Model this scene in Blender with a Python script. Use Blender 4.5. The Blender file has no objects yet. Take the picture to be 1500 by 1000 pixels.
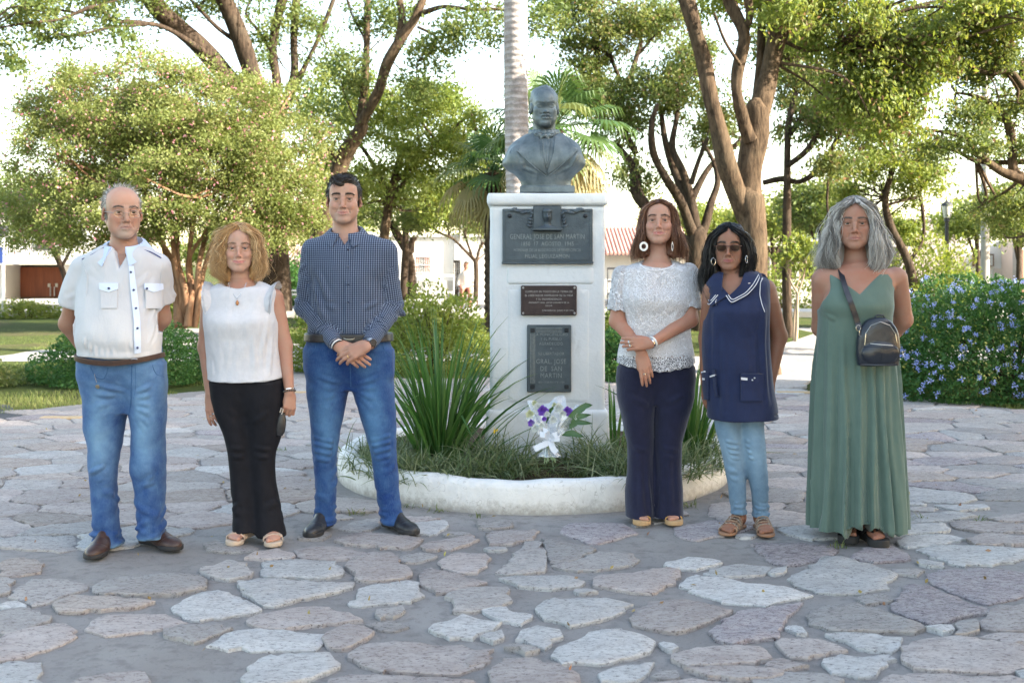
import bpy, math, random
import numpy as np
from mathutils import Vector, Matrix, Euler
random.seed(7); np.random.seed(7)
SC = bpy.context.scene
COL = SC.collection
# ------------------------------------------------------------------ camera, sky, sun, exposure
FPX, HY, CAMZ = 1600.0,385.0,1.36
cd = bpy.data.cameras.new('camera'); cam = bpy.data.objects.new('camera', cd); COL.objects.link(cam)
cam.location = (0,0, CAMZ); cam.rotation_euler = (math.radians(90),0,0)
cd.sensor_width = 36; cd.lens = 36 * FPX / 1500; cd.shift_y = -115 / 1500.0
cd.clip_start = .05; cd.clip_end = 900
cd.dof.use_dof = True; cd.dof.focus_distance = 5.7; cd.dof.aperture_fstop = 4.5
SC.camera = cam
SUN_EL, SUN_DIR = math.radians(27), Vector((.93,-.37,0)).normalized()      # low sun from the right, a little behind the camera
w = bpy.data.worlds.new('World'); SC.world = w; w.use_nodes = True
nt = w.node_tree; nt.nodes.clear()
wo = nt.nodes.new('ShaderNodeOutputWorld'); bg = nt.nodes.new('ShaderNodeBackground'); sky = nt.nodes.new('ShaderNodeTexSky')
sky.sky_type = 'NISHITA'; sky.sun_disc = False; sky.sun_elevation = SUN_EL
sky.sun_rotation = math.atan2(SUN_DIR.x, SUN_DIR.y)
sky.air_density = 1.0; sky.dust_density = 1.0; sky.ozone_density = 1.0
bg.inputs['Strength'].default_value = .15
wb = nt.nodes.new('ShaderNodeMix'); wb.data_type = 'RGBA'; wb.blend_type = 'MULTIPLY'; wb.inputs[0].default_value = 1; wb.inputs[7].default_value = (1.15,1.0,.82,1)   # the photograph's warm white balance
nt.links.new(sky.outputs[0], wb.inputs[6]); nt.links.new(wb.outputs[2], bg.inputs[0]); nt.links.new(bg.outputs[0], wo.inputs[0])
sd = bpy.data.lights.new('sun', 'SUN'); sun = bpy.data.objects.new('sun', sd); COL.objects.link(sun)
sd.energy = 5.0; sd.angle = math.radians(.6); sd.color = (1,.90,.74)
sv = Vector((SUN_DIR.x * math.cos(SUN_EL), SUN_DIR.y * math.cos(SUN_EL), math.sin(SUN_EL)))
sun.rotation_euler = sv.to_track_quat('Z', 'Y').to_euler()
SC.view_settings.view_transform = 'Standard'; SC.view_settings.look = 'None'
SC.view_settings.exposure = 2.32; SC.view_settings.gamma = 1; SC.view_settings.use_curve_mapping = False
R = math.radians

# ------------------------------------------------------------------ helpers
def P(px, py, Y):
    return ((px - 750) * Y / FPX, Y, CAMZ - (py - HY) * Y / FPX)
def GY(py, z=0): return FPX * (CAMZ - z) / (py - HY)            # distance of a ground point seen at row py
def mesh_np(name, V, quads=None, tris=None, smooth=True):
    V = np.asarray(V, dtype=np.float32)
    me = bpy.data.meshes.new(name)
    me.vertices.add(len(V)); me.vertices.foreach_set('co', V.ravel())
    idx = []; tot = []
    if quads is not None and len(quads): q = np.asarray(quads, dtype=np.int32); idx.append(q.ravel()); tot.append(np.full(len(q),4, np.int32))
    if tris is not None and len(tris): t = np.asarray(tris, dtype=np.int32); idx.append(t.ravel()); tot.append(np.full(len(t),3, np.int32))
    idx = np.concatenate(idx); tot = np.concatenate(tot)
    me.loops.add(len(idx)); me.loops.foreach_set('vertex_index', idx)
    me.polygons.add(len(tot)); st = np.concatenate([[0], np.cumsum(tot)[:-1]]).astype(np.int32)
    me.polygons.foreach_set('loop_start', st); me.polygons.foreach_set('loop_total', tot)
    me.polygons.foreach_set('use_smooth', np.full(len(tot), smooth))
    me.update(); return me
def obj(name, me, mat=None, parent=None, loc=None, label=None, cat=None, group=None, kind=None):
    o = bpy.data.objects.new(name, me); COL.objects.link(o)
    if mat is not None and me is not None and len(me.materials) == 0: me.materials.append(mat)
    if parent is not None: o.parent = parent
    if loc is not None: o.location = loc
    tag(o, label, cat, group, kind); return o
def tag(o, label=None, cat=None, group=None, kind=None):
    if label: o['label'] = label
    if cat: o['category'] = cat
    if group: o['group'] = group
    if kind: o['kind'] = kind
    return o
def thing(name, label, cat, loc=(0,0,0), rotz=0, group=None):
    o = bpy.data.objects.new(name, None); COL.objects.link(o); o.empty_display_size = .1
    o.location = loc; o.rotation_euler = (0,0, rotz); return tag(o, label, cat, group)
def attr_col(me, C):
    C = np.asarray(C, dtype=np.float32)
    if C.shape[1] == 3: C = np.hstack([C, np.ones((len(C),1), np.float32)])
    a = me.attributes.new('Col', 'FLOAT_COLOR', 'POINT'); a.data.foreach_set('color', C.ravel())
def attr_vec(me, name, A):
    a = me.attributes.new(name, 'FLOAT_VECTOR', 'POINT'); a.data.foreach_set('vector', np.asarray(A, np.float32).ravel())

class MB:                                                            # simple mesh collector
    def __init__(s): s.v = []; s.f = []
    def add(s, v, f):
        n = len(s.v); s.v += [tuple(p) for p in v]; s.f += [tuple(i + n for i in q) for q in f]; return s
    def box(s, x0, x1, y0, y1, z0, z1, bev=0):
        if bev <= 0:
            v = [(x0,y0,z0),(x1,y0,z0),(x1,y1,z0),(x0,y1,z0),(x0,y0,z1),(x1,y0,z1),(x1,y1,z1),(x0,y1,z1)]
            return s.add(v, [(3,2,1,0),(4,5,6,7),(0,1,5,4),(1,2,6,5),(2,3,7,6),(3,0,4,7)])
        b = bev; rings = []
        def ring(i, z): return [(x0+i,y0+b,z),(x0+b,y0+i,z),(x1-b,y0+i,z),(x1-i,y0+b,z),(x1-i,y1-b,z),(x1-b,y1-i,z),(x0+b,y1-i,z),(x0+i,y1-b,z)]
        def ringin(z): return [(x0+b,y0+b,z)]*0 + [(x0+b,y0+2*b,z),(x0+2*b,y0+b,z),(x1-2*b,y0+b,z),(x1-b,y0+2*b,z),(x1-b,y1-2*b,z),(x1-2*b,y1-b,z),(x0+2*b,y1-b,z),(x0+b,y1-2*b,z)]
        rs = [ringin(z0), ring(0, z0+b), ring(0, z1-b), ringin(z1)]
        v = [p for r in rs for p in r]; f = [tuple(range(7,-1,-1)), tuple(range(24,32))]
        for k in range(3):
            for i in range(8): f.append((k*8+i, k*8+(i+1)%8, k*8+8+(i+1)%8, k*8+8+i))
        return s.add(v, f)
    def lathe(s, prof, c=(0,0,0), n=24, a0=0, a1=2*math.pi):
        full = abs(a1-a0-2*math.pi) < 1e-6; m = n if full else n+1; v = []
        for r, z in prof:
            for i in range(m):
                a = a0+(a1-a0)*i/n; v.append((c[0]+r*math.cos(a), c[1]+r*math.sin(a), c[2]+z))
        f = []
        for k in range(len(prof)-1):
            for i in range(n if full else n):
                j = (i+1) % m; f.append((k*m+i, k*m+j, k*m+m+j, k*m+m+i))
        return s.add(v, f)
    def tube(s, pts, rad, n=8, cap=True, flat=None):
        pts = [Vector(p) for p in pts]; m = len(pts)
        if not hasattr(rad, '__len__'): rad = [rad]*m
        v = []; ref = Vector((0.13,.27,.95)) if abs((pts[-1]-pts[0]).normalized().z) < .9 else Vector((1,.2,0))
        u = None
        for i, p in enumerate(pts):
            d = (pts[min(i+1,m-1)]-pts[max(i-1,0)]); d = d.normalized() if d.length > 1e-9 else Vector((0,0,1))
            u = (ref if u is None else u); u = (u-d*u.dot(d)).normalized(); wv = d.cross(u)
            for k in range(n):
                a = 2*math.pi*k/n; q = u*math.cos(a)*rad[i]+wv*math.sin(a)*rad[i]*(flat or 1); v.append(p+q)
        f = [(i*n+k, i*n+(k+1)%n, i*n+n+(k+1)%n, i*n+n+k) for i in range(m-1) for k in range(n)]
        if cap: f += [tuple(range(n-1,-1,-1)), tuple(range((m-1)*n, m*n))]
        return s.add(v, f)
    def build(s, name, mat=None, parent=None, smooth=False, loc=None, **kw):
        me = bpy.data.meshes.new(name); me.from_pydata(s.v, [], s.f); me.validate()
        if smooth:
            me.polygons.foreach_set('use_smooth', [True]*len(me.polygons))
            try: me.set_sharp_from_angle(angle=R(smooth if smooth > 1 else 50))
            except Exception: pass
        return obj(name, me, mat, parent, loc, **kw)

# ------------------------------------------------------------------ materials
class NT:
    def __init__(s, m): s.t = m.node_tree; s.N = s.t.nodes; s.L = s.t.links
    def n(s, kind, **kw):
        x = s.N.new(kind)
        for k, v in kw.items():
            if k.startswith('i_'):
                key = k[2:]; key = int(key) if key.isdigit() else key.replace('_', ' ')
                x.inputs[key].default_value = v
            else: setattr(x, k, v)
        return x
    def l(s, a, b): s.L.new(a, b)
    def coord(s, kind='Object', scale=None):
        t = s.n('ShaderNodeTexCoord');
        if scale is None: return t.outputs[kind]
        m = s.n('ShaderNodeMapping'); m.inputs['Scale'].default_value = scale; s.l(t.outputs[kind], m.inputs[0]); return m.outputs[0]
    def noise(s, vec, scale, detail=4, rough=.55, out='Fac'):
        x = s.n('ShaderNodeTexNoise'); x.inputs['Scale'].default_value = scale; x.inputs['Detail'].default_value = detail; x.inputs['Roughness'].default_value = rough
        if vec is not None: s.l(vec, x.inputs['Vector'])
        return x.outputs[out]
    def ramp(s, fac, stops, interp='LINEAR'):
        x = s.n('ShaderNodeValToRGB'); x.color_ramp.interpolation = interp; e = x.color_ramp.elements
        while len(e) < len(stops): e.new(.5)
        for q, (p, c) in zip(e, stops):
            q.position = p; q.color = (c, c, c, 1) if not hasattr(c, '__len__') else (*c[:3],1)
        s.l(fac, x.inputs[0]); return x.outputs[0]
    def mix(s, a, b, fac, mode='MIX'):
        x = s.n('ShaderNodeMix', data_type='RGBA', blend_type=mode)
        for sock, val in ((x.inputs[6], a),(x.inputs[7], b),(x.inputs[0], fac)):
            if hasattr(val, 'links') or hasattr(val, 'is_linked'): s.l(val, sock)
            elif hasattr(val, '__len__'): sock.default_value = (*val[:3],1)
            else: sock.default_value = val
        return x.outputs[2]
    def math(s, op, a, b=None, c=None):
        x = s.n('ShaderNodeMath', operation=op)
        for i, v in enumerate((a, b, c)):
            if v is None: continue
            if hasattr(v, 'is_linked'): s.l(v, x.inputs[i])
            else: x.inputs[i].default_value = v
        return x.outputs[0]
    def bump(s, h, dist, strength=1, normal=None):
        x = s.n('ShaderNodeBump'); x.inputs['Distance'].default_value = dist; x.inputs['Strength'].default_value = strength
        s.l(h, x.inputs['Height'])
        if normal is not None: s.l(normal, x.inputs['Normal'])
        return x.outputs[0]
def new_mat(name):
    m = bpy.data.materials.new(name); m.use_nodes = True; m.node_tree.nodes.clear(); return m, NT(m)
def principled(T, color=None, rough=.6, metal=0, normal=None, spec=None, **kw):
    b = T.n('ShaderNodeBsdfPrincipled'); o = T.n('ShaderNodeOutputMaterial'); T.l(b.outputs[0], o.inputs[0])
    if color is not None:
        if hasattr(color, 'is_linked'): T.l(color, b.inputs['Base Color'])
        else: b.inputs['Base Color'].default_value = (*color[:3],1)
    if hasattr(rough, 'is_linked'): T.l(rough, b.inputs['Roughness'])
    else: b.inputs['Roughness'].default_value = rough
    b.inputs['Metallic'].default_value = metal
    if spec is not None: b.inputs['Specular IOR Level'].default_value = spec
    if normal is not None: T.l(normal, b.inputs['Normal'])
    for k, v in kw.items(): b.inputs[k.replace('_', ' ')].default_value = v
    return b
def M(name, c1, c2=None, scale=8, rough=.6, metal=0, bscale=None, bdist=.002, detail=5, coord='Object', stretch=None, spec=None, **kw):
    m, T = new_mat(name); co = T.coord(coord, stretch)
    col = c1 if c2 is None else T.mix(c1, c2, T.ramp(T.noise(co, scale, detail),[(.3,0),(.7,1)]))
    nr = T.bump(T.noise(co, bscale, 5), bdist) if bscale else None
    principled(T, col, rough, metal, nr, spec, **kw); return m

# ------------------------------------------------------------------ numpy noise
_pt = np.random.RandomState(3).permutation(256).astype(np.int32); _pt = np.concatenate([_pt, _pt, _pt])
_gr = np.random.RandomState(5).normal(size=(256,3)).astype(np.float32); _gr /= np.linalg.norm(_gr, axis=1)[:, None]
def noise3(x, y, z):
    xi = np.floor(x).astype(np.int32); yi = np.floor(y).astype(np.int32); zi = np.floor(z).astype(np.int32)
    fx, fy, fz = x-xi, y-yi, z-zi; u, v, ww = [t*t*t*(t*(t*6-15)+10) for t in (fx, fy, fz)]
    r = 0
    for a in (0,1):
        for b in (0,1):
            for c in (0,1):
                g = _gr[_pt[_pt[_pt[(xi+a) & 255]+((yi+b) & 255)]+((zi+c) & 255)] & 255]
                d = g[..., 0]*(fx-a)+g[..., 1]*(fy-b)+g[..., 2]*(fz-c)
                r = r+d*(u if a else 1-u)*(v if b else 1-v)*(ww if c else 1-ww)
    return r*1.5

# ------------------------------------------------------------------ implicit surfaces -> one continuous mesh
def axis(lo, hi, h, fine=()):
    a = [lo];
    while a[-1] < hi:
        st = h
        for f0, f1, hf in fine:
            if f0 <= a[-1] < f1: st = min(st, hf)
        a.append(a[-1]+st)
    return np.array(a, np.float32)
def rot(ex=0, ey=0, ez=0): return np.array(Euler((R(ex), R(ey), R(ez))).to_matrix(), np.float32)
class SDF:
    BIG = .06
    def __init__(s, xs, ys, zs):
        s.ax = [np.asarray(a, np.float32) for a in (xs, ys, zs)]
        s.F = np.full([len(a) for a in s.ax], s.BIG, np.float32); s.frame()
    def frame(s, t=(0,0,0), Rm=None, sc=1.0):
        s.t = np.array(t, np.float32); s.R = np.eye(3, dtype=np.float32) if Rm is None else np.array(Rm, np.float32); s.sc = sc; return s
    def prim(s, fn, lo, hi, k=.0, op='add'):
        k = k*s.sc; lo = np.array(lo, np.float32); hi = np.array(hi, np.float32)
        cor = np.array([[(lo, hi)[i & 1][0],(lo, hi)[i >> 1 & 1][1],(lo, hi)[i >> 2 & 1][2]] for i in range(8)])
        W = (cor*s.sc) @ s.R.T+s.t; m = k+.014; a, b = W.min(0)-m, W.max(0)+m; sl = []
        for i in range(3):
            i0, i1 = np.searchsorted(s.ax[i],[a[i], b[i]]);
            if i1 <= i0: return s
            sl.append(slice(i0, i1))
        x = (s.ax[0][sl[0]]-s.t[0])[:, None, None]; y = (s.ax[1][sl[1]]-s.t[1])[None, :, None]; z = (s.ax[2][sl[2]]-s.t[2])[None, None, :]
        if not np.allclose(s.R, np.eye(3)):
            r = s.R; x, y, z = x*r[0,0]+y*r[1,0]+z*r[2,0], x*r[0,1]+y*r[1,1]+z*r[2,1], x*r[0,2]+y*r[1,2]+z*r[2,2]
        d = fn(x/s.sc, y/s.sc, z/s.sc)*s.sc; f = s.F[tuple(sl)]
        if op == 'add':
            if k > 0:
                h = np.maximum(k-np.abs(f-d),0)/k; s.F[tuple(sl)] = np.minimum(f, d)-h*h*k*.25
            else: s.F[tuple(sl)] = np.minimum(f, d)
        elif op == 'sub':
            d = -d
            if k > 0:
                h = np.maximum(k-np.abs(f-d),0)/k; s.F[tuple(sl)] = np.maximum(f, d)+h*h*k*.25
            else: s.F[tuple(sl)] = np.maximum(f, d)
        return s
    def ell(s, c, r, k=.01, e=None, op='add'):
        c = np.array(c, np.float32); r = np.array(r, np.float32); Rm = None if e is None else rot(*e)
        m = r.max() if Rm is not None else r
        def fn(x, y, z):
            x, y, z = x-c[0], y-c[1], z-c[2]
            if Rm is not None: x, y, z = x*Rm[0,0]+y*Rm[1,0]+z*Rm[2,0], x*Rm[0,1]+y*Rm[1,1]+z*Rm[2,1], x*Rm[0,2]+y*Rm[1,2]+z*Rm[2,2]
            k0 = np.sqrt((x/r[0])**2+(y/r[1])**2+(z/r[2])**2); k1 = np.sqrt((x/r[0]**2)**2+(y/r[1]**2)**2+(z/r[2]**2)**2)+1e-9
            return k0*(k0-1)/k1
        return s.prim(fn, c-m, c+m, k, op)
    def cap(s, a, b, ra, rb=None, k=.01, op='add', flat=1.0, side=(0,1,0)):
        """tapered capsule; 'flat' scales the radius along direction 'side'"""
        a = np.array(a, np.float32); b = np.array(b, np.float32); rb = ra if rb is None else rb
        d = b-a; L2 = float(d @ d)+1e-12; m = max(ra, rb)*max(1, flat)
        sd_ = np.array(side, np.float32); sd_ = sd_-d*(sd_ @ d)/L2; sd_ /= (np.linalg.norm(sd_)+1e-9)
        def fn(x, y, z):
            X, Y_, Z = x-a[0], y-a[1], z-a[2]; t = np.clip((X*d[0]+Y_*d[1]+Z*d[2])/L2,0,1)
            X, Y_, Z = X-t*d[0], Y_-t*d[1], Z-t*d[2]; rr = ra+(rb-ra)*t
            q2 = X*X+Y_*Y_+Z*Z
            if flat != 1:
                w_ = X*sd_[0]+Y_*sd_[1]+Z*sd_[2]; q2n = q2-w_*w_+(w_/flat)**2
                return (np.sqrt(q2n)-rr)*min(1,.5+.5*flat)
            return np.sqrt(q2)-rr
        return s.prim(fn, np.minimum(a, b)-m, np.maximum(a, b)+m, k, op)
    def chain(s, pts, rad, k=.01, op='add', **kw):
        for i in range(len(pts)-1): s.cap(pts[i], pts[i+1], rad[i], rad[i+1], k, op, **kw)
        return s
    def loft(s, keys, k=.02, op='add', n=2.3, off=0, zlo=None, zhi=None):
        """keys: (z, cx, cy, a, b) from low to high z"""
        K = np.array(sorted(keys), np.float64); zz = K[:, 0]
        def interp(z):
            t = []
            for j in range(1,5):
                t.append(catm(zz, K[:, j], z))
            return t
        z0 = zz[0] if zlo is None else zlo; z1 = zz[-1] if zhi is None else zhi
        A = K[:, 3].max()+off; B = K[:, 4].max()+off
        lo = (K[:, 1].min()-A, K[:, 2].min()-B, z0); hi = (K[:, 1].max()+A, K[:, 2].max()+B, z1)
        def fn(x, y, z):
            zc = np.clip(z, zz[0], zz[-1]); cx, cy, a, b = interp(zc); a = np.maximum(a+off, .004); b = np.maximum(b+off, .004)
            X = np.abs(x-cx)/a; Y_ = np.abs(y-cy)/b; q = (X**n+Y_**n)**(1/n)
            d = (q-1)*np.minimum(a, b)
            d = np.maximum(d, np.maximum(z0-z, z-z1)); return d.astype(np.float32)
        return s.prim(fn, lo, hi, k, op)
    def mesh(s):
        F = s.F; ins = F < 0; c = ins[:-1, :-1, :-1].astype(np.int8)
        for a in (0,1):
            for b in (0,1):
                for d in (0,1):
                    if a+b+d: c = c+ins[a:ins.shape[0]-1+a, b:ins.shape[1]-1+b, d:ins.shape[2]-1+d]
        act = (c > 0) & (c < 8); I = np.argwhere(act); nx, ny, nz = act.shape
        vid = np.full(act.shape, -1, np.int32); vid[act] = np.arange(len(I)); i, j, k = I.T
        P_ = np.zeros((len(I),3), np.float64); cnt = np.zeros(len(I))
        X, Y_, Z = s.ax
        co = lambda a, b, d: np.stack([X[i+a], Y_[j+b], Z[k+d]],1)
        V = {(a, b, d): F[i+a, j+b, k+d] for a in (0,1) for b in (0,1) for d in (0,1)}
        for p in V:
            for ax_ in range(3):
                if p[ax_] == 0:
                    q = tuple(1 if t == ax_ else p[t] for t in range(3)); f0, f1 = V[p], V[q]; mk = (f0 < 0) != (f1 < 0)
                    t = np.where(mk, f0/np.where(mk, f0-f1,1),0)[:, None]
                    P_ += np.where(mk[:, None], co(*p)*(1-t)+co(*q)*t, 0); cnt += mk
        P_ /= cnt[:, None]; Q = []
        for ax_ in range(3):
            sl0 = [slice(None)]*3; sl1 = [slice(None)]*3; sl0[ax_] = slice(0,-1); sl1[ax_] = slice(1, None)
            f0, f1 = ins[tuple(sl0)], ins[tuple(sl1)]; E = np.argwhere(f0 != f1)
            u, v = [(1,2),(2,0),(0,1)][ax_]
            ok = (E[:, u] > 0) & (E[:, v] > 0) & (E[:, u] < act.shape[u]) & (E[:, v] < act.shape[v]); E = E[ok]
            flip = f0[tuple(E.T)]
            def g(du, dv):
                e = E.copy(); e[:, u] -= du; e[:, v] -= dv; return vid[tuple(e.T)]
            q = np.stack([g(1,1), g(0,1), g(0,0), g(1,0)],1); q[~flip] = q[~flip][:, ::-1]; Q.append(q)
        return P_, np.concatenate(Q)
def catm(xs, ys, z):
    z = np.asarray(z, np.float64); n = len(xs)
    m = np.gradient(ys, xs) if n > 2 else np.full(n, (ys[-1]-ys[0])/(xs[-1]-xs[0]))
    # monotone-ish limiter keeps lofts from overshooting
    dl = np.diff(ys)/np.diff(xs)
    for i in range(n):
        l_ = dl[max(i-1,0)]; r_ = dl[min(i, n-2)]
        m[i] = 0 if l_*r_ < 0 else np.sign(m[i])*min(abs(m[i]),2.5*min(abs(l_), abs(r_)))
    i = np.clip(np.searchsorted(xs, z)-1,0, n-2); h = xs[i+1]-xs[i]; t = (z-xs[i])/h
    return (2*t**3-3*t**2+1)*ys[i]+(t**3-2*t**2+t)*h*m[i]+(-2*t**3+3*t**2)*ys[i+1]+(t**3-t**2)*h*m[i+1]
def vnormals(V, Q):
    n = np.cross(V[Q[:, 2]]-V[Q[:, 0]], V[Q[:, 3 if Q.shape[1] > 3 else 1]]-V[Q[:, 1 if Q.shape[1] > 3 else 0]])
    if Q.shape[1] == 3: n = np.cross(V[Q[:, 1]]-V[Q[:, 0]], V[Q[:, 2]]-V[Q[:, 0]])
    N = np.zeros_like(V)
    for c in range(Q.shape[1]):
        for d in range(3): N[:, d] += np.bincount(Q[:, c], n[:, d], len(V))
    return N/(np.linalg.norm(N, axis=1)[:, None]+1e-12)
def segd(V, a, b):
    a = np.array(a); d = np.array(b)-a; t = np.clip(((V-a) @ d)/(d @ d+1e-12),0,1); q = V-a-t[:, None]*d
    return np.linalg.norm(q, axis=1), t
class Folds:
    """collects cloth folds (segments) and pushes vertices along their normals"""
    def __init__(s, seed=0): s.f = []; s.r = random.Random(seed)
    def line(s, a, b, w, h): s.f.append((np.array(a, float), np.array(b, float), w, h)); return s
    def about(s, c, ax, rad, n, w, h, spread=.06, tilt=.5, front=True, length=1.2):
        ax = Vector(ax).normalized(); s1 = Vector((1,0,0)); s1 = (s1-ax*s1.dot(ax)).normalized(); s2 = ax.cross(s1)
        for i in range(n):
            a0 = s.r.uniform(0,6.28); o = Vector(c)+ax*s.r.uniform(-spread, spread); L = s.r.uniform(.5,1)*length
            pts = []
            for t in (-.5,0,.5):
                a = a0+t*L*2; pts.append(o+(s1*math.cos(a)+s2*math.sin(a))*rad+ax*(t*tilt*rad*s.r.choice((-1,1))))
            s.line(pts[0], pts[1], w*s.r.uniform(.7,1.3), h*s.r.uniform(.6,1.2)); s.line(pts[1], pts[2], w*s.r.uniform(.7,1.3), h*s.r.uniform(.6,1.2))
        return s
    def apply(s, V, N, noise=None, mask=None):
        D = np.zeros(len(V))
        for a, b, w_, h in s.f:
            lo = np.minimum(a, b)-3*w_; hi = np.maximum(a, b)+3*w_; m = np.all((V > lo) & (V < hi), axis=1)
            if not m.any(): continue
            d, t = segd(V[m], a, b); e = d/w_; fade = np.clip(np.minimum(t, 1-t)*3+.35,0,1)
            D[m] += h*fade*(np.exp(-e*e)-.55*np.exp(-((e-1.5)/.8)**2))
        if noise:
            for am, sx, sy, sz, sd_ in noise:
                nn = noise3(V[:, 0]*sx+sd_, V[:, 1]*sy+sd_*1.7, V[:, 2]*sz-sd_); D += am*nn
        if mask is not None: D = D*mask
        return V+N*D[:, None]
# ------------------------------------------------------------------ people: head, hands, feet, hair, clothes
def skin_mat(name='skin', rough=.58):
    m, T = new_mat(name); a = T.n('ShaderNodeAttribute', attribute_name='Col'); co = T.coord('Object')
    n1 = T.noise(co, 22,5); c = T.mix(a.outputs['Color'],(1.0,.80,.76), T.ramp(n1,[(.38,0),(.7,.7)]), 'MULTIPLY')
    n2 = T.noise(co, 260,3); nb = T.bump(n2,.0006,.5, T.bump(n1,.0015,.4))
    b = principled(T, c, rough, 0, nb, .4)
    b.inputs['Subsurface Weight'].default_value = .06; b.inputs['Subsurface Radius'].default_value = (.012,.004,.002)
    b.inputs['Subsurface Scale'].default_value = 1.0
    return m
def sculpt_head(S, t, Rm, sc, c):
    g = c.get; S.frame(t, Rm, sc); jw = g('jaw', 1.0); fw = g('fw', 1.0)
    S.ell((0,.012,.035),(.076*fw, .097,.080),0)
    S.ell((0,-.042,.040),(.060*fw, .048,.056),.022)
    S.ell((0,-.034,-.028),(.061*fw, .054,.078),.03)
    S.ell((0,-.040,-.072),(.047*jw, .046,.038),.03)
    for q in (-1,1):
        S.cap((q*.048*jw, .006,-.050),(q*.016,-.070,-.098),.016,.014,.025)
        S.ell((q*.0435*fw, -.060,-.024),(.021,.019,.018),.020)
        S.ell((q*.038*jw, -.046,-.052),(.022,.026,.030),.025)
        S.cap((q*.044,-.072,.021),(q*.009,-.086,.016),.0085,.009,.011)
    S.ell((0,-.078,-.101),(.021*g('chin', 1),.015,.014),.018)
    for q in (-1,1):                                                # eye sockets and lids
        S.ell((q*.031,-.100,-.001),(.0185,.020,.0135),.012, op='sub')
        S.ell((q*.0315,-.0715,.0005),(.0165,.0145,.0140),.004)
        ul = .0070-g('squint', 0)
        S.chain([(q*.0465,-.0735,.001),(q*.040,-.0835, ul-.001),(q*.031,-.0875, ul),(q*.023,-.0865, ul-.001),(q*.0175,-.0825,.0005)],[.0030,.0036,.0038,.0036,.0026],.0035)     # upper lid
        S.chain([(q*.0455,-.0745,-.002),(q*.038,-.0825,-.0080),(q*.030,-.0860,-.0088),(q*.022,-.0845,-.0075),(q*.0175,-.0825,-.003)],[.0022,.0028,.0030,.0028,.002],.0035)       # lower lid
    nz = g('nose', 1.0)
    S.chain([(0,-.083,.014),(0,-.094,-.006),(0,-.1065,-.030)],[.0075*nz, .0075*nz, .0088*nz],.012)
    S.ell((0,-.1085,-.0355),(.0098*nz, .0105,.0088),.006)
    for q in (-1,1):
        S.ell((q*.0125*nz, -.0975,-.0395),(.0078,.0095,.0070),.005)
    S.ell((0,-.078,-.063),(.029,.020,.021),.016)
    sm = g('smile', 0); lw = .0245+.0035*sm; up = .0035*sm; mz = -.0675
    S.chain([(-lw, -.0835, mz+up),(-lw*.55,-.0935, mz+.0040+up*.3),(-.0045,-.0985, mz+.0055),(0,-.0980, mz+.0042),(.0045,-.0985, mz+.0055),(lw*.55,-.0935, mz+.0040+up*.3),(lw, -.0835, mz+up)],[.0018,.0034,.0038,.0036,.0038,.0034,.0018],.004)
    S.chain([(-lw*.95,-.0830, mz-.001+up),(-lw*.5,-.0930, mz-.0055+up*.2),(0,-.0965, mz-.0068),(lw*.5,-.0930, mz-.0055+up*.2),(lw*.95,-.0830, mz-.001+up)],[.0018,.0042,.0048,.0042,.0018],.004)
    ml = [(-lw*1.02,-.0865, mz+up),(-lw*.55,-.0985, mz+up*.3),(0,-.1030, mz-.001),(lw*.55,-.0985, mz+up*.3),(lw*1.02,-.0865, mz+up)]
    if g('open', 0):
        o = g('open')
        S.chain(ml, [.0012,.0026*o, .0030*o, .0026*o, .0012],.0015, 'sub')
        S.chain([(-lw*.8,-.080, mz+up),(-lw*.4,-.0885, mz),(0,-.0910, mz),(lw*.4,-.0885, mz),(lw*.8,-.080, mz+up)],[.004]*5,0)
    else:
        S.chain(ml, [.0010,.0016,.0018,.0016,.0010],.002, 'sub')
    for q in (-1,1):
        S.ell((q*.0062,-.1085,-.0455),(.0036,.006,.0032),.002, op='sub')
        nl = g('naso', .5)
        S.chain([(q*.0185,-.0965,-.0375),(q*.0275,-.088,-.052),(q*.0315,-.0815,-.066)],[.0016*nl, .0026*nl, .0012*nl],.010, 'sub')
        if g('bags', 0):
            S.chain([(q*.022,-.0905,-.0145),(q*.033,-.0885,-.0185),(q*.043,-.080,-.0145)],[.0012,.0020,.0010],.004, 'sub')
        if sm: S.ell((q*.038,-.079,-.036),(.013,.010,.011),.012)
        if g('jowl', 0): S.ell((q*.034,-.062,-.080),(.014,.014,.014),.016)
        if g('ears', 1):
            S.ell((q*.0795*fw, .010,-.008),(.0065,.0185,.031),.006,(0,-q*8, q*22))
            S.ell((q*.0855*fw, .006,-.004),(.005,.011,.019),.003,(0,-q*8, q*22), 'sub')
            S.ell((q*.079*fw, .004,-.032),(.006,.009,.009),.006)
    if g('frown', 0):
        for q in (-1,1): S.cap((q*.0045,-.098,.024),(q*.005,-.094,.036),.0012,.0008,.003, 'sub')
    S.frame()
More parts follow.
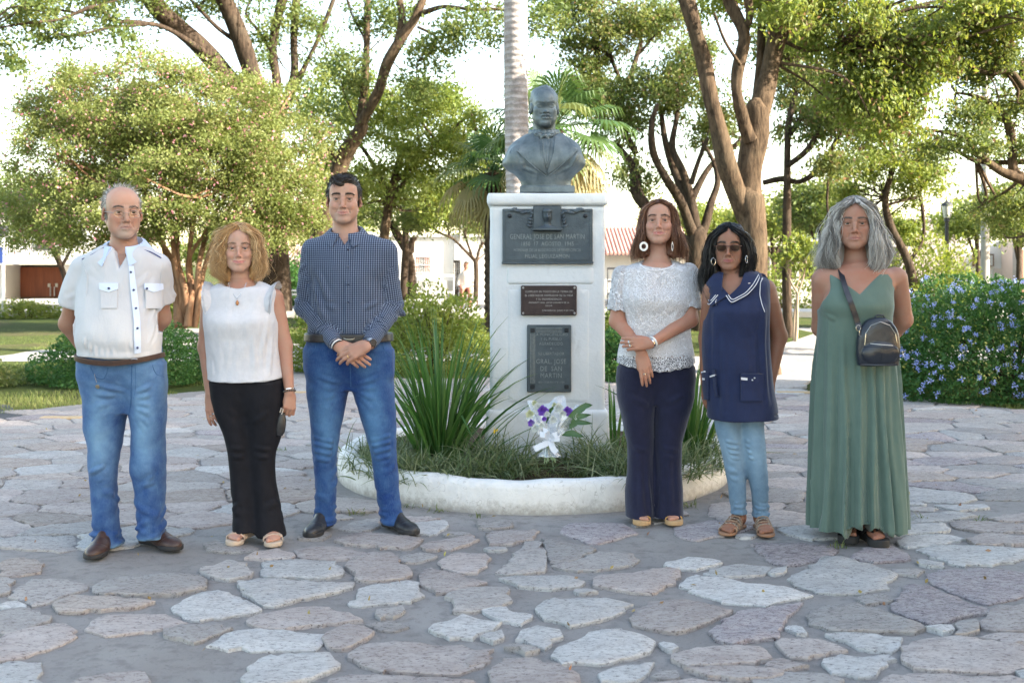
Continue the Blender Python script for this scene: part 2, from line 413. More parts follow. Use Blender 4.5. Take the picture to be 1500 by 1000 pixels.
def head_color(V, t, Rm, sc, c, base):
    """returns colour per vertex (real pigment: lips, brows, stubble, flush; painted shade: eye sockets)"""
    L = ((V-np.array(t)) @ np.array(Rm))/sc; x, y, z = L.T; base = np.array(base)*np.array([.88,.845,.82]); C = np.tile(np.array(base, float),(len(V),1)); g = c.get
    near = (np.abs(x) < .11) & (y < .12) & (np.abs(z) < .14); front = near & (y < -.04)
    def blend(w, col): nonlocal C; w = np.clip(w, 0,1)[:, None]; C = C*(1-w)+np.array(col)*w
    b = np.array(base)
    blend(front*np.exp(-(((np.abs(x)-.042)/.018)**2+((z+.033)/.018)**2))*.32, b*np.array([1.05,.72,.66]))
    blend(front*np.exp(-((x/.015)**2+((z+.035)/.012)**2))*.35, b*np.array([1.05,.74,.68]))
    sm = g('smile', 0); lip = g('lip', b*np.array([.85,.52,.50])); up = .0035*sm; lw = .0245+.0035*sm
    zc = -.0675+up*(np.abs(x)/lw)**2; wl = 1-(np.abs(x)/(lw+.001))**2
    w_ = (wl > 0)*(y < -.078)*np.exp(-(np.abs((z-zc)/(.0082*np.sqrt(np.maximum(wl, .01))))**4)); blend(front*w_*.9, lip)
    if g('open', 0):
        ww = (np.abs(x) < lw*g('teeth', .5))*(y > -.0968)*(y < -.085)*(np.abs(z-zc) < .0036); blend(front*ww, g('inmouth', (.75,.70,.62)))
    bw = g('brow', (.10,.06,.04)); bt = g('browt', .0060)
    zb = .0225+.004*np.cos((np.abs(x)-.033)/.02*1.3)-.003*np.clip((np.abs(x)-.04)/.012,0,1)
    blend(front*(np.abs(x) > .010)*(np.abs(x) < .052)*np.exp(-((z-zb)/bt)**2)*g('browa', .9), bw)
    blend(front*np.exp(-(((np.abs(x)-.032)/.016)**2+((z-.006)/.011)**2))*.50, b*np.array([.52,.40,.36]))   # eye-socket shade painted into the skin colour
    lid = front*(np.abs(np.abs(x)-.032) < .0155)*np.exp(-((z-g('lash', .0042))/.0020)**2)*(y < -.07); blend(lid*g('lasha', .95),(.02,.012,.01))
    if g('stubble', 0):
        s_ = front*(np.clip((-.055-z)/.02,0,1))*np.clip((.055-np.abs(x))/.02,0,1); s_ = s_+front*np.exp(-(((z+.052)/.006)**2+(x/.024)**2))
        blend(s_*g('stubble'), g('stubcol', (.35,.33,.32)))
    if g('goatee', 0): blend(front*np.exp(-((x/.026)**2+((z+.098)/.020)**2))*1.1, g('goatee'))
    ear = near*(np.abs(x) > .074)*(y > -.02)*(z > -.05)*(z < .03); blend(ear*.2, b*np.array([1.05,.6,.5]))
    return C
def brow_hairs(root, t, Rm, sc, col, n=150, seed=0, wd=.0011):
    rs = np.random.RandomState(seed); paths = []
    for i in range(n):
        q = 1 if i % 2 else -1; u = rs.rand(); x = .012+.038*u; z = .0205+.0045*math.sin(u*2.4)-.004*max(0, u-.7)/.3+rs.normal()*.0014; y = -.0962+.019*u**2; l = rs.uniform(.006,.010); d = np.array([q*(.5+.5*u),.25,.75-.9*u]); d /= np.linalg.norm(d); s_ = np.linspace(0,1,3)[:, None]
        paths.append((np.array([q*x, y, z])+d*l*s_)*sc @ np.array(Rm).T+np.array(t))
    m = M('brow_hair_'+root.name, col, rough=.7); strands('eyebrows', root, m, paths, wd, .0004, seed)
def add_eyes(root, t, Rm, sc, iris=(.08,.045,.025), gaze=(0,0)):
    Rm = Matrix([list(map(float, r)) for r in Rm])
    for q in (-1,1):
        c = Vector(t)+Rm @ Vector((q*.0315,-.0752,-.0010))*sc; b = MB(); V = []; n, m = 16,10; r = .0128*sc
        d = Rm @ Vector((gaze[0],-1, gaze[1])).normalized(); u = d.orthogonal().normalized(); v = d.cross(u); cols = []
        for i in range(m+1):
            th = math.pi*i/m*(.5) if i < m else math.pi*.6
            th = [0,.14,.2,.42,.47,.7,.9,1.2,1.5,1.9,2.2][i]
            for k in range(n):
                a = 2*math.pi*k/n; V.append(c+(d*math.cos(th)+(u*math.cos(a)+v*math.sin(a))*math.sin(th))*r)
                cols.append((.005,.005,.005) if th < .22 else (iris if th < .50 else (.36,.31,.28)))
        b.add(V, [(i*n+k, i*n+(k+1) % n, i*n+n+(k+1) % n, i*n+n+k) for i in range(m) for k in range(n)])
        o = b.build('eye', MAT['eye'], root, True); attr_col(o.data, np.array(cols))
def sculpt_hand(S, wrist, fdir, back, thumb, curls=(25,30,30,35), sc=1.0, spread=.06, tcurl=20, tdir=.75, wr=.021):
    """wrist position, finger direction, back-of-hand normal, thumb=+1/-1 along (back x fdir)"""
    y = Vector(fdir).normalized(); z = Vector(back); z = (z-y*z.dot(y)).normalized(); x = y.cross(z)*(-1); x = y.cross(z)
    x = x*thumb                                                     # +x is now the thumb side
    Rm = np.array([[x.x, y.x, z.x],[x.y, y.y, z.y],[x.z, y.z, z.z]], np.float32); S.frame(wrist, Rm, sc)
    S.ell((0,.012,0),(.026,.026,.016),.012)
    xs = (.027,.009,-.009,-.026); kn = (.088,.092,.087,.078); out = {}
    for i in range(4):
        S.cap((xs[i]*.55,.012,0),(xs[i], kn[i],.001),.013,.0105,.010)
    S.ell((0,.05,-.006),(.034,.040,.013),.012)
    S.ell((.026,.035,-.010),(.015,.028,.014),.012)
    L = ((.043,.026,.020),(.047,.030,.021),(.044,.028,.020),(.034,.021,.018))
    for i in range(4):
        p = Vector((xs[i], kn[i],.001)); a = R(curls[i]*.6); yaw = -xs[i]/.027*spread; pts = [p]
        for j in range(3):
            dv = Vector((-math.sin(yaw), math.cos(a)*math.cos(yaw),-math.sin(a))); p = p+dv*L[i][j]; pts.append(p); a += R(curls[i]*(1.0,.8,0)[j])
        S.chain([tuple(v) for v in pts],[.0098,.0088,.0080,.0068],.0035)
        out[i] = pts
    th = [Vector((.022,.018,-.006)), Vector((.022+.030*tdir, .050,-.014)), Vector((.026+.038*tdir, .078,-.018)), Vector((.024+.034*tdir-.012*tcurl/40,.102,-.022))]
    S.chain([tuple(v) for v in th],[.0135,.0118,.0098,.0078],.005); S.frame()
    W = lambda v: Vector(wrist)+(x*v.x+y*v.y+z*v.z)*sc
    return {i: [W(v) for v in out[i]] for i in out} | {'t': [W(v) for v in th]}
def sculpt_foot(S, heel, yaw, sc=1.0, toes=True, side=1, lift=.02):
    """bare foot, toes towards -y turned by yaw; side=+1: big toe on +x"""
    S.frame(heel, rot(0,0, yaw), sc)
    S.ell((0,0, lift+.026),(.028,.034,.028),.02)
    S.cap((0,-.02, lift+.035),(0,-.135, lift+.020),.030,.028,.03, flat=.8, side=(0,0,1))
    S.ell((0,-.15, lift+.016),(.042,.045,.017),.02)
    S.cap((0,-.005, lift+.05),(0,.0,.14),.034,.034,.03)
    S.ell((side*.022,.0, lift+.07),(.013,.013,.014),.01); S.ell((-side*.022,.0, lift+.062),(.013,.013,.014),.01)
    if toes:
        for i, (tx, ty, r) in enumerate(((.027,-.205,.0125),(.010,-.203,.0088),(-.005,-.196,.0082),(-.019,-.187,.0078),(-.031,-.175,.0074))):
            S.cap((side*tx*.9, ty+.04, lift+.014),(side*tx, ty, lift+.010), r, r, .006)
    S.frame()
def shoe(root, heel, yaw, sc, mat, solemat, lace=False, square=0):
    S = SDF(axis(heel[0]-.3, heel[0]+.3,.006), axis(heel[1]-.34, heel[1]+.2,.006), axis(-.02,.16,.006)); S.frame(heel, rot(0,0, yaw), sc)
    S.ell((0,0,.045),(.036,.045,.050),.02); S.cap((0,-.02,.045),(0,-.12,.032),.036,.036,.03)
    S.ell((0,-.165,.022),(.047,.085,.034),.025); S.cap((0,0,.05),(0,.002,.105),.040,.040,.02)
    S.ell((0,-.06,.062),(.030,.06,.038),.02)
    S.prim(lambda x, y, z: z-.012+0*x+0*y, (-.1,-.3,-.06),(.1,.1,.012),.003, 'sub')
    # toe-cap seam
    S.chain([(-.042,-.15,.030),(-.028,-.165,.050),(0,-.172,.058),(.028,-.165,.050),(.042,-.15,.030)],[.002]*5,.004, 'sub')
    V, Q = S.mesh(); V, Q = V-0, Q
    up = obj('shoe', mesh_np('shoe', V, Q), mat, root)
    S = SDF(axis(heel[0]-.3, heel[0]+.3,.005), axis(heel[1]-.34, heel[1]+.2,.005), axis(-.02,.06,.004)); S.frame(heel, rot(0,0, yaw), sc)
    def sole(x, y, z):
        t = np.clip((y+.17)/.17,0,1); w_ = .050-.016*np.sin(np.pi*np.clip(t, 0,1))*.9-.010*t; yy = np.clip(y, -.185,.0)
        d = np.sqrt((x/ w_)**2+((y-yy)/np.where(y < -.1,.064,.042))**2)-1; d = d*.04
        return np.maximum(d, np.abs(z-.011)-.011)
    S.prim(sole, (-.06,-.27,0),(.06,.06,.022),0)
    S.prim(lambda x, y, z: np.maximum(np.abs(x)-.04, np.maximum(np.abs(y-.03)-.0,0))+0*z+1,(-.01,0,0),(.01,.01,.01),0)
    V, Q = S.mesh(); so = obj('sole', mesh_np('sole', V, Q), solemat, up)
    if lace:
        b = MB(); Rz = Matrix.Rotation(R(yaw),3, 'Z')
        for i in range(5):
            yy = -.055-.018*i; zz = .103-.012*i
            b.tube([Vector(heel)+Rz @ Vector(p)*sc for p in ((-.022, yy+.003, zz-.012),(-.01, yy, zz-.001),(.01, yy-.004, zz-.001),(.022, yy-.001, zz-.012))],.0022*sc, 6)
        b.tube([Vector(heel)+Rz @ Vector(p)*sc for p in ((0,-.05,.106),(.018,-.055,.112),(.03,-.062,.098))],.002*sc, 6)
        b.tube([Vector(heel)+Rz @ Vector(p)*sc for p in ((0,-.05,.106),(-.018,-.058,.112),(-.03,-.066,.096))],.002*sc, 6)
        b.build('shoelace', solemat, up, True)
    return up
def strands(name, root, mat, paths, r0=.0011, r1=.0003, seed=0, tone=None):
    """paths: list of (n,3) arrays -> crossed thin strips in one mesh"""
    paths = [np.asarray(p, float) for p in paths]; m = len(paths[0]); Pn = np.stack(paths); N = len(Pn)
    T = np.gradient(Pn, axis=1); T /= np.linalg.norm(T, axis=2)[..., None]+1e-9
    rs = np.random.RandomState(seed); rnd = rs.normal(size=(N, 1,3)); U = np.cross(T, rnd); U /= np.linalg.norm(U, axis=2)[..., None]+1e-9
    rad = (r0+(r1-r0)*np.linspace(0,1, m)**1.5)[None, :, None]*rs.uniform(.8,1.5,(N, 1,1))*1.25
    V = np.stack([Pn+U*rad, Pn-U*rad],2); idx = np.arange(N*m*2).reshape(N, m, 2); Q = np.stack([idx[:, :-1,0], idx[:, :-1,1], idx[:, 1:, 1], idx[:, 1:, 0]],-1).reshape(-1,4)
    me = mesh_np(name, V.reshape(-1,3), Q); rv = rs.uniform(0,1, N) if tone is None else np.clip(np.asarray(tone)*.75+rs.uniform(0,.25, N),0,1); attr_col(me, np.repeat(np.stack([rv, rv, rv],1), m*2, axis=0))
    return obj(name, me, mat, root)
def hair_mat(name, c0, c1, c2=None, rough=.42, top=None):
    m, T = new_mat(name); a = T.n('ShaderNodeAttribute', attribute_name='Col'); co = T.coord('Object', (60,60,8))
    f = T.math('ADD', T.math('MULTIPLY', a.outputs['Fac'],.85), T.math('MULTIPLY', T.noise(co, 2.0,4),.25))
    col = T.ramp(f, [(.15, c0),(.50, c1),(.92, c2 or c1)])
    principled(T, col, rough, 0, T.bump(T.noise(co, 3,4),.004,.8),.45); return m
def cloth_mat(name, color, color2=None, nscale=6, weave=900, bd=.0004, rough=.85, sheen=.2, wr=None, trans=0):
    m, T = new_mat(name); co = T.coord('Object'); c = color if color2 is None else T.mix(color, color2, T.ramp(T.noise(co, nscale, 5),[(.35,0),(.65,1)]))
    nb = T.bump(T.noise(co, weave, 2), bd, .6)
    if wr: nb = T.bump(T.noise(T.coord('Object', wr[1]), wr[0],5,.6), wr[2],.8, nb)
    principled(T, c, rough, 0, nb, .3, Sheen_Weight=sheen); return m
MAT = {}
m_, T_ = new_mat('eye_surface'); principled(T_, T_.n('ShaderNodeAttribute', attribute_name='Col').outputs['Color'],.12); MAT['eye'] = m_
MAT['skin'] = skin_mat()
MAT['blackleather'] = M('black_leather', (.012,.012,.014),(.03,.03,.034),60,.38,0,160,.0006)
MAT['brownleather'] = M('brown_leather', (.035,.018,.014),(.06,.03,.022),50,.42,0,160,.0006)
MAT['rubber'] = M('dark_sole_rubber', (.018,.018,.02), None, rough=.7)
MAT['silver'] = M('silver_metal', (.75,.75,.74), None, rough=.25, metal=1)
MAT['gold'] = M('gold_metal', (.75,.50,.22), None, rough=.3, metal=1)
M('denim_seam', (.03,.09,.22), rough=.9)
def denim(name, dark, light, fade=()):
    """fade zones (x, z, rx, rz, strength) are worn areas of the wash"""
    m, T = new_mat(name); co = T.coord('Object'); a = T.n('ShaderNodeAttribute', attribute_name='Col')
    f = T.math('ADD', a.outputs['Fac'], T.math('MULTIPLY', T.math('SUBTRACT', T.noise(co, 14,5,.65),.5),.55))
    c = T.ramp(f, [(.12, dark),(.8, light)]); st = T.noise(T.coord('Object', (1,1,.12)),420,3)
    c = T.mix(c, (.25,.35,.5), T.ramp(st, [(.5,0),(.8,.16)]))
    nb = T.bump(T.noise(co, 700,2),.0005,.6); nb = T.bump(T.noise(T.coord('Object', (1,1,2.2)),24,5),.004,.45, nb)
    principled(T, c, .82,0, nb, .25, Sheen_Weight=.1); return m
class Person:
    def __init__(s, label, bx, D, name='person', cat='person', z0=.006):
        s.bx, s.D, s.z0 = bx, D, z0; s.root = thing(name, label, cat, (bx, D, z0))
    def q(s, px, py, dy=0):
        Y = s.D+dy; return ((px-750)*Y/FPX-s.bx, dy, CAMZ-s.z0-(py-HY)*Y/FPX)
    def k(s, py, xl, xr, b, dy=0, cy=0):                              # loft key from a pixel row
        l = s.q(xl, py, dy); r = s.q(xr, py, dy); return (l[2],(l[0]+r[0])/2, dy+cy, (r[0]-l[0])/2, b)
    def mesh(s, name, S, mat, parent=None, folds=None, noise=None, smooth=0, **kw):
        V, Q = S.mesh()
        if folds is not None or noise:
            N = vnormals(V, Q); V = (folds or Folds()).apply(V, N, noise)
        me = mesh_np(name, V, Q); o = obj(name, me, mat, parent or s.root, **kw); s.V = V; return o
    def attach(s, o, col): attr_col(o.data, col)
def grid_for(lo, hi, h, fx=(), fy=(), fz=()): return SDF(axis(lo[0], hi[0], h, fx), axis(lo[1], hi[1], h, fy), axis(lo[2], hi[2], h, fz))
def ringbands(P0, ax, r, w_, th=.002, n=20, flat=1.0, up=(0,1,0)):
    """a closed band (bracelet, ring, strap) round an axis"""
    ax = Vector(ax).normalized(); u = Vector(up); u = (u-ax*u.dot(ax)).normalized(); v = ax.cross(u); b = MB(); V = []
    for (rr, h) in ((r, -w_/2),(r+th, -w_/2),(r+th, w_/2),(r, w_/2)):
        for k in range(n):
            a = 2*math.pi*k/n; V.append(Vector(P0)+u*math.cos(a)*rr*flat+v*math.sin(a)*rr+ax*h)
    b.add(V, [(i*n+k, i*n+(k+1) % n, ((i+1) % 4)*n+(k+1) % n, ((i+1) % 4)*n+k) for i in range(4) for k in range(n)]); return b

def collar(p, name, c, rx, ry, mat, parent, back=.034, front=.002, leaf=(.040,.068), open_=.06, flare=.016, post=None, tipout=.016, th=.003):
    """shirt collar: stand ring round the neck plus a folded leaf with pointed tips; c is the centre of the neck base"""
    out = []
    for s_ in (-1,1):
        rows = []; n = 12
        for i in range(n+1):
            u = i/n; a = math.pi*(open_+(1-open_)*u)*s_; w_ = (1-u)**2.2
            top = Vector(c)+Vector((math.sin(a)*rx, -math.cos(a)*ry, front+(back-front)*(1-math.cos(math.pi*u))/2))
            side = math.sin(math.pi*min(1, u*1.25))**1.5 if u < .8 else math.sin(math.pi*.5*(1-u)/.2)*.0
            L = (leaf[0]+(leaf[1]-leaf[0])*w_)*(1-.30*side); dr = Vector((math.sin(a),-math.cos(a),0))
            low = top+dr*(flare+.004*w_+.016*side)+Vector((s_*tipout*w_, -.006*w_, -L)); mid = top.lerp(low, .15)+dr*.007+Vector((0,0,.004)); inn = top-dr*.004+Vector((0,0,-.028))
            rows.append((inn, top, mid, top.lerp(low, .6)+dr*.004, low, low-dr*th, top.lerp(low, .5)-dr*.001))
        V = [v for r_ in rows for v in r_]; f = [(i*7+k, i*7+(k+1) % 7, i*7+7+(k+1) % 7, i*7+7+k) for i in range(n) for k in range(7)]; f += [tuple(range(6,-1,-1)), tuple(range(n*7, n*7+7))]
        b = MB(); b.add(V, f); o = b.build(name, mat, parent, 60)
        if post: post(o)
        out.append(o)
    return out

def vneck(S, xc, zb, zt, slope, y1=-.02, depth=.25):
    S.prim(lambda x, y, z: np.maximum(np.abs(x-xc)-(z-zb)*slope, np.maximum(y-y1, zb-z))*.7,(xc-(zt-zb)*slope, -depth, zb),(xc+(zt-zb)*slope, y1, zt),.003, 'sub')
from mathutils.bvhtree import BVHTree
class Proj:
    """drapes small garment pieces over a finished surface, found along rays from the viewpoint"""
    def __init__(s, P_, V, Q): s.P = P_; s.b = BVHTree.FromPolygons([tuple(v) for v in V.tolist()],[tuple(q) for q in Q.tolist()]); s.o = Vector((-P_.bx, -P_.D, CAMZ-P_.z0))
    def hit(s, px, py, off=.002):
        d = Vector(((px-750)/FPX, 1,-(py-HY)/FPX)).normalized(); h = s.b.ray_cast(s.o, d)
        if h[0] is None:
            p = s.b.find_nearest(s.o+d*(s.P.D-.1)); return p[0]+p[1]*off, p[1]
        n = h[1] if h[1].dot(d) < 0 else -h[1]
        return h[0]+n*off, n
    def patch(s, name, A, B, mat, th=.0025, nu=10, nv=4, parent=None, off=.001, puff=0, **kw):
        """ruled patch between polylines A and B (pixels), resampled"""
        def res(L, n):
            L = [Vector(p).to_2d() for p in L]; ds = [0]
            for i in range(len(L)-1): ds.append(ds[-1]+(L[i+1]-L[i]).length)
            out = []
            for k in range(n+1):
                t = ds[-1]*k/n; i = max(j for j in range(len(ds)-1) if ds[j] <= t+1e-9) if ds[-1] > 0 else 0
                u = 0 if ds[i+1] == ds[i] else (t-ds[i])/(ds[i+1]-ds[i]); out.append(L[i].lerp(L[i+1], u))
            return out
        a, b = res(A, nu), res(B, nu); top = []; bot = []
        for i in range(nu+1):
            for j in range(nv+1):
                p = a[i].lerp(b[i], j/nv); h, n = s.hit(p.x, p.y, off); e = puff*math.sin(math.pi*i/nu)*math.sin(math.pi*j/nv)
                top.append(h+n*(th+e)); bot.append(h-n*.004)
        V = top+bot; N = len(top); f = []; w_ = nv+1
        for i in range(nu):
            for j in range(nv):
                q = (i*w_+j, i*w_+j+1,(i+1)*w_+j+1,(i+1)*w_+j); f.append(q)
        edge = [i*w_ for i in range(nu+1)]+[nu*w_+j for j in range(1, nv+1)]+[i*w_+nv for i in range(nu-1,-1,-1)]+[j for j in range(nv-1,0,-1)]
        for i in range(len(edge)): p, q = edge[i], edge[(i+1) % len(edge)]; f.append((q, p, p+N, q+N))
        m = MB(); m.add(V, f); return m.build(name, mat, parent or s.P.root, True, **kw)
    def line(s, name, pts, r, mat, parent=None, off=0, step=3, flat=None, n=6, **kw):
        L = []
        for i in range(len(pts)-1):
            a, b = Vector(pts[i]).to_2d(), Vector(pts[i+1]).to_2d(); m = max(1, int((b-a).length/step))
            L += [a.lerp(b, k/m) for k in range(m)]
        L.append(Vector(pts[-1]).to_2d()); P3 = [s.hit(p.x, p.y, off)[0] for p in L]
        # a light smoothing keeps cords from jumping
        for _ in range(2): P3 = [P3[0]]+[(P3[i-1]+P3[i]*2+P3[i+1])/4 for i in range(1, len(P3)-1)]+[P3[-1]]
        m = MB(); m.tube(P3, r, n, flat=flat); return m.build(name, mat, parent or s.P.root, True, **kw)
    def disc(s, name, px, py, r, mat, parent=None, th=.003):
        h, n = s.hit(px, py, 0); u = n.orthogonal().normalized(); v = n.cross(u); m = MB(); V = []
        for rr, hh in ((r, -.001),(r, th*.6),(r*.75, th),(r*.3, th*.8)):
            for k in range(12): a = k*math.pi/6; V.append(h+u*math.cos(a)*rr+v*math.sin(a)*rr+n*hh)
        f = [(i*12+k, i*12+(k+1) % 12, i*12+12+(k+1) % 12, i*12+12+k) for i in range(3) for k in range(12)]+[tuple(range(36,48))]
        m.add(V, f); return m.build(name, mat, parent or s.P.root, True)
def hair_long(Pn, t, Rm, sc, rings, face, mat, nstr, wave=(.004,30), lenj=.06, seed=0, part=.02, m=16, volj=.08, r0=.0011, groove=.004, frizz=0, bodyhair=True, cutbelow=None):
    """face=(cx, z centre, half width, half height, depth) opening; rings are in head space"""
    K = np.array(sorted(rings), float); K[:, 3] *= np.where(K[:, 0] > .1,.97,.90); K[:, 4] *= .94; zz = K[:, 0]; face = (face[0], face[1], face[2]+.009, face[3], face[4]); t = np.array(t, float); Rm = np.array(Rm, float)
    lo = np.array([K[:, 1].min()-K[:, 3].max(), K[:, 2].min()-K[:, 4].max(), zz[0]]); hi = np.array([K[:, 1].max()+K[:, 3].max(), K[:, 2].max()+K[:, 4].max(), zz[-1]])
    W = np.array([[(lo, hi)[a][0],(lo, hi)[b][1],(lo, hi)[c][2]] for a in (0,1) for b in (0,1) for c in (0,1)])*sc @ Rm.T+t
    S = grid_for(W.min(0)-.02, W.max(0)+.02,.005); S.frame(t, Rm, sc)
    S.loft([tuple(k) for k in K],0, n=2.1, off=-.006)
    cx, zc, wx, hz, dy = face
    S.prim(lambda x, y, z: ((np.abs((x-cx)/wx)**3+np.abs((z-zc)/hz)**3+np.abs((y+.125)/(.125+dy))**3)**(1/3)-1)*.05,(cx-wx, -.26, zc-hz),(cx+wx, dy, zc+hz),.010, 'sub')
    V, Q = S.mesh(); N = vnormals(V, Q); L = ((V-t) @ Rm)/sc; th = np.arctan2(L[:, 0],-L[:, 1])
    g = noise3(th*9+seed, L[:, 2]*4, L[:, 2]*0+seed)*groove+noise3(th*25, L[:, 2]*7, L[:, 1]*4+seed)*groove*.5
    low = np.clip((zz[0]+.05-L[:, 2])/.05,0,1); g = g+low*noise3(th*20, L[:, 2]*0, L[:, 1]*5)*.012
    base = obj('hair', mesh_np('hair', V+N*g[:, None], Q), mat, Pn.root); attr_col(base.data, np.tile([.35,.35,.35],(len(V),1)))
    m = min(m, 13); rs = np.random.RandomState(seed+1); paths = []
    s_ = np.linspace(0,1, m)
    NL = 110; LK = [(1 if rs.rand() < .5 else -1, math.acos(1-2*rs.rand()**.9), rs.uniform(-.03, lenj*1.2),(volj+.06)*rs.rand()**1.3-.02, rs.rand(), rs.uniform(0,6.28), rs.uniform(.8,1.25)) for _ in range(NL)]; tone = []
    for i in range(int(nstr*1.15)):
        sg, lt, lz, lr, lc, lp, lf = LK[rs.randint(NL)]; th1 = sg*abs(lt+rs.normal()*.085); zb = zz[0]+lz+rs.uniform(-.015,.015); tone.append(lc)
        zt = zz[-1]-.002; ph = lp+rs.normal()*.5; fq = wave[1]*lf*rs.uniform(.95,1.05); rr = 1-.04+lr+.05*rs.rand()
        z = zt-(zt-zb)*(s_**1.25); u = np.clip(s_*2.6,0,1); u = u*u*(3-2*u); th_ = sg*part*3+(th1-sg*part*3)*u
        kx, ky, ka, kb = [catm(zz, K[:, j], np.clip(z, zz[0], zz[-1])) for j in (1,2,3,4)]
        q = 1-np.abs((z-zc)/hz)**3; wz = np.where(q > 0,(wx+.001)*np.maximum(q, 0)**(1/3),0)/np.maximum(ka, .02); phi = np.where(q > 0, np.arcsin(np.minimum(wz, .93)),0)
        th_ = np.sign(th_)*np.maximum(np.abs(th_), phi+rs.uniform(0,.12)*(phi > 0))
        am = wave[0]*np.clip(s_*2.2-.2,0,1); wv = np.sin(z*fq*6.28*.6+ph)*am; w2 = np.cos(z*fq*6.28*.6+ph*1.3)*am
        x = kx+np.sin(th_)*(ka*rr+wv); y = ky-np.cos(th_)*(kb*rr+w2); x = x+np.cos(th_)*w2*1.0
        fly = 4.0 if rs.rand() < .07 else 1.0
        if frizz: fz = frizz*s_*fly; x = x+rs.normal()*fz*.8+np.cumsum(rs.normal(size=m))*frizz*.18*fly; y = y+rs.normal()*fz; z = z+rs.normal()*fz*.6
        pth = np.stack([x, y, z],1)*sc @ Rm.T+t; paths.append(pth)
    strands('hair_strands', base, mat, paths, r0*sc*.75,.0002, seed, tone)
    return base
def hair_short(Pn, t, Rm, sc, build, mat, nstr, ln, flow, lift=.25, seed=0, r0=.0010, thin=None, name='hair'):
    t = np.array(t, float); Rm = np.array(Rm, float); W = t; S = grid_for(W-.15*sc, W+.16*sc, .0036); S.frame(t, Rm, sc); build(S); V, Q = S.mesh(); N = vnormals(V, Q)
    L = ((V-t) @ Rm)/sc; g = noise3(L[:, 0]*60, L[:, 1]*25, L[:, 2]*40+seed)*.0022
    base = obj(name, mesh_np(name, V+N*g[:, None], Q), mat, Pn.root); attr_col(base.data, np.tile([.3,.3,.3],(len(V),1)))
    rs = np.random.RandomState(seed); Nl = N @ Rm; out = np.where((L[:, 0]**2+L[:, 1]**2+(L[:, 2]-.02)**2)**.5 > .078)[0]
    out = out[((L[out]*Nl[out]).sum(1) > 0) & ~((L[out][:, 1] < -.040) & (L[out][:, 2] < .078))]; ch = rs.choice(out, nstr); paths = []
    for i in ch:
        p = L[i]; n = Nl[i]; d = np.array(flow(p), float); d = d-n*(d @ n); d /= np.linalg.norm(d)+1e-9; d = d+rs.normal(size=3)*.25
        l = ln*rs.uniform(.6,1.3); s_ = np.linspace(0,1,5)[:, None]; c = p-n*.002+(d*s_+n*lift*(s_-.45*s_**2))*l; paths.append(c*sc @ Rm.T+t)
    strands(name+'_strands', base, mat, paths, r0*sc, .0003, seed); return base
def body_grid(p, lo, hi, head_t, h=.0078, hands=()):
    fx = [(head_t[0]-.1, head_t[0]+.1,.0031)]+[(a[0]-.11, a[0]+.11,.0040) for a in hands]
    fy = [(head_t[1]-.13, head_t[1]-.02,.0029)]+[(a[1]-.07, a[1]+.05,.0036) for a in hands]
    fz = [(head_t[2]-.13, head_t[2]+.07,.0029)]+[(a[2]-.12, a[2]+.08,.0032) for a in hands]
    return grid_for(lo, hi, h, fx, fy, fz)
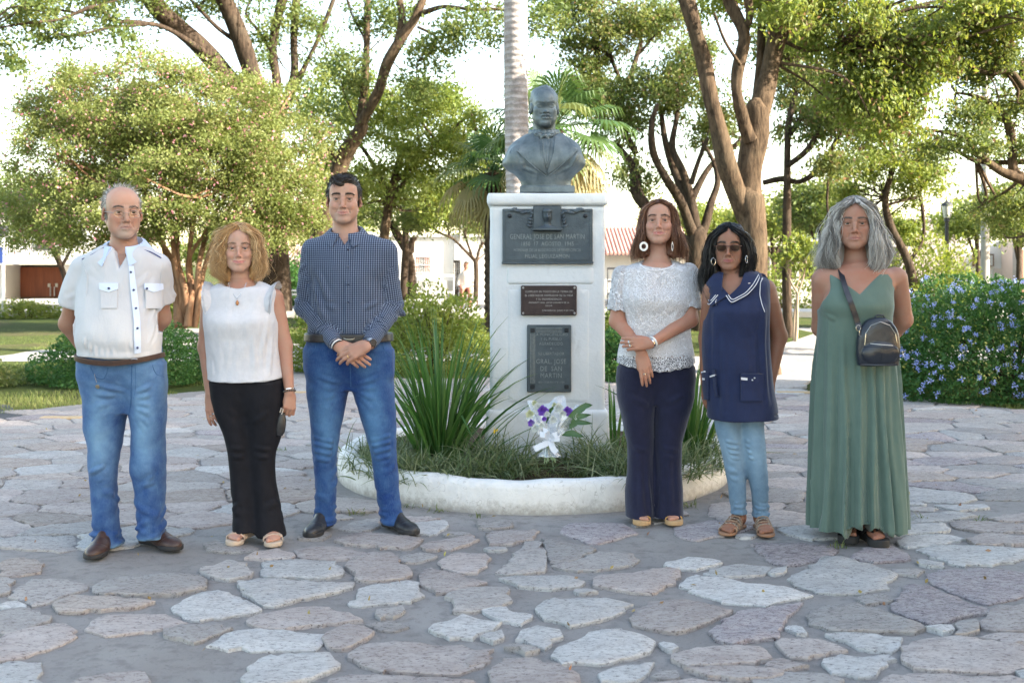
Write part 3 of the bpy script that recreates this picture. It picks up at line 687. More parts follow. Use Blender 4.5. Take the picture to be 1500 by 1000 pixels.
# ================================================================== person: tall man in the checked shirt
def man_checked():
    p = Person('tall young man in a dark blue checked shirt and blue jeans, hands clasped in front', (513-750)*5.57/FPX, 5.57); q, k = p.q, p.k
    base = (.47,.30,.23); t = np.array(q(504,292,.0)); Rm = rot(2,0,5); sc = 1.04
    cfg = dict(smile=1, jaw=1.08, lip=(.40,.18,.16), brow=(.07,.045,.035), stubble=.18, naso=.5, open=.7, chin=1.1, lasha=.6, nose=1.05)
    wl, wr = q(494,505,-.17), q(541,505,-.17)
    el, er = q(449,449,.03), q(573,449,.03); sl, sr = q(460,369,.01), q(562,371,.01)
    S = body_grid(p, (-.34,-.31,.40),(.34,.2,1.86), t, hands=(wl, wr))
    sculpt_head(S, t, Rm, sc, cfg)
    nb = Vector(q(506,352,.035)); S.cap(tuple(Vector(t)+Vector((0,.025,-.06))), tuple(nb),.060,.064,.03); S.cap(tuple(nb), q(508,380,.02),.075,.09,.03)
    torso = [k(352,466,554,.075), k(366,450,568,.10), k(388,452,568,.115, cy=-.005), k(415,459,560,.122, cy=-.01), k(450,458,562,.12, cy=-.015), k(480,453,567,.12, cy=-.015), k(500,454,568,.105), k(516,460,562,.09)]
    S.loft(torso, .03, off=-.015)
    for a, b, c in ((sl, el, wl),(sr, er, wr)):
        S.cap(a, b, .052,.042,.03); S.cap(b, c, .040,.027,.02, flat=.85, side=(0,1,0))
    h1 = sculpt_hand(S, wl, (.80,-.20,-.50),(.05,-1,.25),-1,(12,16,20,24),1.02, tcurl=10, tdir=.4)
    wr2 = tuple(Vector(wr)+Vector((0,-.040,0)))
    h2 = sculpt_hand(S, wr2,(-.90,.03,-.40),(-.10,-1,.35),1,(24,22,22,28),1.04, tcurl=15, tdir=.35)
    V, Q = S.mesh(); body = obj('body', mesh_np('body', V, Q), MAT['skin'], p.root); C = head_color(V, t, Rm, sc, cfg, base)
    hz = V[:, 2] < 1.1; C[hz] *= np.array([.92,.86,.84]); attr_col(body.data, C); add_eyes(p.root, t, Rm, sc, (.06,.05,.04)); brow_hairs(p.root, t, Rm, sc, (.022,.014,.010),140,1)
    # hair
    hm = hair_mat('dark_brown_hair', (.008,.006,.005),(.022,.016,.012),(.06,.045,.035))
    def hb(S):
        S.ell((0,.018,.040),(.0825,.1035,.086),0); S.ell((0,.06,-.02),(.066,.055,.06),.02); S.ell((.0,-.035,.092),(.058,.05,.026),.02)
        S.ell((.01,-.128,-.005),(.077,.078,.083),.008, op='sub')
        for s_ in (-1,1): S.ell((s_*.095,.004,-.030),(.032,.032,.042),.006, op='sub')
        S.ell((0,-.06,-.10),(.12,.10,.085),.01, op='sub')
        S.ell((-.022,-.088,.075),(.030,.012,.013),.010,(0,20,0))
    hair_short(p, t, Rm, sc, hb, hm, 4200,.024, lambda P_: (-.6 if P_[2] > .07 else -.05,-.9 if P_[2] > .07 else -.1,-.2 if P_[2] > .06 else -1),.08,3, r0=.0011)
    # shirt
    S = grid_for((-.40,-.28,.85),(.40,.24,1.62),.0072)
    top = [k(343,474,545,.072, cy=.02), k(349,462,557,.083, cy=.01), k(357,453,567,.095, cy=.0)]+[tuple(x) for x in torso[2:-1]]
    S.loft(top[:],.0, off=.004, zlo=q(0,490)[2])
    for a, b, c in ((sl, el, wl),(sr, er, wr)):
        dirn = (Vector(c)-Vector(b)).normalized(); ce = tuple(Vector(b)+dirn*((Vector(c)-Vector(b)).length-.012))
        S.cap(a, b, .069,.060,.022); S.cap(b, ce, .058,.040,.016)
        S.prim(lambda x, y, z, ce=ce, dirn=dirn: -((x-ce[0])*dirn.x+(y-ce[1])*dirn.y+(z-ce[2])*dirn.z), np.array(ce)-.07, np.array(ce)+.07,.0, 'sub')
    # neck hole
    S.ell(tuple(Vector(q(507,338,.01))),(.072,.085,.050),.006, op='sub'); V0, Q0 = S.mesh(); vneck(S, q(508,0)[0], q(0,362)[2], q(0,336)[2],.55)
    V, Q = S.mesh(); N = vnormals(V, Q); F = Folds(5)
    for s_, b, a in ((-1, el, sl),(1, er, sr)):
        F.about(b, (0,0,1),.058,7,.013,.006,.05,.5); F.about(tuple((Vector(a)+Vector(b))/2),(0,0,1),.066,5,.014,.006,.08,.9)
        cen = (Vector(b)+Vector(wl if s_ < 0 else wr))/2; F.about(cen, Vector(wl if s_ < 0 else wr)-Vector(b),.05,8,.010,.007,.09,.7)
        F.line(q(512+s_*44,400,-.10), q(512+s_*30,440,-.13),.016,.010); F.line(q(512+s_*52,415,-.08), q(512+s_*36,470,-.13),.018,.010)
        F.line(q(512+s_*50,440,-.08), q(512+s_*20,452,-.14),.014,.008); F.line(q(512+s_*54,460,-.08), q(512+s_*25,487,-.13),.014,.007)
    for i, x in enumerate((-40,-22,12,30)): F.line(q(512+x, 470,-.12), q(512+x*1.05,498,-.12),.012,.006)
    V = F.apply(V, N, [(.010,7,5,3.5,2.2),(.005,16,9,9,5.1)])
    def arm_uv(V):
        uv = V[:, [0,2]].copy(); d0 = np.full(len(V),.066)
        for a, b in ((sl, el),(el, wl),(sr, er),(er, wr)):
            d, tt = segd(V, a, b); m = (d < d0) & ((np.abs(V[:, 0]) > .17) | (V[:, 1] < -.15) | (d < .06)); A = np.array(a); dv = np.array(b)-A; L = np.linalg.norm(dv); dv /= L
            s1 = np.cross(dv, (0,1,0)); s1 /= np.linalg.norm(s1); s2 = np.cross(s1, dv); r = V[m]-A; uv[m, 0] = np.arctan2(r @ s2, r @ s1)*.055; uv[m, 1] = r @ dv; d0 = np.where(m, d, d0)
        return uv
    uv = arm_uv(V); m_, T = new_mat('checked_shirt_cloth'); a = T.n('ShaderNodeAttribute', attribute_name='weave'); sp = T.n('ShaderNodeSeparateXYZ'); T.l(a.outputs['Vector'], sp.inputs[0])
    def stripe(out, per, wd):
        f = T.math('FRACT', T.math('MULTIPLY', out, 1/per)); return T.math('LESS_THAN', f, wd)
    lx, lz = stripe(sp.outputs[0],.0108,.24), stripe(sp.outputs[1],.0108,.24)
    c = T.mix((.018,.028,.062),(.12,.165,.25), lx); c = T.mix(c, (.15,.19,.28), T.math('MULTIPLY', lz, .62)); c = T.mix(c, (.32,.37,.46), T.math('MULTIPLY', lx, lz))
    n1 = T.bump(T.noise(T.coord('Object', (1,1,.5)),24,5),.006,.5); principled(T, c, .8,0, n1,.25, Sheen_Weight=.1)
    me = mesh_np('shirt', V, Q); sh = obj('shirt', me, m_, p.root); attr_vec(me, 'weave', np.stack([uv[:, 0]+3, uv[:, 1]+3, uv[:, 0]*0],1))
    pj = Proj(p, V0, Q0)
    # placket, collar, cuffs, buttons
    def weave_patch(o):
        v = np.array([x.co for x in o.data.vertices]); attr_vec(o.data, 'weave', np.stack([v[:, 0]+3, v[:, 2]+3, v[:, 0]*0],1)); return o
    weave_patch(pj.patch('placket', [(505,363),(506,420),(507,492)],[(514,363),(515,420),(516,494)], m_, .005,30,2, sh))
    for y in (366,391,417,443,470): pj.disc('button', 510, y, .0050, M('navy_button', (.02,.03,.07), rough=.3) if y == 366 else bpy.data.materials['navy_button'], sh, .012)
    collar(p, 'collar', q(507,339,.006),.076,.090, m_, sh, post=weave_patch, leaf=(.038,.070), open_=.10, flare=.030, front=-.012, back=.040)
    # jeans
    S = grid_for((-.28,-.2,.02),(.30,.22,1.02),.0072)
    S.loft([k(490,452,571,.118, cy=-.005), k(510,448,574,.122), k(536,449,575,.112, cy=.01), k(556,462,562,.085, cy=.01), k(568,485,538,.05)],0, n=2.4)
    S.loft([k(516,449,516,.108, cy=.01), k(545,447,513,.108, cy=.01), k(580,449,509,.105, cy=.008), k(620,453,502,.088), k(655,456,498,.078, cy=-.005), k(690,458,494,.070, cy=.005), k(730,460,492,.062, cy=.01), k(752,459,493,.060, cy=.01), k(768,458,495,.064, cy=0)],.045, n=2.2, off=-.004)
    S.loft([k(516,508,575,.108, cy=.01), k(545,511,577,.108, cy=.01), k(580,517,579,.105, cy=.008), k(620,530,580,.088), k(655,540,582,.078, cy=-.005), k(690,546,585,.070, cy=.005), k(730,551,587,.062, cy=.01), k(750,554,590,.060, cy=.01), k(766,556,593,.064, cy=0)],.045, n=2.2, off=-.004)
    V, Q = S.mesh(); N = vnormals(V, Q); F = Folds(9)
    for s_, kx, ky in ((-1,477,657),(1,562,655)):
        for j, (dy_, am) in enumerate(((-14,.007),(-5,.011),(5,.010),(16,.006))): F.line(q(kx-17, ky+dy_+s_*3,-.07), q(kx+17, ky+dy_-s_*5,-.07),.010, am)
        ax = 476 if s_ < 0 else 572
        F.about(q(ax, 752,0),(0,0,1),.058,9,.012,.006,.035,.25); F.about(q(ax, 700,0),(0,0,1),.062,6,.014,.006,.09,.9)
        for j in range(5): F.line(q(512+s_*6,566+j*4,-.09), q(512+s_*(44-4*j),552+j*16,-.10),.012,.006-.0006*j)
    V = F.apply(V, N, [(.008,9,9,5,1.2),(.0035,22,15,20,7.7)])
    me = mesh_np('jeans', V, Q); x, y, z = V.T; thigh = np.exp(-(((np.abs(x+.0)-.12)/.06)**2+((z-.62)/.2)**2))*(y < .02); knee = np.exp(-(((z-q(0,640)[2])/.12)**2)-((np.abs(x-.02)-.11)/.05)**2)*(y < 0)
    j = obj('jeans', me, denim('blue_denim_bright', (.006,.034,.15),(.10,.24,.42)), p.root); attr_col(me, np.repeat((.20+.22*thigh+.18*knee-.08*np.exp(-((x-.0)/.05)**2))[:, None],3,1))
    pj2 = Proj(p, V, Q); seam = bpy.data.materials['denim_seam']
    for s_ in (-1,1):
        pj2.line('seam', [(512+s_*48,496),(512+s_*50,512),(512+s_*62,524)],.0022, seam, j)
        pj2.patch('belt_loop', [(512+s_*38-2,486),(512+s_*38-2,504)],[(512+s_*38+2,486),(512+s_*38+2,504)], seam, .006,6,2, j)
    pj2.line('seam', [(512,500),(513,540),(514,566)],.0025, seam, j)
    pj2.line('seam', [(450,500),(512,503),(574,500)],.0016, seam, j, step=6)
    # belt
    S = grid_for((-.28,-.2,.9),(.3,.2,1.04),.004); z1, z0 = q(0,487)[2], q(0,499)[2]
    S.loft([k(484,451,572,.130, cy=-.012), k(503,449.5,573.5,.130, cy=-.010)],0, n=2.5, off=.012, zlo=z0, zhi=z1); belt = p.mesh('belt', S, MAT['blackleather'])
    pb = Proj(p, *S.mesh()); bm = M('pewter_buckle', (.35,.33,.30), rough=.35, metal=1)
    pb.line('buckle', [(502,489),(521,489),(521,497),(502,497),(502,489)],.0028, bm, belt, off=.003, step=4)
    # watch, bracelets, ring
    wd = (Vector(wr)-Vector(er)).normalized(); wt = ringbands(Vector(wr)-wd*.012+Vector((0,-.012,0)), wd, .031,.020,.003,24,.9).build('wristwatch', M('steel_watch', (.55,.55,.55), rough=.3, metal=1), p.root, True)
    cdir = Vector((.55,-.75,.15)).normalized(); c0 = Vector(wr)-wd*.012+Vector((0,-.012,0))+cdir*.031; u = cdir.orthogonal().normalized(); v = cdir.cross(u); b = MB()
    b.add([c0+(u*math.cos(a)+v*math.sin(a))*r_+cdir*h_ for r_, h_ in ((.019,-.004),(.020,.004),(.017,.008)) for a in [i*math.pi/10 for i in range(20)]],[(i*20+k_, i*20+(k_+1) % 20, i*20+20+(k_+1) % 20, i*20+20+k_) for i in (0,1) for k_ in range(20)]+[tuple(range(40,60))]); b.build('watch_face', MAT['blackleather'], wt, True)
    wd2 = (Vector(wl)-Vector(el)).normalized()
    ringbands(Vector(wl)-wd2*.002, wd2,.029,.006,.003,20,.9).build('bracelet', M('white_cord', (.75,.75,.74), rough=.6), p.root, True, label='thin white bracelet')
    ringbands(Vector(wl)+wd2*.007, wd2,.029,.005,.003,20,.9).build('bracelet', MAT['blackleather'], p.root, True, label='thin black bracelet')
    r1 = h2[2]; d_ = (r1[1]-r1[0]).normalized(); ringbands(r1[0]+(r1[1]-r1[0])*.45, d_, .0098,.005,.0016,14).build('finger_ring', MAT['gold'], p.root, True)
    hz0 = 0
    shoe(p.root, q(477,776,.055)[:2]+(hz0,),-9,1.02, MAT['blackleather'], MAT['rubber'], True)
    shoe(p.root, q(570,776,.06)[:2]+(hz0,),38,1.02, MAT['blackleather'], MAT['rubber'], True)
    return p
# ================================================================== person: older man in the white shirt
def man_white():
    p = Person('older bald man with glasses, white short-sleeved shirt, brown belt and blue jeans', (184-750)*5.2/FPX, 5.2); q, k = p.q, p.k
    base = (.42,.265,.20); t = np.array(q(179,311,-.01)); Rm = rot(2,0,30); sc = 1.06
    cfg = dict(smile=0, jaw=1.06, fw=1.0, lip=(.30,.15,.13), brow=(.12,.09,.075), browt=.0045, browa=.8, stubble=.25, naso=1.1, bags=1, jowl=1, frown=1, nose=1.12, goatee=(.36,.28,.235), chin=1.0, lasha=.4)
    sl, sr = q(124,393,.01), q(230,390,.02); el, er = q(100,474,.07), q(237,466,.12); wl, wr = q(128,518,.15), q(205,515,.17)
    S = body_grid(p, (-.38,-.22,.6),(.30,.28,1.80), t)
    sculpt_head(S, t, Rm, sc, cfg); S.cap(tuple(Vector(t)+Vector((0,.025,-.06))), q(181,372,.03),.058,.062,.03); S.cap(q(181,372,.03), q(184,392,.02),.072,.09,.03)
    torso = [k(376,148,216,.075), k(388,126,234,.10), k(402,122,237,.115), k(430,116,237,.12, cy=-.01), k(465,115,238,.135, cy=-.025), k(495,116,238,.14, cy=-.035), k(512,120,236,.13, cy=-.03), k(524,128,230,.11, cy=-.03)]
    S.loft(torso, .03, off=-.016)
    for a, b, c in ((sl, el, wl),(sr, er, wr)): S.cap(a, b, .050,.042,.03); S.cap(b, c, .043,.029,.02)
    sculpt_hand(S, wl, (.9,.1,-.2),(.1,.9,.2),1,(35,35,35,35),.95); sculpt_hand(S, wr, (-.9,.1,-.2),(-.1,.9,.2),-1,(35,35,35,35),.95)
    V, Q = S.mesh(); body = obj('body', mesh_np('body', V, Q), MAT['skin'], p.root); C = head_color(V, t, Rm, sc, cfg, base)
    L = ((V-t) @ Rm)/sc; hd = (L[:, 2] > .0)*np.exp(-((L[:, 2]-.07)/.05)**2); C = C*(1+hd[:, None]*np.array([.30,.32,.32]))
    arms = np.abs(V[:, 0]) > .19; C[arms] *= np.array([.80,.72,.66]); attr_col(body.data, C); add_eyes(p.root, t, Rm, sc, (.07,.05,.03),(.15,0)); brow_hairs(p.root, t, Rm, sc, (.10,.08,.07),80,2,.0009)
    hm = hair_mat('thin_grey_hair', (.16,.15,.14),(.33,.31,.29),(.55,.53,.50))
    def hb(S):
        S.ell((0,.022,.036),(.0795,.0985,.083),0); S.ell((0,.06,-.02),(.06,.05,.055),.02)
        S.ell((0,-.055,.075),(.073,.115,.10),.006, op='sub'); S.ell((0,-.13,-.02),(.09,.10,.10),.008, op='sub')
        for s_ in (-1,1): S.ell((s_*.095,.004,-.030),(.032,.032,.040),.006, op='sub')
        S.ell((0,-.06,-.10),(.12,.10,.085),.01, op='sub')
    hs = hair_short(p, t, Rm, sc, hb, hm, 2600,.020, lambda P_: (0,.8,-.7),.35,4, r0=.0010)
    rs = np.random.RandomState(8); paths = []                        # thin wisps standing over the crown
    for i in range(420):
        a = rs.uniform(-1.0,1.0); b = rs.uniform(-.25,1.0); x = .070*math.sin(a); yy = .01+.08*b; zz = .035+.080*math.sqrt(max(0,1-(x/.077)**2-((yy-.012)/.098)**2))
        pt = np.array([x, yy, zz]); n = np.array([x/.077,(yy-.01)/.098,(zz-.035)/.08]); n /= np.linalg.norm(n); d = n*.8+rs.normal(size=3)*.45+np.array([0,.2,0]); l = rs.uniform(.012,.030)
        s_ = np.linspace(0,1,5)[:, None]; c = pt+d*l*s_+np.array([.3,.3,-.25])*l*s_**2; paths.append(c*sc @ Rm.T+t)
    strands('hair_wisps', hs, hm, paths, .0007,.0002,4)
    # glasses
    gl = thing_part = MB(); Rv = Matrix([list(map(float, r)) for r in Rm]); W = lambda v: Vector(t)+Rv @ Vector(v)*sc
    for s_ in (-1,1):
        ring = [W((s_*.033+math.cos(a)*.0225,-.1065+abs(math.cos(a)*.0225+s_*s_*.0)*.10+.0,-.008+math.sin(a)*.0165)) for a in [i*2*math.pi/24 for i in range(25)]]
        gl.tube(ring, .0007,6, cap=False); gl.tube([W((s_*.0555,-.104,-.004)), W((s_*.070,-.090,-.002)), W((s_*.078,-.03,0)), W((s_*.080,.012,.002))],.0011,6)
    gl.tube([W((-.0105,-.1065,-.005)), W((0,-.110,-.002)), W((.0105,-.1065,-.005))],.0010,6)
    g = gl.build('glasses', M('thin_wire', (.28,.26,.24), rough=.35, metal=1), p.root, True)
    gm, T = new_mat('clear_lens'); gb = T.n('ShaderNodeBsdfGlossy', i_Roughness=.03); tr = T.n('ShaderNodeBsdfTransparent'); mx = T.n('ShaderNodeMixShader', i_Fac=.05); o = T.n('ShaderNodeOutputMaterial')
    T.l(tr.outputs[0], mx.inputs[1]); T.l(gb.outputs[0], mx.inputs[2]); T.l(mx.outputs[0], o.inputs[0])
    for s_ in (-1,1):
        b = MB(); b.add([W((s_*.033+math.cos(a)*.022,-.1062+abs(math.cos(a))*.002,-.008+math.sin(a)*.016)) for a in [i*2*math.pi/20 for i in range(20)]],[tuple(range(20))]); b.build('lens', gm, g)
    # shirt
    sh_m = cloth_mat('white_shirt_cotton', (.47,.48,.515),(.51,.52,.55),5,1200,.0004,.8,.1,(18,(1,1,.45),.006))
    S = grid_for((-.40,-.24,.86),(.30,.26,1.52),.0072)
    S.loft([k(361,150,216,.078, cy=.015), k(368,137,227,.090, cy=.008), k(378,126,234,.098)]+torso[2:-1],0, off=.006, zlo=q(0,521)[2])
    for a, b, hw, f0 in ((sl, el, .075,.66),(sr, er, .070,.66)):
        dv = Vector(b)-Vector(a); e = Vector(a)+dv*(f0+.1); S.cap(a, tuple(e),.066, hw, .020); ce = Vector(a)+dv*f0; dn = dv.normalized()
        S.prim(lambda x, y, z, ce=ce, dn=dn, a=a: np.maximum(-((x-ce.x)*dn.x+(y-ce.y)*dn.y+(z-ce.z)*dn.z), np.abs(x-ce.x+(.03 if a[0] < 0 else -.03))-.105), np.array(ce)-.13, np.array(ce)+.13,.0, 'sub')
        S.cap(tuple(ce-dn*.03), tuple(ce+dn*.05),.058,.056,0, 'sub')
    S.ell(q(181,357,.010),(.072,.085,.050),.006, op='sub'); V0, Q0 = S.mesh(); vneck(S, q(187,0)[0], q(0,394)[2], q(0,352)[2],.42)
    V, Q = S.mesh(); N = vnormals(V, Q); F = Folds(21)
    for s_ in (-1,1):
        F.line(q(180+s_*50,412,-.07), q(180+s_*34,455,-.12),.016,.009); F.line(q(180+s_*54,425,-.06), q(180+s_*44,490,-.12),.018,.010); F.line(q(180+s_*46,395,-.09), q(180+s_*20,420,-.11),.014,.005)
        F.line(q(180+s_*58,450,-.05), q(180+s_*40,505,-.13),.012,.006)
        for j in range(6): xx = 180+s_*(12+9*j); F.line(q(xx, 496,-.16), q(xx+s_*2,520,-.16),.009,.006)
        F.about(q(180-58*1 if s_ < 0 else 238,425,.04),(0,0,1),.073,5,.013,.007,.05,.8)
    V = F.apply(V, N, [(.011,6,5,3.5,4.2),(.005,15,9,8,6.1)]); me = mesh_np('shirt', V, Q); sh = obj('shirt', me, sh_m, p.root); pj = Proj(p, V0, Q0)
    blue = cloth_mat('pale_blue_trim', (.46,.56,.78), None); navy = M('navy_piping', (.03,.035,.16), rough=.8)
    pj.patch('placket', [(189,390),(191,420),(196,470),(197,518)],[(196,390),(200,420),(205,470),(206,516)], cloth_mat('blue_white_placket', (.60,.68,.84)),.009,30,2, sh)
    bt = M('navy_shirt_button', (.04,.06,.16), rough=.3)
    for y, x in ((399,192),(425,196),(452,199),(481,201),(508,201)): pj.disc('button', x, y, .0058, bt, sh, .016)
    for x0, x1, bx in ((147,174,161),(211,236,214)):
        pk = pj.patch('pocket', [(x0+1,416),(x0+2,452)],[(x1-1,416),(x1-2,452)], sh_m, .008,12,8, sh)
        mid = (x0+x1)/2; fl = pj.patch('pocket_flap', [(x0,415),(x0,424),(mid, 428.5)],[(x1,415),(x1,424),(mid, 428.5)], cloth_mat('flap_cloth', (.58,.66,.82)),.012,8,8, sh)
        pj.disc('button', bx, 423,.0062, bt, sh, .019)
    pj.line('piping', [(121,380),(136,373),(153,363)],.0032, navy, sh, off=.002); pj.line('piping', [(209,366),(222,370),(236,378)],.0026, navy, sh, off=.002)
    pj.line('sleeve_seam', [(119,384),(128,402),(127,432)],.0016, sh_m, sh, off=.001); pj.line('sleeve_seam', [(238,384),(235,410),(236,432)],.0016, sh_m, sh, off=.001)
    collar(p, 'collar', q(183,358,.004),.080,.094, blue, sh, leaf=(.042,.092), open_=.13, back=.042, front=-.012, tipout=.016, flare=.034)
    # jeans
    S = grid_for((-.30,-.22,.01),(.30,.24,1.0),.0072)
    S.loft([k(508,121,236,.132, cy=-.02), k(535,120,238,.132, cy=-.01), k(556,122,239,.118), k(584,138,226,.085, cy=.01), k(600,165,205,.05)],0, n=2.4)
    S.loft([k(535,121,188,.116), k(575,120,187,.114), k(612,122,183,.105), k(650,127,178,.09), k(685,130,173,.082, cy=-.008), k(715,132,173,.08, cy=.005), k(760,135,176,.075), k(785,136,179,.078), k(798,137,181,.08)],.045, n=2.2, off=-.004)
    S.loft([k(535,178,239,.116), k(575,185,243,.114), k(612,190,243,.105), k(650,192,243,.09), k(685,193,244,.082, cy=-.008), k(715,195,242,.08, cy=.005), k(750,199,241,.075), k(772,200,242,.078), k(789,202,243,.08)],.045, n=2.2, off=-.004)
    V, Q = S.mesh(); N = vnormals(V, Q); F = Folds(19)
    F.line(q(131,693,-.08), q(150,684,-.09),.012,.010); F.line(q(150,684,-.09), q(172,690,-.08),.010,.014); F.line(q(140,705,-.09), q(166,699,-.09),.012,.009)
    F.line(q(243,686,-.07), q(228,697,-.09),.012,.013); F.line(q(228,697,-.09), q(204,716,-.08),.014,.008); F.line(q(240,672,-.07), q(226,650,-.09),.014,.007); F.line(q(240,704,-.07), q(214,712,-.08),.012,.009)
    F.about(q(158,786,0),(0,0,1),.080,10,.012,.008,.028,.22); F.about(q(221,777,0),(0,0,1),.080,10,.012,.008,.028,.22)
    F.about(q(155,740,0),(0,0,1),.075,5,.016,.006,.10,.9); F.about(q(219,740,0),(0,0,1),.075,5,.016,.006,.10,.9)
    for s_ in (-1,1):
        for j in range(6): F.line(q(190+s_*4,578+j*6,-.11), q(186+s_*(48-3*j),560+j*17,-.11),.013,.007)
    V = F.apply(V, N, [(.010,8,8,5,3.2),(.004,20,14,18,2.7)]); x, y, z = V.T; fr = (y < .03)
    f = .20+.42*fr*np.exp(-(((x+.10)/.055)**2+((z-q(0,640)[2])/.17)**2))+.40*fr*np.exp(-(((x-.11)/.05)**2+((z-q(0,628)[2])/.20)**2))+.14*np.clip((z-q(0,610)[2])/.12,0,1)
    z0 = np.where(x < 0, q(0,797)[2], q(0,787)[2]); f = f+.35*np.exp(-((z-z0)/.012)**2)
    me = mesh_np('jeans', V, Q); j = obj('jeans', me, denim('blue_denim_worn', (.008,.042,.17),(.17,.32,.48)), p.root); attr_col(me, np.repeat(f[:, None],3,1)); pj2 = Proj(p, V, Q); seam = bpy.data.materials['denim_seam']
    pj2.line('seam', [(133,538),(140,553),(152,556),(157,545),(158,538)],.0018, seam, j); pj2.line('seam', [(222,532),(228,548),(240,552)],.0018, seam, j)
    pj2.line('seam', [(193,535),(193,560),(192,588),(189,606)],.0026, seam, j); pj2.line('seam', [(198,535),(199,565),(196,584)],.0012, seam, j)

    pj2.line('key_chain', [(139,547),(140,553),(142,560)],.0018, MAT['silver'], p.root, off=.004); tg = pj2.disc('key_tag', 143,566,.0105, M('brass_tag', (.40,.34,.24), rough=.4, metal=.8), p.root, th=.004)
    S = grid_for((-.30,-.22,.88),(.30,.2,1.06),.004); S.loft([k(512,120,237,.140, cy=-.026), k(542,119.5,238,.140, cy=-.020)],0, n=2.5, off=.012)
    def band(x, y, z): zc = q(0,527)[2]-.02*(1-(x/.19)**2)+.03*(x > 0)*x; return np.abs(z-zc)-.0195+0*y
    V, Q = S.mesh(); zc = q(0,522)[2]-.018*(1-(V[:, 0]/.19)**2)+.06*np.clip(V[:, 0],0,1); zm = (V[:, 2].max()+V[:, 2].min())/2; V[:, 2] = (V[:, 2]-zm)*.40+zc
    belt = obj('belt', mesh_np('belt', V, Q), MAT['brownleather'], p.root); pb = Proj(p, V, Q); pb.line('buckle', [(188,525),(203,524),(203,533),(188,534),(188,525)],.0022, MAT['silver'], belt, off=.004, step=4)
    # phone pouch on the belt
    b = MB(); c = q(121,533,-.01); b.box(c[0]-.014, c[0]+.018, c[1]-.035, c[1]+.03, c[2]-.05, c[2]+.03,.008); b.build('belt_pouch', MAT['blackleather'], p.root, 60)
    shoe(p.root, q(160,806,.035)[:2]+(0,),2,1.04, MAT['brownleather'], MAT['rubber']); shoe(p.root, q(216,800,.10)[:2]+(0,),52,1.04, MAT['brownleather'], MAT['rubber'])
    return p
def cloth_person_common(): pass
def sandal_sole(root, heel, yaw, sc, mat, h=.022, name='sandal', wide=1.0, dark=None):
    S = SDF(axis(heel[0]-.2, heel[0]+.2,.005), axis(heel[1]-.34, heel[1]+.2,.005), axis(-.02,.07,.004)); S.frame(heel, rot(0,0, yaw), sc)
    def sole(x, y, z):
        t = np.clip((y+.17)/.17,0,1); w_ = (.046-.013*np.sin(np.pi*t)-.008*t)*wide; yy = np.clip(y, -.172,.0)
        return np.maximum((np.sqrt((x/w_)**2+((y-yy)/np.where(y < -.1,.052,.040))**2)-1)*.04, np.abs(z-h/2)-h/2)
    S.prim(sole, (-.06,-.25,0),(.06,.06, h),0); V, Q = S.mesh(); return obj(name, mesh_np(name, V, Q), mat, root)
def strap(root, heel, yaw, sc, pts, w_, th, mat, name='strap', parent=None):
    """band over the foot: pts in foot space, w_ along the foot"""
    Rz = Matrix.Rotation(R(yaw),3, 'Z'); b = MB(); V = []; n = len(pts)
    for i, (x, y, z) in enumerate(pts):
        for (dy, dz) in ((-w_/2,0),(w_/2,0),(w_/2, th),(-w_/2, th)):
            sgn = x/ .045; V.append(Vector(heel)+Rz @ Vector((x+sgn*dz*.7, y+dy, z+dz))*sc)
    f = [(i*4+k, i*4+(k+1) % 4, i*4+4+(k+1) % 4, i*4+4+k) for i in range(n-1) for k in range(4)]+[(3,2,1,0),((n-1)*4,(n-1)*4+1,(n-1)*4+2,(n-1)*4+3)]
    b.add(V, f); return b.build(name, mat, parent or root, 60)
ARC = lambda y, h0, top, w_=.043, skew=0: [(-w_, y-skew, h0),(-w_*.93, y-skew*.8, h0+(top-h0)*.5),(-w_*.6, y-skew*.5, top*.93),(0, y, top+.002),(w_*.6, y+skew*.5, top*.96),(w_*.93, y+skew*.8, h0+(top-h0)*.55),(w_, y+skew, h0)]
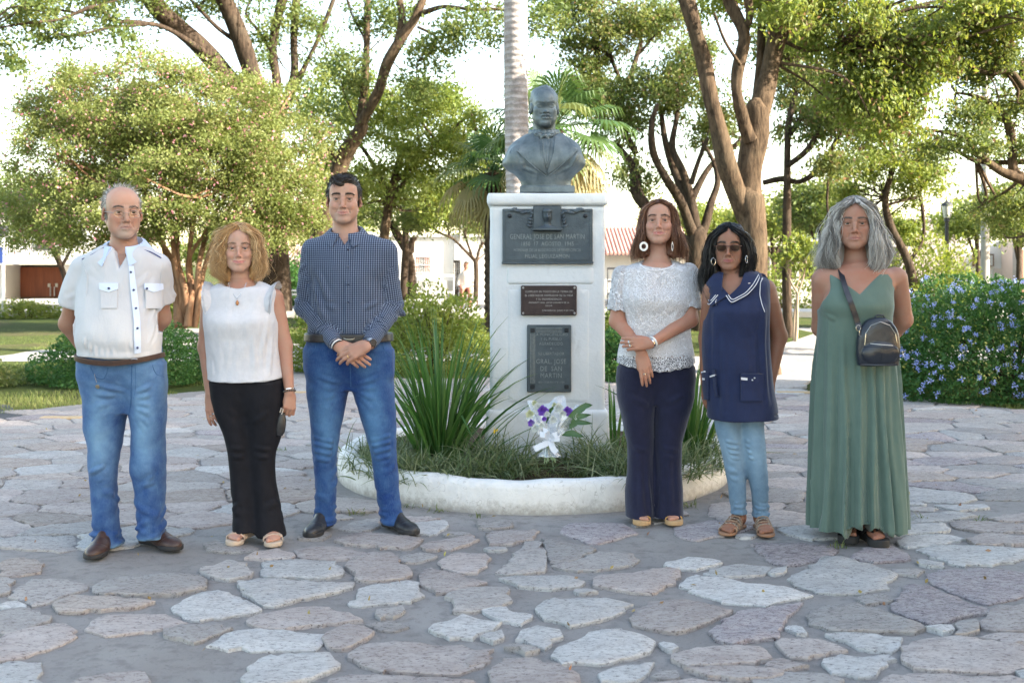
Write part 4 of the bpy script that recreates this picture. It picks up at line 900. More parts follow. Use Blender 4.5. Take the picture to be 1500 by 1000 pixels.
# ================================================================== person: woman with curly blonde hair
def woman_blonde():
    p = Person('woman with curly blonde hair, white ruffle-sleeve blouse and black trousers, holding a dark glasses case', (354-750)*5.35/FPX, 5.35); q, k = p.q, p.k
    base = (.50,.33,.26); t = np.array(q(350,364,-.01)); Rm = rot(0,0,13); sc = .97
    cfg = dict(smile=1, jaw=.95, fw=.96, lip=(.46,.17,.16), brow=(.16,.09,.05), browt=.0042, browa=.8, naso=.7, open=.8, teeth=.4, chin=.9, lasha=.7, nose=.82, jowl=1, squint=.0)
    sl, sr = q(309,436,.01), q(401,436,.01); el, er = q(301,508,.02), q(417,506,.02); wl, wr = q(308,576,-.03), q(424,574,-.03)
    S = body_grid(p, (-.26,-.24,.5),(.28,.17,1.66), t, hands=(wl, wr))
    sculpt_head(S, t, Rm, sc, cfg); S.cap(tuple(Vector(t)+Vector((0,.022,-.06))), q(353,412,.02),.046,.050,.03); S.cap(q(353,412,.02), q(354,430,.01),.060,.08,.03)
    torso = [k(420,324,384,.06), k(428,308,402,.085), k(445,306,404,.10, cy=-.005), k(470,307,405,.125, cy=-.02), k(490,309,404,.12, cy=-.015), k(515,309,405,.115, cy=-.01), k(535,312,408,.108), k(548,318,402,.095)]
    S.loft(torso, .03, off=-.012)
    for a, b, c in ((sl, el, wl),(sr, er, wr)): S.cap(a, b, .046,.036,.03); S.cap(b, c, .036,.023,.02)
    h1 = sculpt_hand(S, wl, (.12,-.15,-1),(-.35,-1,.1),1,(18,24,28,32),.90, tcurl=10, tdir=.3)
    h2 = sculpt_hand(S, wr, (.02,-.10,-1),(.55,-.9,.1),-1,(62,66,68,70),.88, tcurl=30, tdir=.2)
    V, Q = S.mesh(); body = obj('body', mesh_np('body', V, Q), MAT['skin'], p.root); C = head_color(V, t, Rm, sc, cfg, base); C[V[:, 2] < 1.28] *= np.array([.86,.78,.74]); attr_col(body.data, C); add_eyes(p.root, t, Rm, sc, (.09,.11,.12)); brow_hairs(p.root, t, Rm, sc, (.17,.10,.06),60,3,.0008)
    hm = hair_mat('blonde_hair', (.22,.115,.045),(.50,.30,.13),(.78,.58,.34))
    rings = [(-.165,0,.03,.085,.06),(-.13,0,.02,.118,.09),(-.09,.002,.015,.124,.105),(-.04,0,.012,.116,.11),(.02,0,.012,.106,.115),(.06,0,.015,.096,.112),(.10,0,.02,.074,.092),(.122,0,.02,.046,.06),(.132,0,.02,.015,.02)]
    hair_long(p, t, Rm, sc, rings, (0,-.070,.064,.160,.01), hm, 4600,(.013,22),.10,5,.03,18,.20,.0010,.012,.008)
    bm = cloth_mat('white_blouse_cotton', (.50,.51,.55),(.54,.55,.59),40,1300,.0005,.85,.15,(22,(1,1,.5),.005))
    S = grid_for((-.24,-.22,.74),(.24,.2,1.36),.0064)
    S.loft([k(410,338,368,.045, cy=.03), k(416,322,386,.062, cy=.02), k(422,308,399,.080)]+[k(432,303,406,.095), k(450,302,407,.112, cy=-.005), k(472,304,407,.135, cy=-.02), k(500,305,406,.125, cy=-.015), k(530,306,409,.128, cy=-.005), k(552,308,414,.142), k(566,308,416,.150)],0, off=.007)
    S.ell(q(352,408,-.02),(.088,.085,.075),.006, op='sub')
    for s_, a in ((-1, sl),(1, sr)): S.ell((a[0]+s_*.040, a[1], a[2]-.045),(.040,.075,.085),.008, op='sub')
    S.prim(lambda x, y, z: z-(q(0,553)[2]+.010*np.cos(x*9)*0-.012*(1-(x/.2)**2)+.0)+0*y, (-.25,-.25,.7),(.25,.25, q(0,548)[2]),0, 'sub')
    V, Q = S.mesh(); N = vnormals(V, Q); F = Folds(31)
    for s_ in (-1,1):
        F.line(q(354+s_*38,462,-.1), q(354+s_*30,520,-.12),.013,.006); F.line(q(354+s_*44,480,-.06), q(354+s_*40,548,-.1),.013,.007); F.line(q(354+s_*16,482,-.13), q(354+s_*20,550,-.12),.015,.005)
    V = F.apply(V, N, [(.007,10,8,4,3.3),(.003,24,16,14,1.1)]); sh = obj('blouse', mesh_np('blouse', V, Q), bm, p.root); pj = Proj(p, V, Q)
    for s_, a in ((-1, sl),(1, sr)):                                  # frilled cap sleeves round each armhole
        for ly, (w0, of) in enumerate(((.052,0),(.038,.007))):
            n = 90; b = MB(); Vv = []
            for i in range(n+1):
                u = i/n; th = R(-62+u*235); wv = math.sin(i*.62+ly*2)*.0085+math.sin(i*.27+s_)*.005; e = min(1, u*5,(1-u)*6); w_ = w0*(.35+.65*e)
                c0 = Vector((a[0]-s_*(.030-.012*math.sin(max(0, th))), a[1]-math.cos(th)*(.092+of), a[2]-.030+math.sin(th)*.082+of*.5))
                if th < 0: c0.z += th*.035; c0.x -= s_*.012*(-th)
                d = Vector((s_*.85,-math.cos(th)*.45,.28+math.sin(th)*.30)).normalized(); t_ = Vector((0, math.sin(th), math.cos(th)))
                m_ = c0+d*w_*.5+t_*wv*.4; c = c0+d*w_+t_*wv+Vector((s_*.3,-.5,0))*wv*.6
                Vv += [c0, m_, c, c+Vector((0,.0016,-.0010)), m_+Vector((0,.0016,-.0010)), c0+Vector((0,.0016,-.001))]
            b.add(Vv, [(i*6+k_, i*6+(k_+1) % 6, i*6+6+(k_+1) % 6, i*6+6+k_) for i in range(n) for k_ in range(6)]); b.build('ruffle', bm, sh, True)
    # necklace with amber pendant
    pb = None
    nl = MB(); c = [q(335,414,-.065), q(338,424,-.090), q(343,433,-.106), q(347,438,-.113), q(351,433,-.106), q(357,424,-.090), q(361,414,-.065)]; nl.tube(c, .0016,6); neck = nl.build('necklace', MAT['silver'], p.root, True)
    b = MB(); a = Vector(q(347.5,443.5,-.122)); b.lathe([(0.0005,-.013),(.006,-.009),(.0085,-.001),(.006,.007),(.002,.012),(.0005,.013)], a, 12); b.build('pendant', M('amber_stone', (.42,.18,.06), rough=.2), neck, True)
    # trousers
    tm = cloth_mat('black_trouser_cloth', (.004,.0045,.008),(.007,.0075,.012),30,900,.0003,.85,.0,(16,(1,1,.4),.007)); S = grid_for((-.24,-.2,.02),(.26,.2,.90),.0072)
    S.loft([k(532,309,410,.122), k(575,314,412,.112, cy=.005), k(600,332,400,.08, cy=.01), k(612,350,382,.05, cy=.01)],0, n=2.3)
    S.loft([k(560,309,366,.116), k(600,314,367,.112), k(640,328,369,.088), k(665,335,370,.074, cy=-.005), k(700,337,372,.066), k(740,338,375,.070), k(776,340,379,.078, cy=-.008)],.045, n=2.2, off=-.004)
    S.loft([k(560,358,414,.116), k(600,363,417,.112), k(640,366,413,.088), k(665,368,406,.074, cy=-.005), k(700,370,405,.066), k(740,374,412,.070), k(783,377,420,.082, cy=-.012)],.045, n=2.2, off=-.004)
    V, Q = S.mesh(); N = vnormals(V, Q); F = Folds(33)
    for s_, c in ((-1,353),(1,388)):
        F.line(q(c-16,655,-.07), q(c+14,660,-.08),.012,.006); F.line(q(c-14,668,-.07), q(c+16,672,-.08),.012,.006); F.about(q(c+4*s_, 740,0),(0,0,1),.066,5,.016,.006,.07,.8); F.line(q(366+s_*3,620,-.10), q(366+s_*35,600,-.12),.014,.005)
    V = F.apply(V, N, [(.008,9,9,4,6.2)]); tr = obj('trousers', mesh_np('trousers', V, Q), tm, p.root)
    # bracelets, ring, case
    bb = MB(); dv = (Vector(wr)-Vector(er)).normalized(); u = dv.orthogonal().normalized(); v = dv.cross(u)
    for i in range(18):
        a = i*2*math.pi/18; c = Vector(wr)-dv*.004+(u*math.cos(a)+v*math.sin(a))*.028; bb.lathe([(.0003,-.0048),(.0040,-.0025),(.0048,0),(.0040,.0025),(.0003,.0048)], c, 8)
    bb.build('bead_bracelet', M('grey_beads', (.10,.09,.08), rough=.25), p.root, True); ringbands(Vector(wr)-dv*.014, dv, .027,.004,.002).build('bracelet', MAT['silver'], p.root, True)
    r1 = h1[2]; ringbands(r1[0]+(r1[1]-r1[0])*.5, r1[1]-r1[0],.0092,.007,.0018,14).build('finger_ring', MAT['silver'], p.root, True)
    r1 = h1[1]; ringbands(r1[0]+(r1[1]-r1[0])*.6, r1[1]-r1[0],.0092,.004,.0018,14).build('finger_ring', MAT['silver'], p.root, True)
    cs = thing('glasses_case', 'dark glasses case hanging from the right hand of the woman with blonde hair', 'case', tuple(Vector(q(411,622,-.05))+p.root.location))
    b = MB(); b.tube([(.008,0,.055),(.006,0,.03),(.002,0,0),(-.002,0,-.03),(-.004,0,-.052)],[.012,.021,.024,.023,.014],16, flat=.55); b.build('case_body', MAT['blackleather'], cs, True)
    b = MB(); b.tube([(.006,-.004,.052),(.014,-.006,.075),(.004,-.004,.082),(-.002,-.002,.060)],.0035,8); b.build('clasp_loop', M('case_trim', (.5,.45,.4), rough=.4), cs, True)
    sm_ = M('beige_sandal_leather', (.46,.34,.26),(.55,.42,.33),40,.6); so = M('beige_sandal_sole', (.48,.38,.29), rough=.8)
    for hx, hy, yaw, side in (((363,.08,-8,1)),((397,.05,16,-1))):
        heel = q(hx, 780, hy)[:2]+(0,); S = SDF(axis(heel[0]-.16, heel[0]+.16,.0035), axis(heel[1]-.27, heel[1]+.1,.0035), axis(-.01,.16,.0035)); sculpt_foot(S, heel, yaw, .92, True, side, .022); V, Q = S.mesh()
        ft = obj('foot', mesh_np('foot', V, Q), MAT['skin'], p.root); Cc = np.tile(np.array(base)*[.85,.74,.70],(len(V),1)); attr_col(ft.data, Cc)
        sd_ = sandal_sole(p.root, heel, yaw, .95, so, .024)
        strap(p.root, heel, yaw, .95, ARC(-.145,.018,.050,.047),.045,.005, sm_, parent=sd_); strap(p.root, heel, yaw, .95, ARC(-.095,.018,.066,.042),.030,.005, sm_, parent=sd_)
        bj = MB(); Rz = Matrix.Rotation(R(yaw),3, 'Z')
        for i in range(9): a = -.7+1.4*i/8; bj.lathe([(.0003,-.003),(.003,0),(.0003,.003)], Vector(heel)+Rz @ Vector((math.sin(a)*.036,-.115-.02*math.cos(a*2),.022+.037*math.cos(a)+.008))*.95,6)
        bj.build('sandal_beads', MAT['gold'], sd_, True)
    return p
# ================================================================== person: woman in white lace
def lace_mat():
    m, T = new_mat('white_lace'); co = T.coord('Object'); vo = T.n('ShaderNodeTexVoronoi', feature='DISTANCE_TO_EDGE'); wp = T.n('ShaderNodeVectorMath', operation='ADD')
    nz = T.n('ShaderNodeTexNoise'); nz.inputs['Scale'].default_value = 30; T.l(co, nz.inputs['Vector']); sc_ = T.n('ShaderNodeVectorMath', operation='SCALE'); sc_.inputs['Scale'].default_value = .02; T.l(nz.outputs['Color'], sc_.inputs[0]); T.l(co, wp.inputs[0]); T.l(sc_.outputs[0], wp.inputs[1])
    vo.inputs['Scale'].default_value = 120; T.l(wp.outputs[0], vo.inputs['Vector']); v2 = T.n('ShaderNodeTexVoronoi', feature='DISTANCE_TO_EDGE'); v2.inputs['Scale'].default_value = 64; T.l(wp.outputs[0], v2.inputs['Vector'])
    a = T.n('ShaderNodeAttribute', attribute_name='Col')                 # openness of the lace: sleeves and hem band
    d = T.math('MAXIMUM', T.math('MULTIPLY', T.math('SUBTRACT', .26, vo.outputs['Distance']),1), T.math('SUBTRACT', .13, v2.outputs['Distance']))
    thr = T.math('MULTIPLY', T.math('SUBTRACT', a.outputs['Fac'],.5),.22); op = T.math('GREATER_THAN', T.math('SUBTRACT', d, thr),.06)
    solid = T.math('LESS_THAN', a.outputs['Fac'],.25); alpha = T.math('MAXIMUM', op, solid)
    hgt = T.ramp(d, [(.0,0),(.2,1)]); nb = T.bump(hgt, .0035,1); col = T.mix((.52,.50,.50),(.72,.72,.76), hgt)
    b = principled(T, col, .85,0, nb, .3); T.l(alpha, b.inputs['Alpha']); return m
def woman_lace():
    p = Person('woman with brown bob, white lace blouse, big round earring and flared navy trousers, hands crossed', (961-750)*5.77/FPX, 5.77); q, k = p.q, p.k
    base = (.48,.29,.22); t = np.array(q(965,326,.0)); Rm = rot(-6,0,-8); sc = 1.03
    cfg = dict(smile=1, jaw=.98, fw=.96, lip=(.44,.17,.16), brow=(.08,.04,.025), browt=.0048, browa=.85, naso=.8, open=1.25, teeth=.42, chin=.95, lasha=.7, nose=.92, bags=1, squint=.0005)
    sl, sr = q(912,404,.0), q(1008,400,.0); el, er = q(904,470,-.03), q(1011,468,-.075); wl, wr = q(940,516,-.18), q(953,503,-.215)
    S = body_grid(p, (-.28,-.34,.45),(.28,.17,1.72), t, hands=(wl, wr))
    sculpt_head(S, t, Rm, sc, cfg); S.cap(tuple(Vector(t)+Vector((0,.025,-.06))), q(964,380,.02),.050,.054,.03); S.cap(q(964,380,.02), q(962,396,.01),.064,.085,.03)
    torso = [k(388,930,996,.06), k(396,914,1008,.085), k(415,911,1010,.105, cy=-.005), k(440,911,1010,.13, cy=-.02), k(465,914,1006,.125, cy=-.015), k(490,914,1007,.125, cy=-.015), k(512,912,1010,.12, cy=-.005), k(532,918,1004,.10)]
    S.loft(torso, .03, off=-.012)
    for a, b, c in ((sl, el, wl),(sr, er, wr)): S.cap(a, b, .048,.040,.03); S.cap(b, c, .040,.024,.02)
    h1 = sculpt_hand(S, wl, (.20,-.20,-1),(-.1,-1,.2),1,(14,18,20,24),.95, tcurl=10, tdir=.2)
    h2 = sculpt_hand(S, wr, (-1,.06,-.02),(-.02,-1,.15),1,(32,34,36,38),.95, tcurl=20, tdir=.35)
    V, Q = S.mesh(); body = obj('body', mesh_np('body', V, Q), MAT['skin'], p.root); C = head_color(V, t, Rm, sc, cfg, base); m2 = V[:, 2] < 1.2; C[m2] *= np.array([.88,.78,.72]); attr_col(body.data, C); add_eyes(p.root, t, Rm, sc, (.08,.05,.03)); brow_hairs(p.root, t, Rm, sc, (.07,.038,.026),80,4,.0009)
    hm = hair_mat('brown_hair', (.045,.016,.009),(.13,.050,.026),(.30,.15,.085))
    rings = [(-.172,.0,.035,.150,.075),(-.14,.0,.03,.145,.095),(-.09,.0,.022,.128,.108),(-.03,0,.018,.108,.112),(.03,0,.016,.098,.112),(.07,0,.016,.088,.108),(.10,0,.018,.066,.085),(.118,0,.02,.035,.05),(.124,0,.02,.01,.02)]
    hair_long(p, t, Rm, sc, rings, (.0,-.085,.062,.175,.01), hm, 3600,(.005,9),.05,8,-.02,16,.09,.0011,.007,.004)
    lm = lace_mat(); S = grid_for((-.30,-.22,.74),(.30,.2,1.40),.0060)
    S.loft([k(381,944,984,.045, cy=.03), k(386,928,998,.060, cy=.02), k(392,914,1009,.080), k(402,909,1014,.098), k(418,908,1015,.113, cy=-.005), k(440,909,1014,.135, cy=-.02), k(465,913,1010,.122, cy=-.010), k(490,912,1011,.122, cy=-.008), k(515,907,1015,.134, cy=-.005), k(545,903,1019,.148)],0, off=.004)
    S.ell(q(963,376,-.03),(.092,.085,.072),.006, op='sub')
    S.prim(lambda x, y, z: z-(q(0,542)[2]+.035*np.abs(x/.2)**1.5+.006*np.abs(np.sin(x*60)))+0*y, (-.3,-.25,.7),(.3,.25, q(0,520)[2]),0, 'sub')
    V, Q = S.mesh(); N = vnormals(V, Q); F = Folds(41)
    for s_ in (-1,1): F.line(q(961+s_*46,440,-.07), q(961+s_*40,500,-.1),.014,.007); F.line(q(961+s_*40,430,-.1), q(961+s_*24,470,-.13),.015,.006)
    V = F.apply(V, N, [(.007,9,7,5,1.3)]); sh = obj('lace_blouse', mesh_np('lace_blouse', V, Q), lm, p.root); x, y, z = V.T
    hem = np.clip((q(0,516)[2]-z)/.02,0,1)*(y < .2); attr_col(sh.data, np.repeat((hem*.75)[:, None],3,1)); pj = Proj(p, V, Q)
    for a, b in ((sl, el),(sr, er)):
        S = grid_for(np.minimum(a, b)-.1, np.maximum(a, b)+.1,.0045); dv = Vector(b)-Vector(a); dn = dv.normalized(); ce = Vector(a)+dv*.80; S.cap(tuple(Vector(a)), tuple(Vector(a)+dv*.9),.0565,.062,0); S.cap(tuple(Vector(a)-dn*.0), tuple(Vector(b)),.0505,.0565,0, 'sub')
        S.prim(lambda x, y, z, ce=ce, dn=dn: -((x-ce.x)*dn.x+(y-ce.y)*dn.y+(z-ce.z)*dn.z)-.004*np.sin(x*120), np.array(ce)-.12, np.array(ce)+.12,0, 'sub')
        V, Q = S.mesh(); sv_ = obj('lace_sleeve', mesh_np('lace_sleeve', V, Q), lm, sh); attr_col(sv_.data, np.tile([.62]*3,(len(V),1)))
    pj.line('neckline_trim', [(934,380),(938,388),(948,395),(963,397),(978,394),(988,387),(992,379)],.0035, M('lace_trim', (.70,.69,.72), rough=.9), sh, off=.001, step=2)
    # trousers
    tm = cloth_mat('navy_trouser_cloth', (.0045,.006,.026),(.007,.009,.034),30,900,.0003,.8,.2,(14,(1,1,.35),.008)); S = grid_for((-.26,-.2,.02),(.26,.2,.96),.0072)
    S.loft([k(522,908,1013,.12), k(552,906,1015,.112, cy=.005), k(574,925,998,.08, cy=.01), k(588,945,978,.05, cy=.01)],0, n=2.3)
    S.loft([k(540,906,962,.112), k(575,903,959,.110), k(620,912,956,.092), k(655,919,956,.078, cy=-.005), k(685,918,957,.078), k(720,914,957,.095), k(757,916,956,.105, cy=-.015)],.035, n=2.2, off=-.003)
    S.loft([k(540,958,1015,.112), k(575,959,1018,.110), k(620,959,1006,.092), k(655,959,999,.078, cy=-.005), k(685,959,999,.078), k(720,958,1002,.095), k(759,958,1001,.105, cy=-.015)],.035, n=2.2, off=-.003)
    V, Q = S.mesh(); N = vnormals(V, Q); F = Folds(43)
    for s_, c in ((-1,937),(1,980)): F.line(q(c-14,655,-.08), q(c+12,660,-.08),.014,.005); F.line(q(c, 670,-.08), q(c+3,750,-.10),.016,.007); F.line(q(c-14*s_, 690,-.08), q(c-16*s_, 752,-.08),.014,.006); F.line(q(961+s_*3,598,-.1), q(961+s_*38,580,-.11),.015,.006)
    V = F.apply(V, N, [(.008,9,9,4,8.2)]); obj('trousers', mesh_np('trousers', V, Q), tm, p.root)
    # jewellery
    dv = (Vector(wr)-Vector(er)).normalized(); ringbands(Vector(wr)-dv*.004, dv, .026,.007,.002).build('bracelet', MAT['silver'], p.root, True, label='silver bangle nearest the hand'); ringbands(Vector(wr)-dv*.016, dv, .0275,.010,.003).build('bracelet', M('white_enamel', (.72,.72,.70), rough=.25), p.root, True, label='wide white bangle')
    for hh, i, m_ in ((h2,1,1),(h2,2,2),(h1,1,1)):
        r1 = hh[i]; c = r1[0]+(r1[1]-r1[0])*.5; rg = ringbands(c, r1[1]-r1[0],.0094,.006,.0018,14).build('finger_ring', MAT['silver'], p.root, True)
        b = MB(); b.lathe([(.0004,-.004),(.0065,-.001),(.0065,.002),(.0004,.005)], c+Vector((0,-.0115,0)),10); b.build('ring_stone', MAT['silver'], rg, True)
    Rv = Matrix([list(map(float, r)) for r in Rm])
    for px, py, sx, dy in ((943,361,1,-.115),(985,361,.32,-.105)):
        c = Vector(q(px, py, dy)); ea = MB(); n = 28; V = []
        for r_, y_ in ((.0125,-.002),(.0215,-.002),(.0225,0),(.0215,.002),(.0125,.002),(.0115,0)):
            for i in range(n): a = i*2*math.pi/n; V.append(c+Vector((math.cos(a)*r_*sx, y_+math.cos(a)*r_*(1-sx)*.8, math.sin(a)*r_*1.1)))
        ea.add(V, [(j*n+i, j*n+(i+1) % n, ((j+1) % 6)*n+(i+1) % n, ((j+1) % 6)*n+i) for j in range(6) for i in range(n)]); er_ = ea.build('earring', bpy.data.materials['white_enamel'], p.root, True)
        b = MB(); b.lathe([(.0003,-.005),(.005,0),(.0003,.005)], c, 8); b.tube([c+Vector((0,0,.006)), c+Vector((0,0,.034))],.0012,6); b.build('earring_bead', M('black_bead', (.01,.01,.01), rough=.2) if sx == 1 else bpy.data.materials['black_bead'], er_, True)
    sm_ = M('mustard_sandal_leather', (.48,.27,.07),(.58,.34,.10),40,.5); so = M('cork_sole', (.40,.25,.12),(.5,.33,.18),200,.9)
    for hx, yaw, side in ((938,-4,1),(976,6,-1)):
        heel = q(hx, 762,.06)[:2]+(0,); S = SDF(axis(heel[0]-.16, heel[0]+.16,.0035), axis(heel[1]-.27, heel[1]+.1,.0035), axis(-.01,.16,.0035)); sculpt_foot(S, heel, yaw, .90, True, side, .024); V, Q = S.mesh()
        ft = obj('foot', mesh_np('foot', V, Q), MAT['skin'], p.root); attr_col(ft.data, np.tile(np.array(base)*[.9,.78,.72],(len(V),1))); sd_ = sandal_sole(p.root, heel, yaw, .94, so, .026, wide=1.1); strap(p.root, heel, yaw, .94, ARC(-.150,.016,.044,.046),.042,.006, sm_, parent=sd_)
    return p
# ================================================================== person: woman in navy, dark glasses
def woman_navy():
    p = Person('woman with long black hair and sunglasses, sleeveless navy tunic with white-edged collar, pale jeans', (1080-750)*5.58/FPX, 5.58); q, k = p.q, p.k
    base = (.30,.165,.115); t = np.array(q(1068,361,.0)); Rm = rot(3,0,-14); sc = 1.0
    cfg = dict(smile=0, jaw=.98, fw=.98, lip=(.30,.10,.10), brow=(.03,.02,.015), browa=.8, naso=.6, chin=.95, nose=.92)
    sl, sr = q(1044,424,.01), q(1122,424,.01); el, er = q(1036,496,.05), q(1141,492,.05); wl, wr = q(1033,556,.0), q(1128,562,.01)
    S = body_grid(p, (-.30,-.20,.5),(.33,.2,1.62), t, hands=(wl, wr)); sculpt_head(S, t, Rm, sc, cfg)
    S.cap(tuple(Vector(t)+Vector((0,.025,-.06))), q(1074,408,.02),.050,.052,.03); S.cap(q(1074,408,.02), q(1080,424,.01),.064,.09,.03)
    torso = [k(404,1052,1102,.06), k(411,1042,1122,.085), k(430,1040,1124,.105, cy=-.005), k(455,1040,1120,.13, cy=-.02), k(480,1040,1120,.12, cy=-.015), k(520,1042,1120,.11, cy=-.01), k(556,1046,1118,.10)]
    S.loft(torso, .03, off=-.010)
    for a, b, c in ((sl, el, wl),(sr, er, wr)): S.cap(a, b, .052,.042,.03); S.cap(b, c, .042,.025,.02)
    h1 = sculpt_hand(S, wl, (.0,-.1,-1),(-1,-.3,.1),1,(20,24,28,32),.92, tcurl=10, tdir=.3); h2 = sculpt_hand(S, wr, (-.12,-.12,-1),(.5,-1,.1),-1,(24,28,30,34),.95, tcurl=10, tdir=.3)
    V, Q = S.mesh(); body = obj('body', mesh_np('body', V, Q), MAT['skin'], p.root); C = head_color(V, t, Rm, sc, cfg, base); C[V[:, 2] < 1.15] *= np.array([.86,.78,.72]); attr_col(body.data, C); add_eyes(p.root, t, Rm, sc, (.03,.02,.01)); brow_hairs(p.root, t, Rm, sc, (.02,.014,.012),90,5)
    hm = hair_mat('black_hair', (.003,.003,.004),(.007,.007,.009),(.022,.022,.027),.38)
    rings = [(-.30,-.075,-.015,.035,.05),(-.25,-.072,.0,.062,.075),(-.20,-.045,.02,.100,.085),(-.14,-.020,.025,.130,.10),(-.08,-.004,.022,.132,.110),(-.02,0,.018,.122,.115),(.04,0,.016,.105,.115),(.08,0,.018,.085,.105),(.11,0,.02,.055,.07),(.124,0,.02,.015,.02)]
    hair_long(p, t, Rm, sc, rings, (.008,-.085,.062,.165,.01), hm, 3600,(.007,10),.10,12,.01,18,.10,.0012,.007,.004)
    Rv = Matrix([list(map(float, r)) for r in Rm]); W = lambda v: Vector(t)+Rv @ Vector(v)*sc
    fr = M('sunglass_frame', (.10,.04,.025), rough=.25); ln = M('dark_lens', (.020,.007,.007), rough=.2, spec=.25); g = MB()
    shape = [(-.0235,.012),(-.012,.0145),(.012,.0145),(.025,.011),(.0245,-.004),(.017,-.0145),(0,-.0175),(-.015,-.0145),(-.023,-.004)]
    for s_ in (-1,1):
        o = [W((s_*(.0325+x),-.1055+max(0, x)*.30,-.0035+z)) for x, z in shape]; g.tube(o+[o[0], o[1]],.0019,6, cap=False); g.tube([W((s_*.058,-.095,.006)), W((s_*.068,-.080,.006)), W((s_*.079,.008,.004))],.0022,6)
    g.tube([W((-.010,-.107,.005)), W((0,-.1095,.006)), W((.010,-.107,.005))],.0020,6); go = g.build('sunglasses', fr, p.root, True)
    for s_ in (-1,1):
        b = MB(); fpts = [W((s_*(.0325+x),-.1062+max(0, x)*.30,-.0035+z)) for x, z in shape]; bk = [v+Vector((0,.002,0)) for v in fpts]; n = len(fpts)
        b.add(fpts+bk, [tuple(range(n)), tuple(range(2*n-1, n-1,-1))]+[(i, (i+1) % n, n+(i+1) % n, n+i) for i in range(n)]); b.build('lens', ln, go)
    for px, py, sx in ((1045,383,.75),(1093.5,380,.45)):
        c = Vector(q(px, py, -.105)); b = MB(); b.tube([c+Vector((math.cos(a)*.0165*sx, math.cos(a)*.0165*(1-sx), math.sin(a)*.0175)) for a in [i*2*math.pi/20 for i in range(21)]],.0014,6, cap=False); b.build('hoop_earring', MAT['silver'], p.root, True)
    # tunic
    tm = cloth_mat('navy_tunic_cloth', (.004,.011,.048),(.006,.015,.060),20,1100,.0004,.7,.15,(13,(1,1,.3),.007)); S = grid_for((-.26,-.22,.52),(.28,.2,1.42),.0058)
    S.loft([k(396,1056,1096,.05, cy=.03), k(401,1046,1110,.068, cy=.02), k(406,1040,1121,.080, cy=.01)]+[k(416,1035,1126,.098), k(432,1034,1126,.112, cy=-.005), k(458,1032,1124,.142, cy=-.02), k(490,1030,1124,.138, cy=-.012), k(530,1030,1126,.148, cy=-.01), k(575,1033,1132,.158), k(600,1036,1137,.165), k(612,1037,1138,.166)],0, off=.003)
    for s_, a in ((-1, sl),(1, sr)): S.ell((a[0]+s_*.043, a[1], a[2]-.055),(.040,.085,.100),.008, op='sub')
    V0, Q0 = S.mesh(); S.ell(q(1072,398,.0),(.060,.075,.045),.006, op='sub'); S.prim(lambda x, y, z: z-(q(0,607)[2]+np.clip(x, 0,1)*.06)+0*y, (-.3,-.25,.6),(.3,.25, q(0,560)[2]),0, 'sub')
    vcut = lambda x, y, z: np.maximum(np.abs(x-q(1067,0)[0])-(z-q(0,436)[2])*.80, np.maximum(y+.02, q(0,436)[2]-z))*.8
    S.prim(vcut, (q(1067,0)[0]-.08,-.2, q(0,437)[2]),(q(1067,0)[0]+.08,-.02, q(0,395)[2]),.003, 'sub')
    V, Q = S.mesh(); N = vnormals(V, Q); F = Folds(51)
    for x0, y0, x1, y1 in ((1046,460,1042,600),(1062,480,1060,606),(1100,470,1108,604),(1116,450,1126,590),(1086,500,1090,606)): F.line(q(x0, y0,-.12), q(x1, y1,-.14),.018,.008)
    F.line(q(1116,440,-.06), q(1098,458,-.12),.012,.006)
    V = F.apply(V, N, [(.007,8,7,3,5.3)]); tu = obj('tunic', mesh_np('tunic', V, Q), tm, p.root); pj = Proj(p, V0, Q0); wt = M('white_braid', (.62,.62,.66), rough=.8)
    cl = pj.patch('collar', [(1050,400),(1037,415),(1035,432),(1042,447)],[(1060,402),(1058,415),(1058,426),(1042.5,449)], tm, .010,14,6, tu, .002)
    c2 = pj.patch('collar', [(1098,396),(1115,404),(1112,414),(1098,430),(1071,445)],[(1090,402),(1084,418),(1074,428),(1068,434),(1070,446)], tm, .010,18,6, tu, .002)
    c3 = pj.patch('collar', [(1058,426),(1062,430),(1066,434)],[(1042,449),(1043,449),(1044,449)], tm, .010,8,6, tu, .002)
    for L in ([(1035,428),(1041,449),(1053,433)],[(1064,434),(1071,446),(1092,434),(1106,419),(1114,403),(1106,395)],[(1037,426),(1042,444),(1050,433)],[(1067,433),(1072,442),(1090,431),(1102,418),(1110,405)]):
        pj.line('collar_braid', L, .0022, wt, tu, off=.013)
    pj.line('armhole_braid', [(1121,402),(1113,414),(1112,432),(1115,446),(1119,457)],.0022, wt, tu, off=.006, step=2)
    fr_ = MB();
    for i in range(30):
        u = i/29; px, py = 1119+8*math.sin(u*2.2),402+26*u; h, n_ = Vector(q(px, py, -.02+.03*(i % 2)*.3)),0; fr_.tube([h+Vector((-.014,0,.004)), h, h+Vector((.006,-.004,-.004+.004*(i % 2)))],[.003,.0034,.0015],5, flat=.4)
    fr_.build('sleeve_frill', tm, tu, True)
    for x0, x1, y0, y1 in ((1029,1037,545,551),(1085,1109,547,555)):
        po = pj.patch('pocket', [(x0, y0),(x0, y0+40)],[(x1+8 if x0 > 1050 else x1+3, y0),(x1+8 if x0 > 1050 else x1+3, y0+40)], tm, .009,12,8, tu)
    pj.patch('pocket_tab', [(1085,552),(1085,555.5)],[(1094,553),(1094,556.5)], wt, .012,6,2, tu); pj.patch('pocket_tab', [(1029,553),(1029,555.5)],[(1035,553.5),(1035,556)], wt, .012,6,2, tu)
    for bx, by in ((1101,556),(1104,553),(1031,545),(1034,544)): pj.disc('pocket_button', bx, by, .0045, wt, tu, .014)
    # jeans
    S = grid_for((-.22,-.2,.02),(.24,.2,.86),.005)
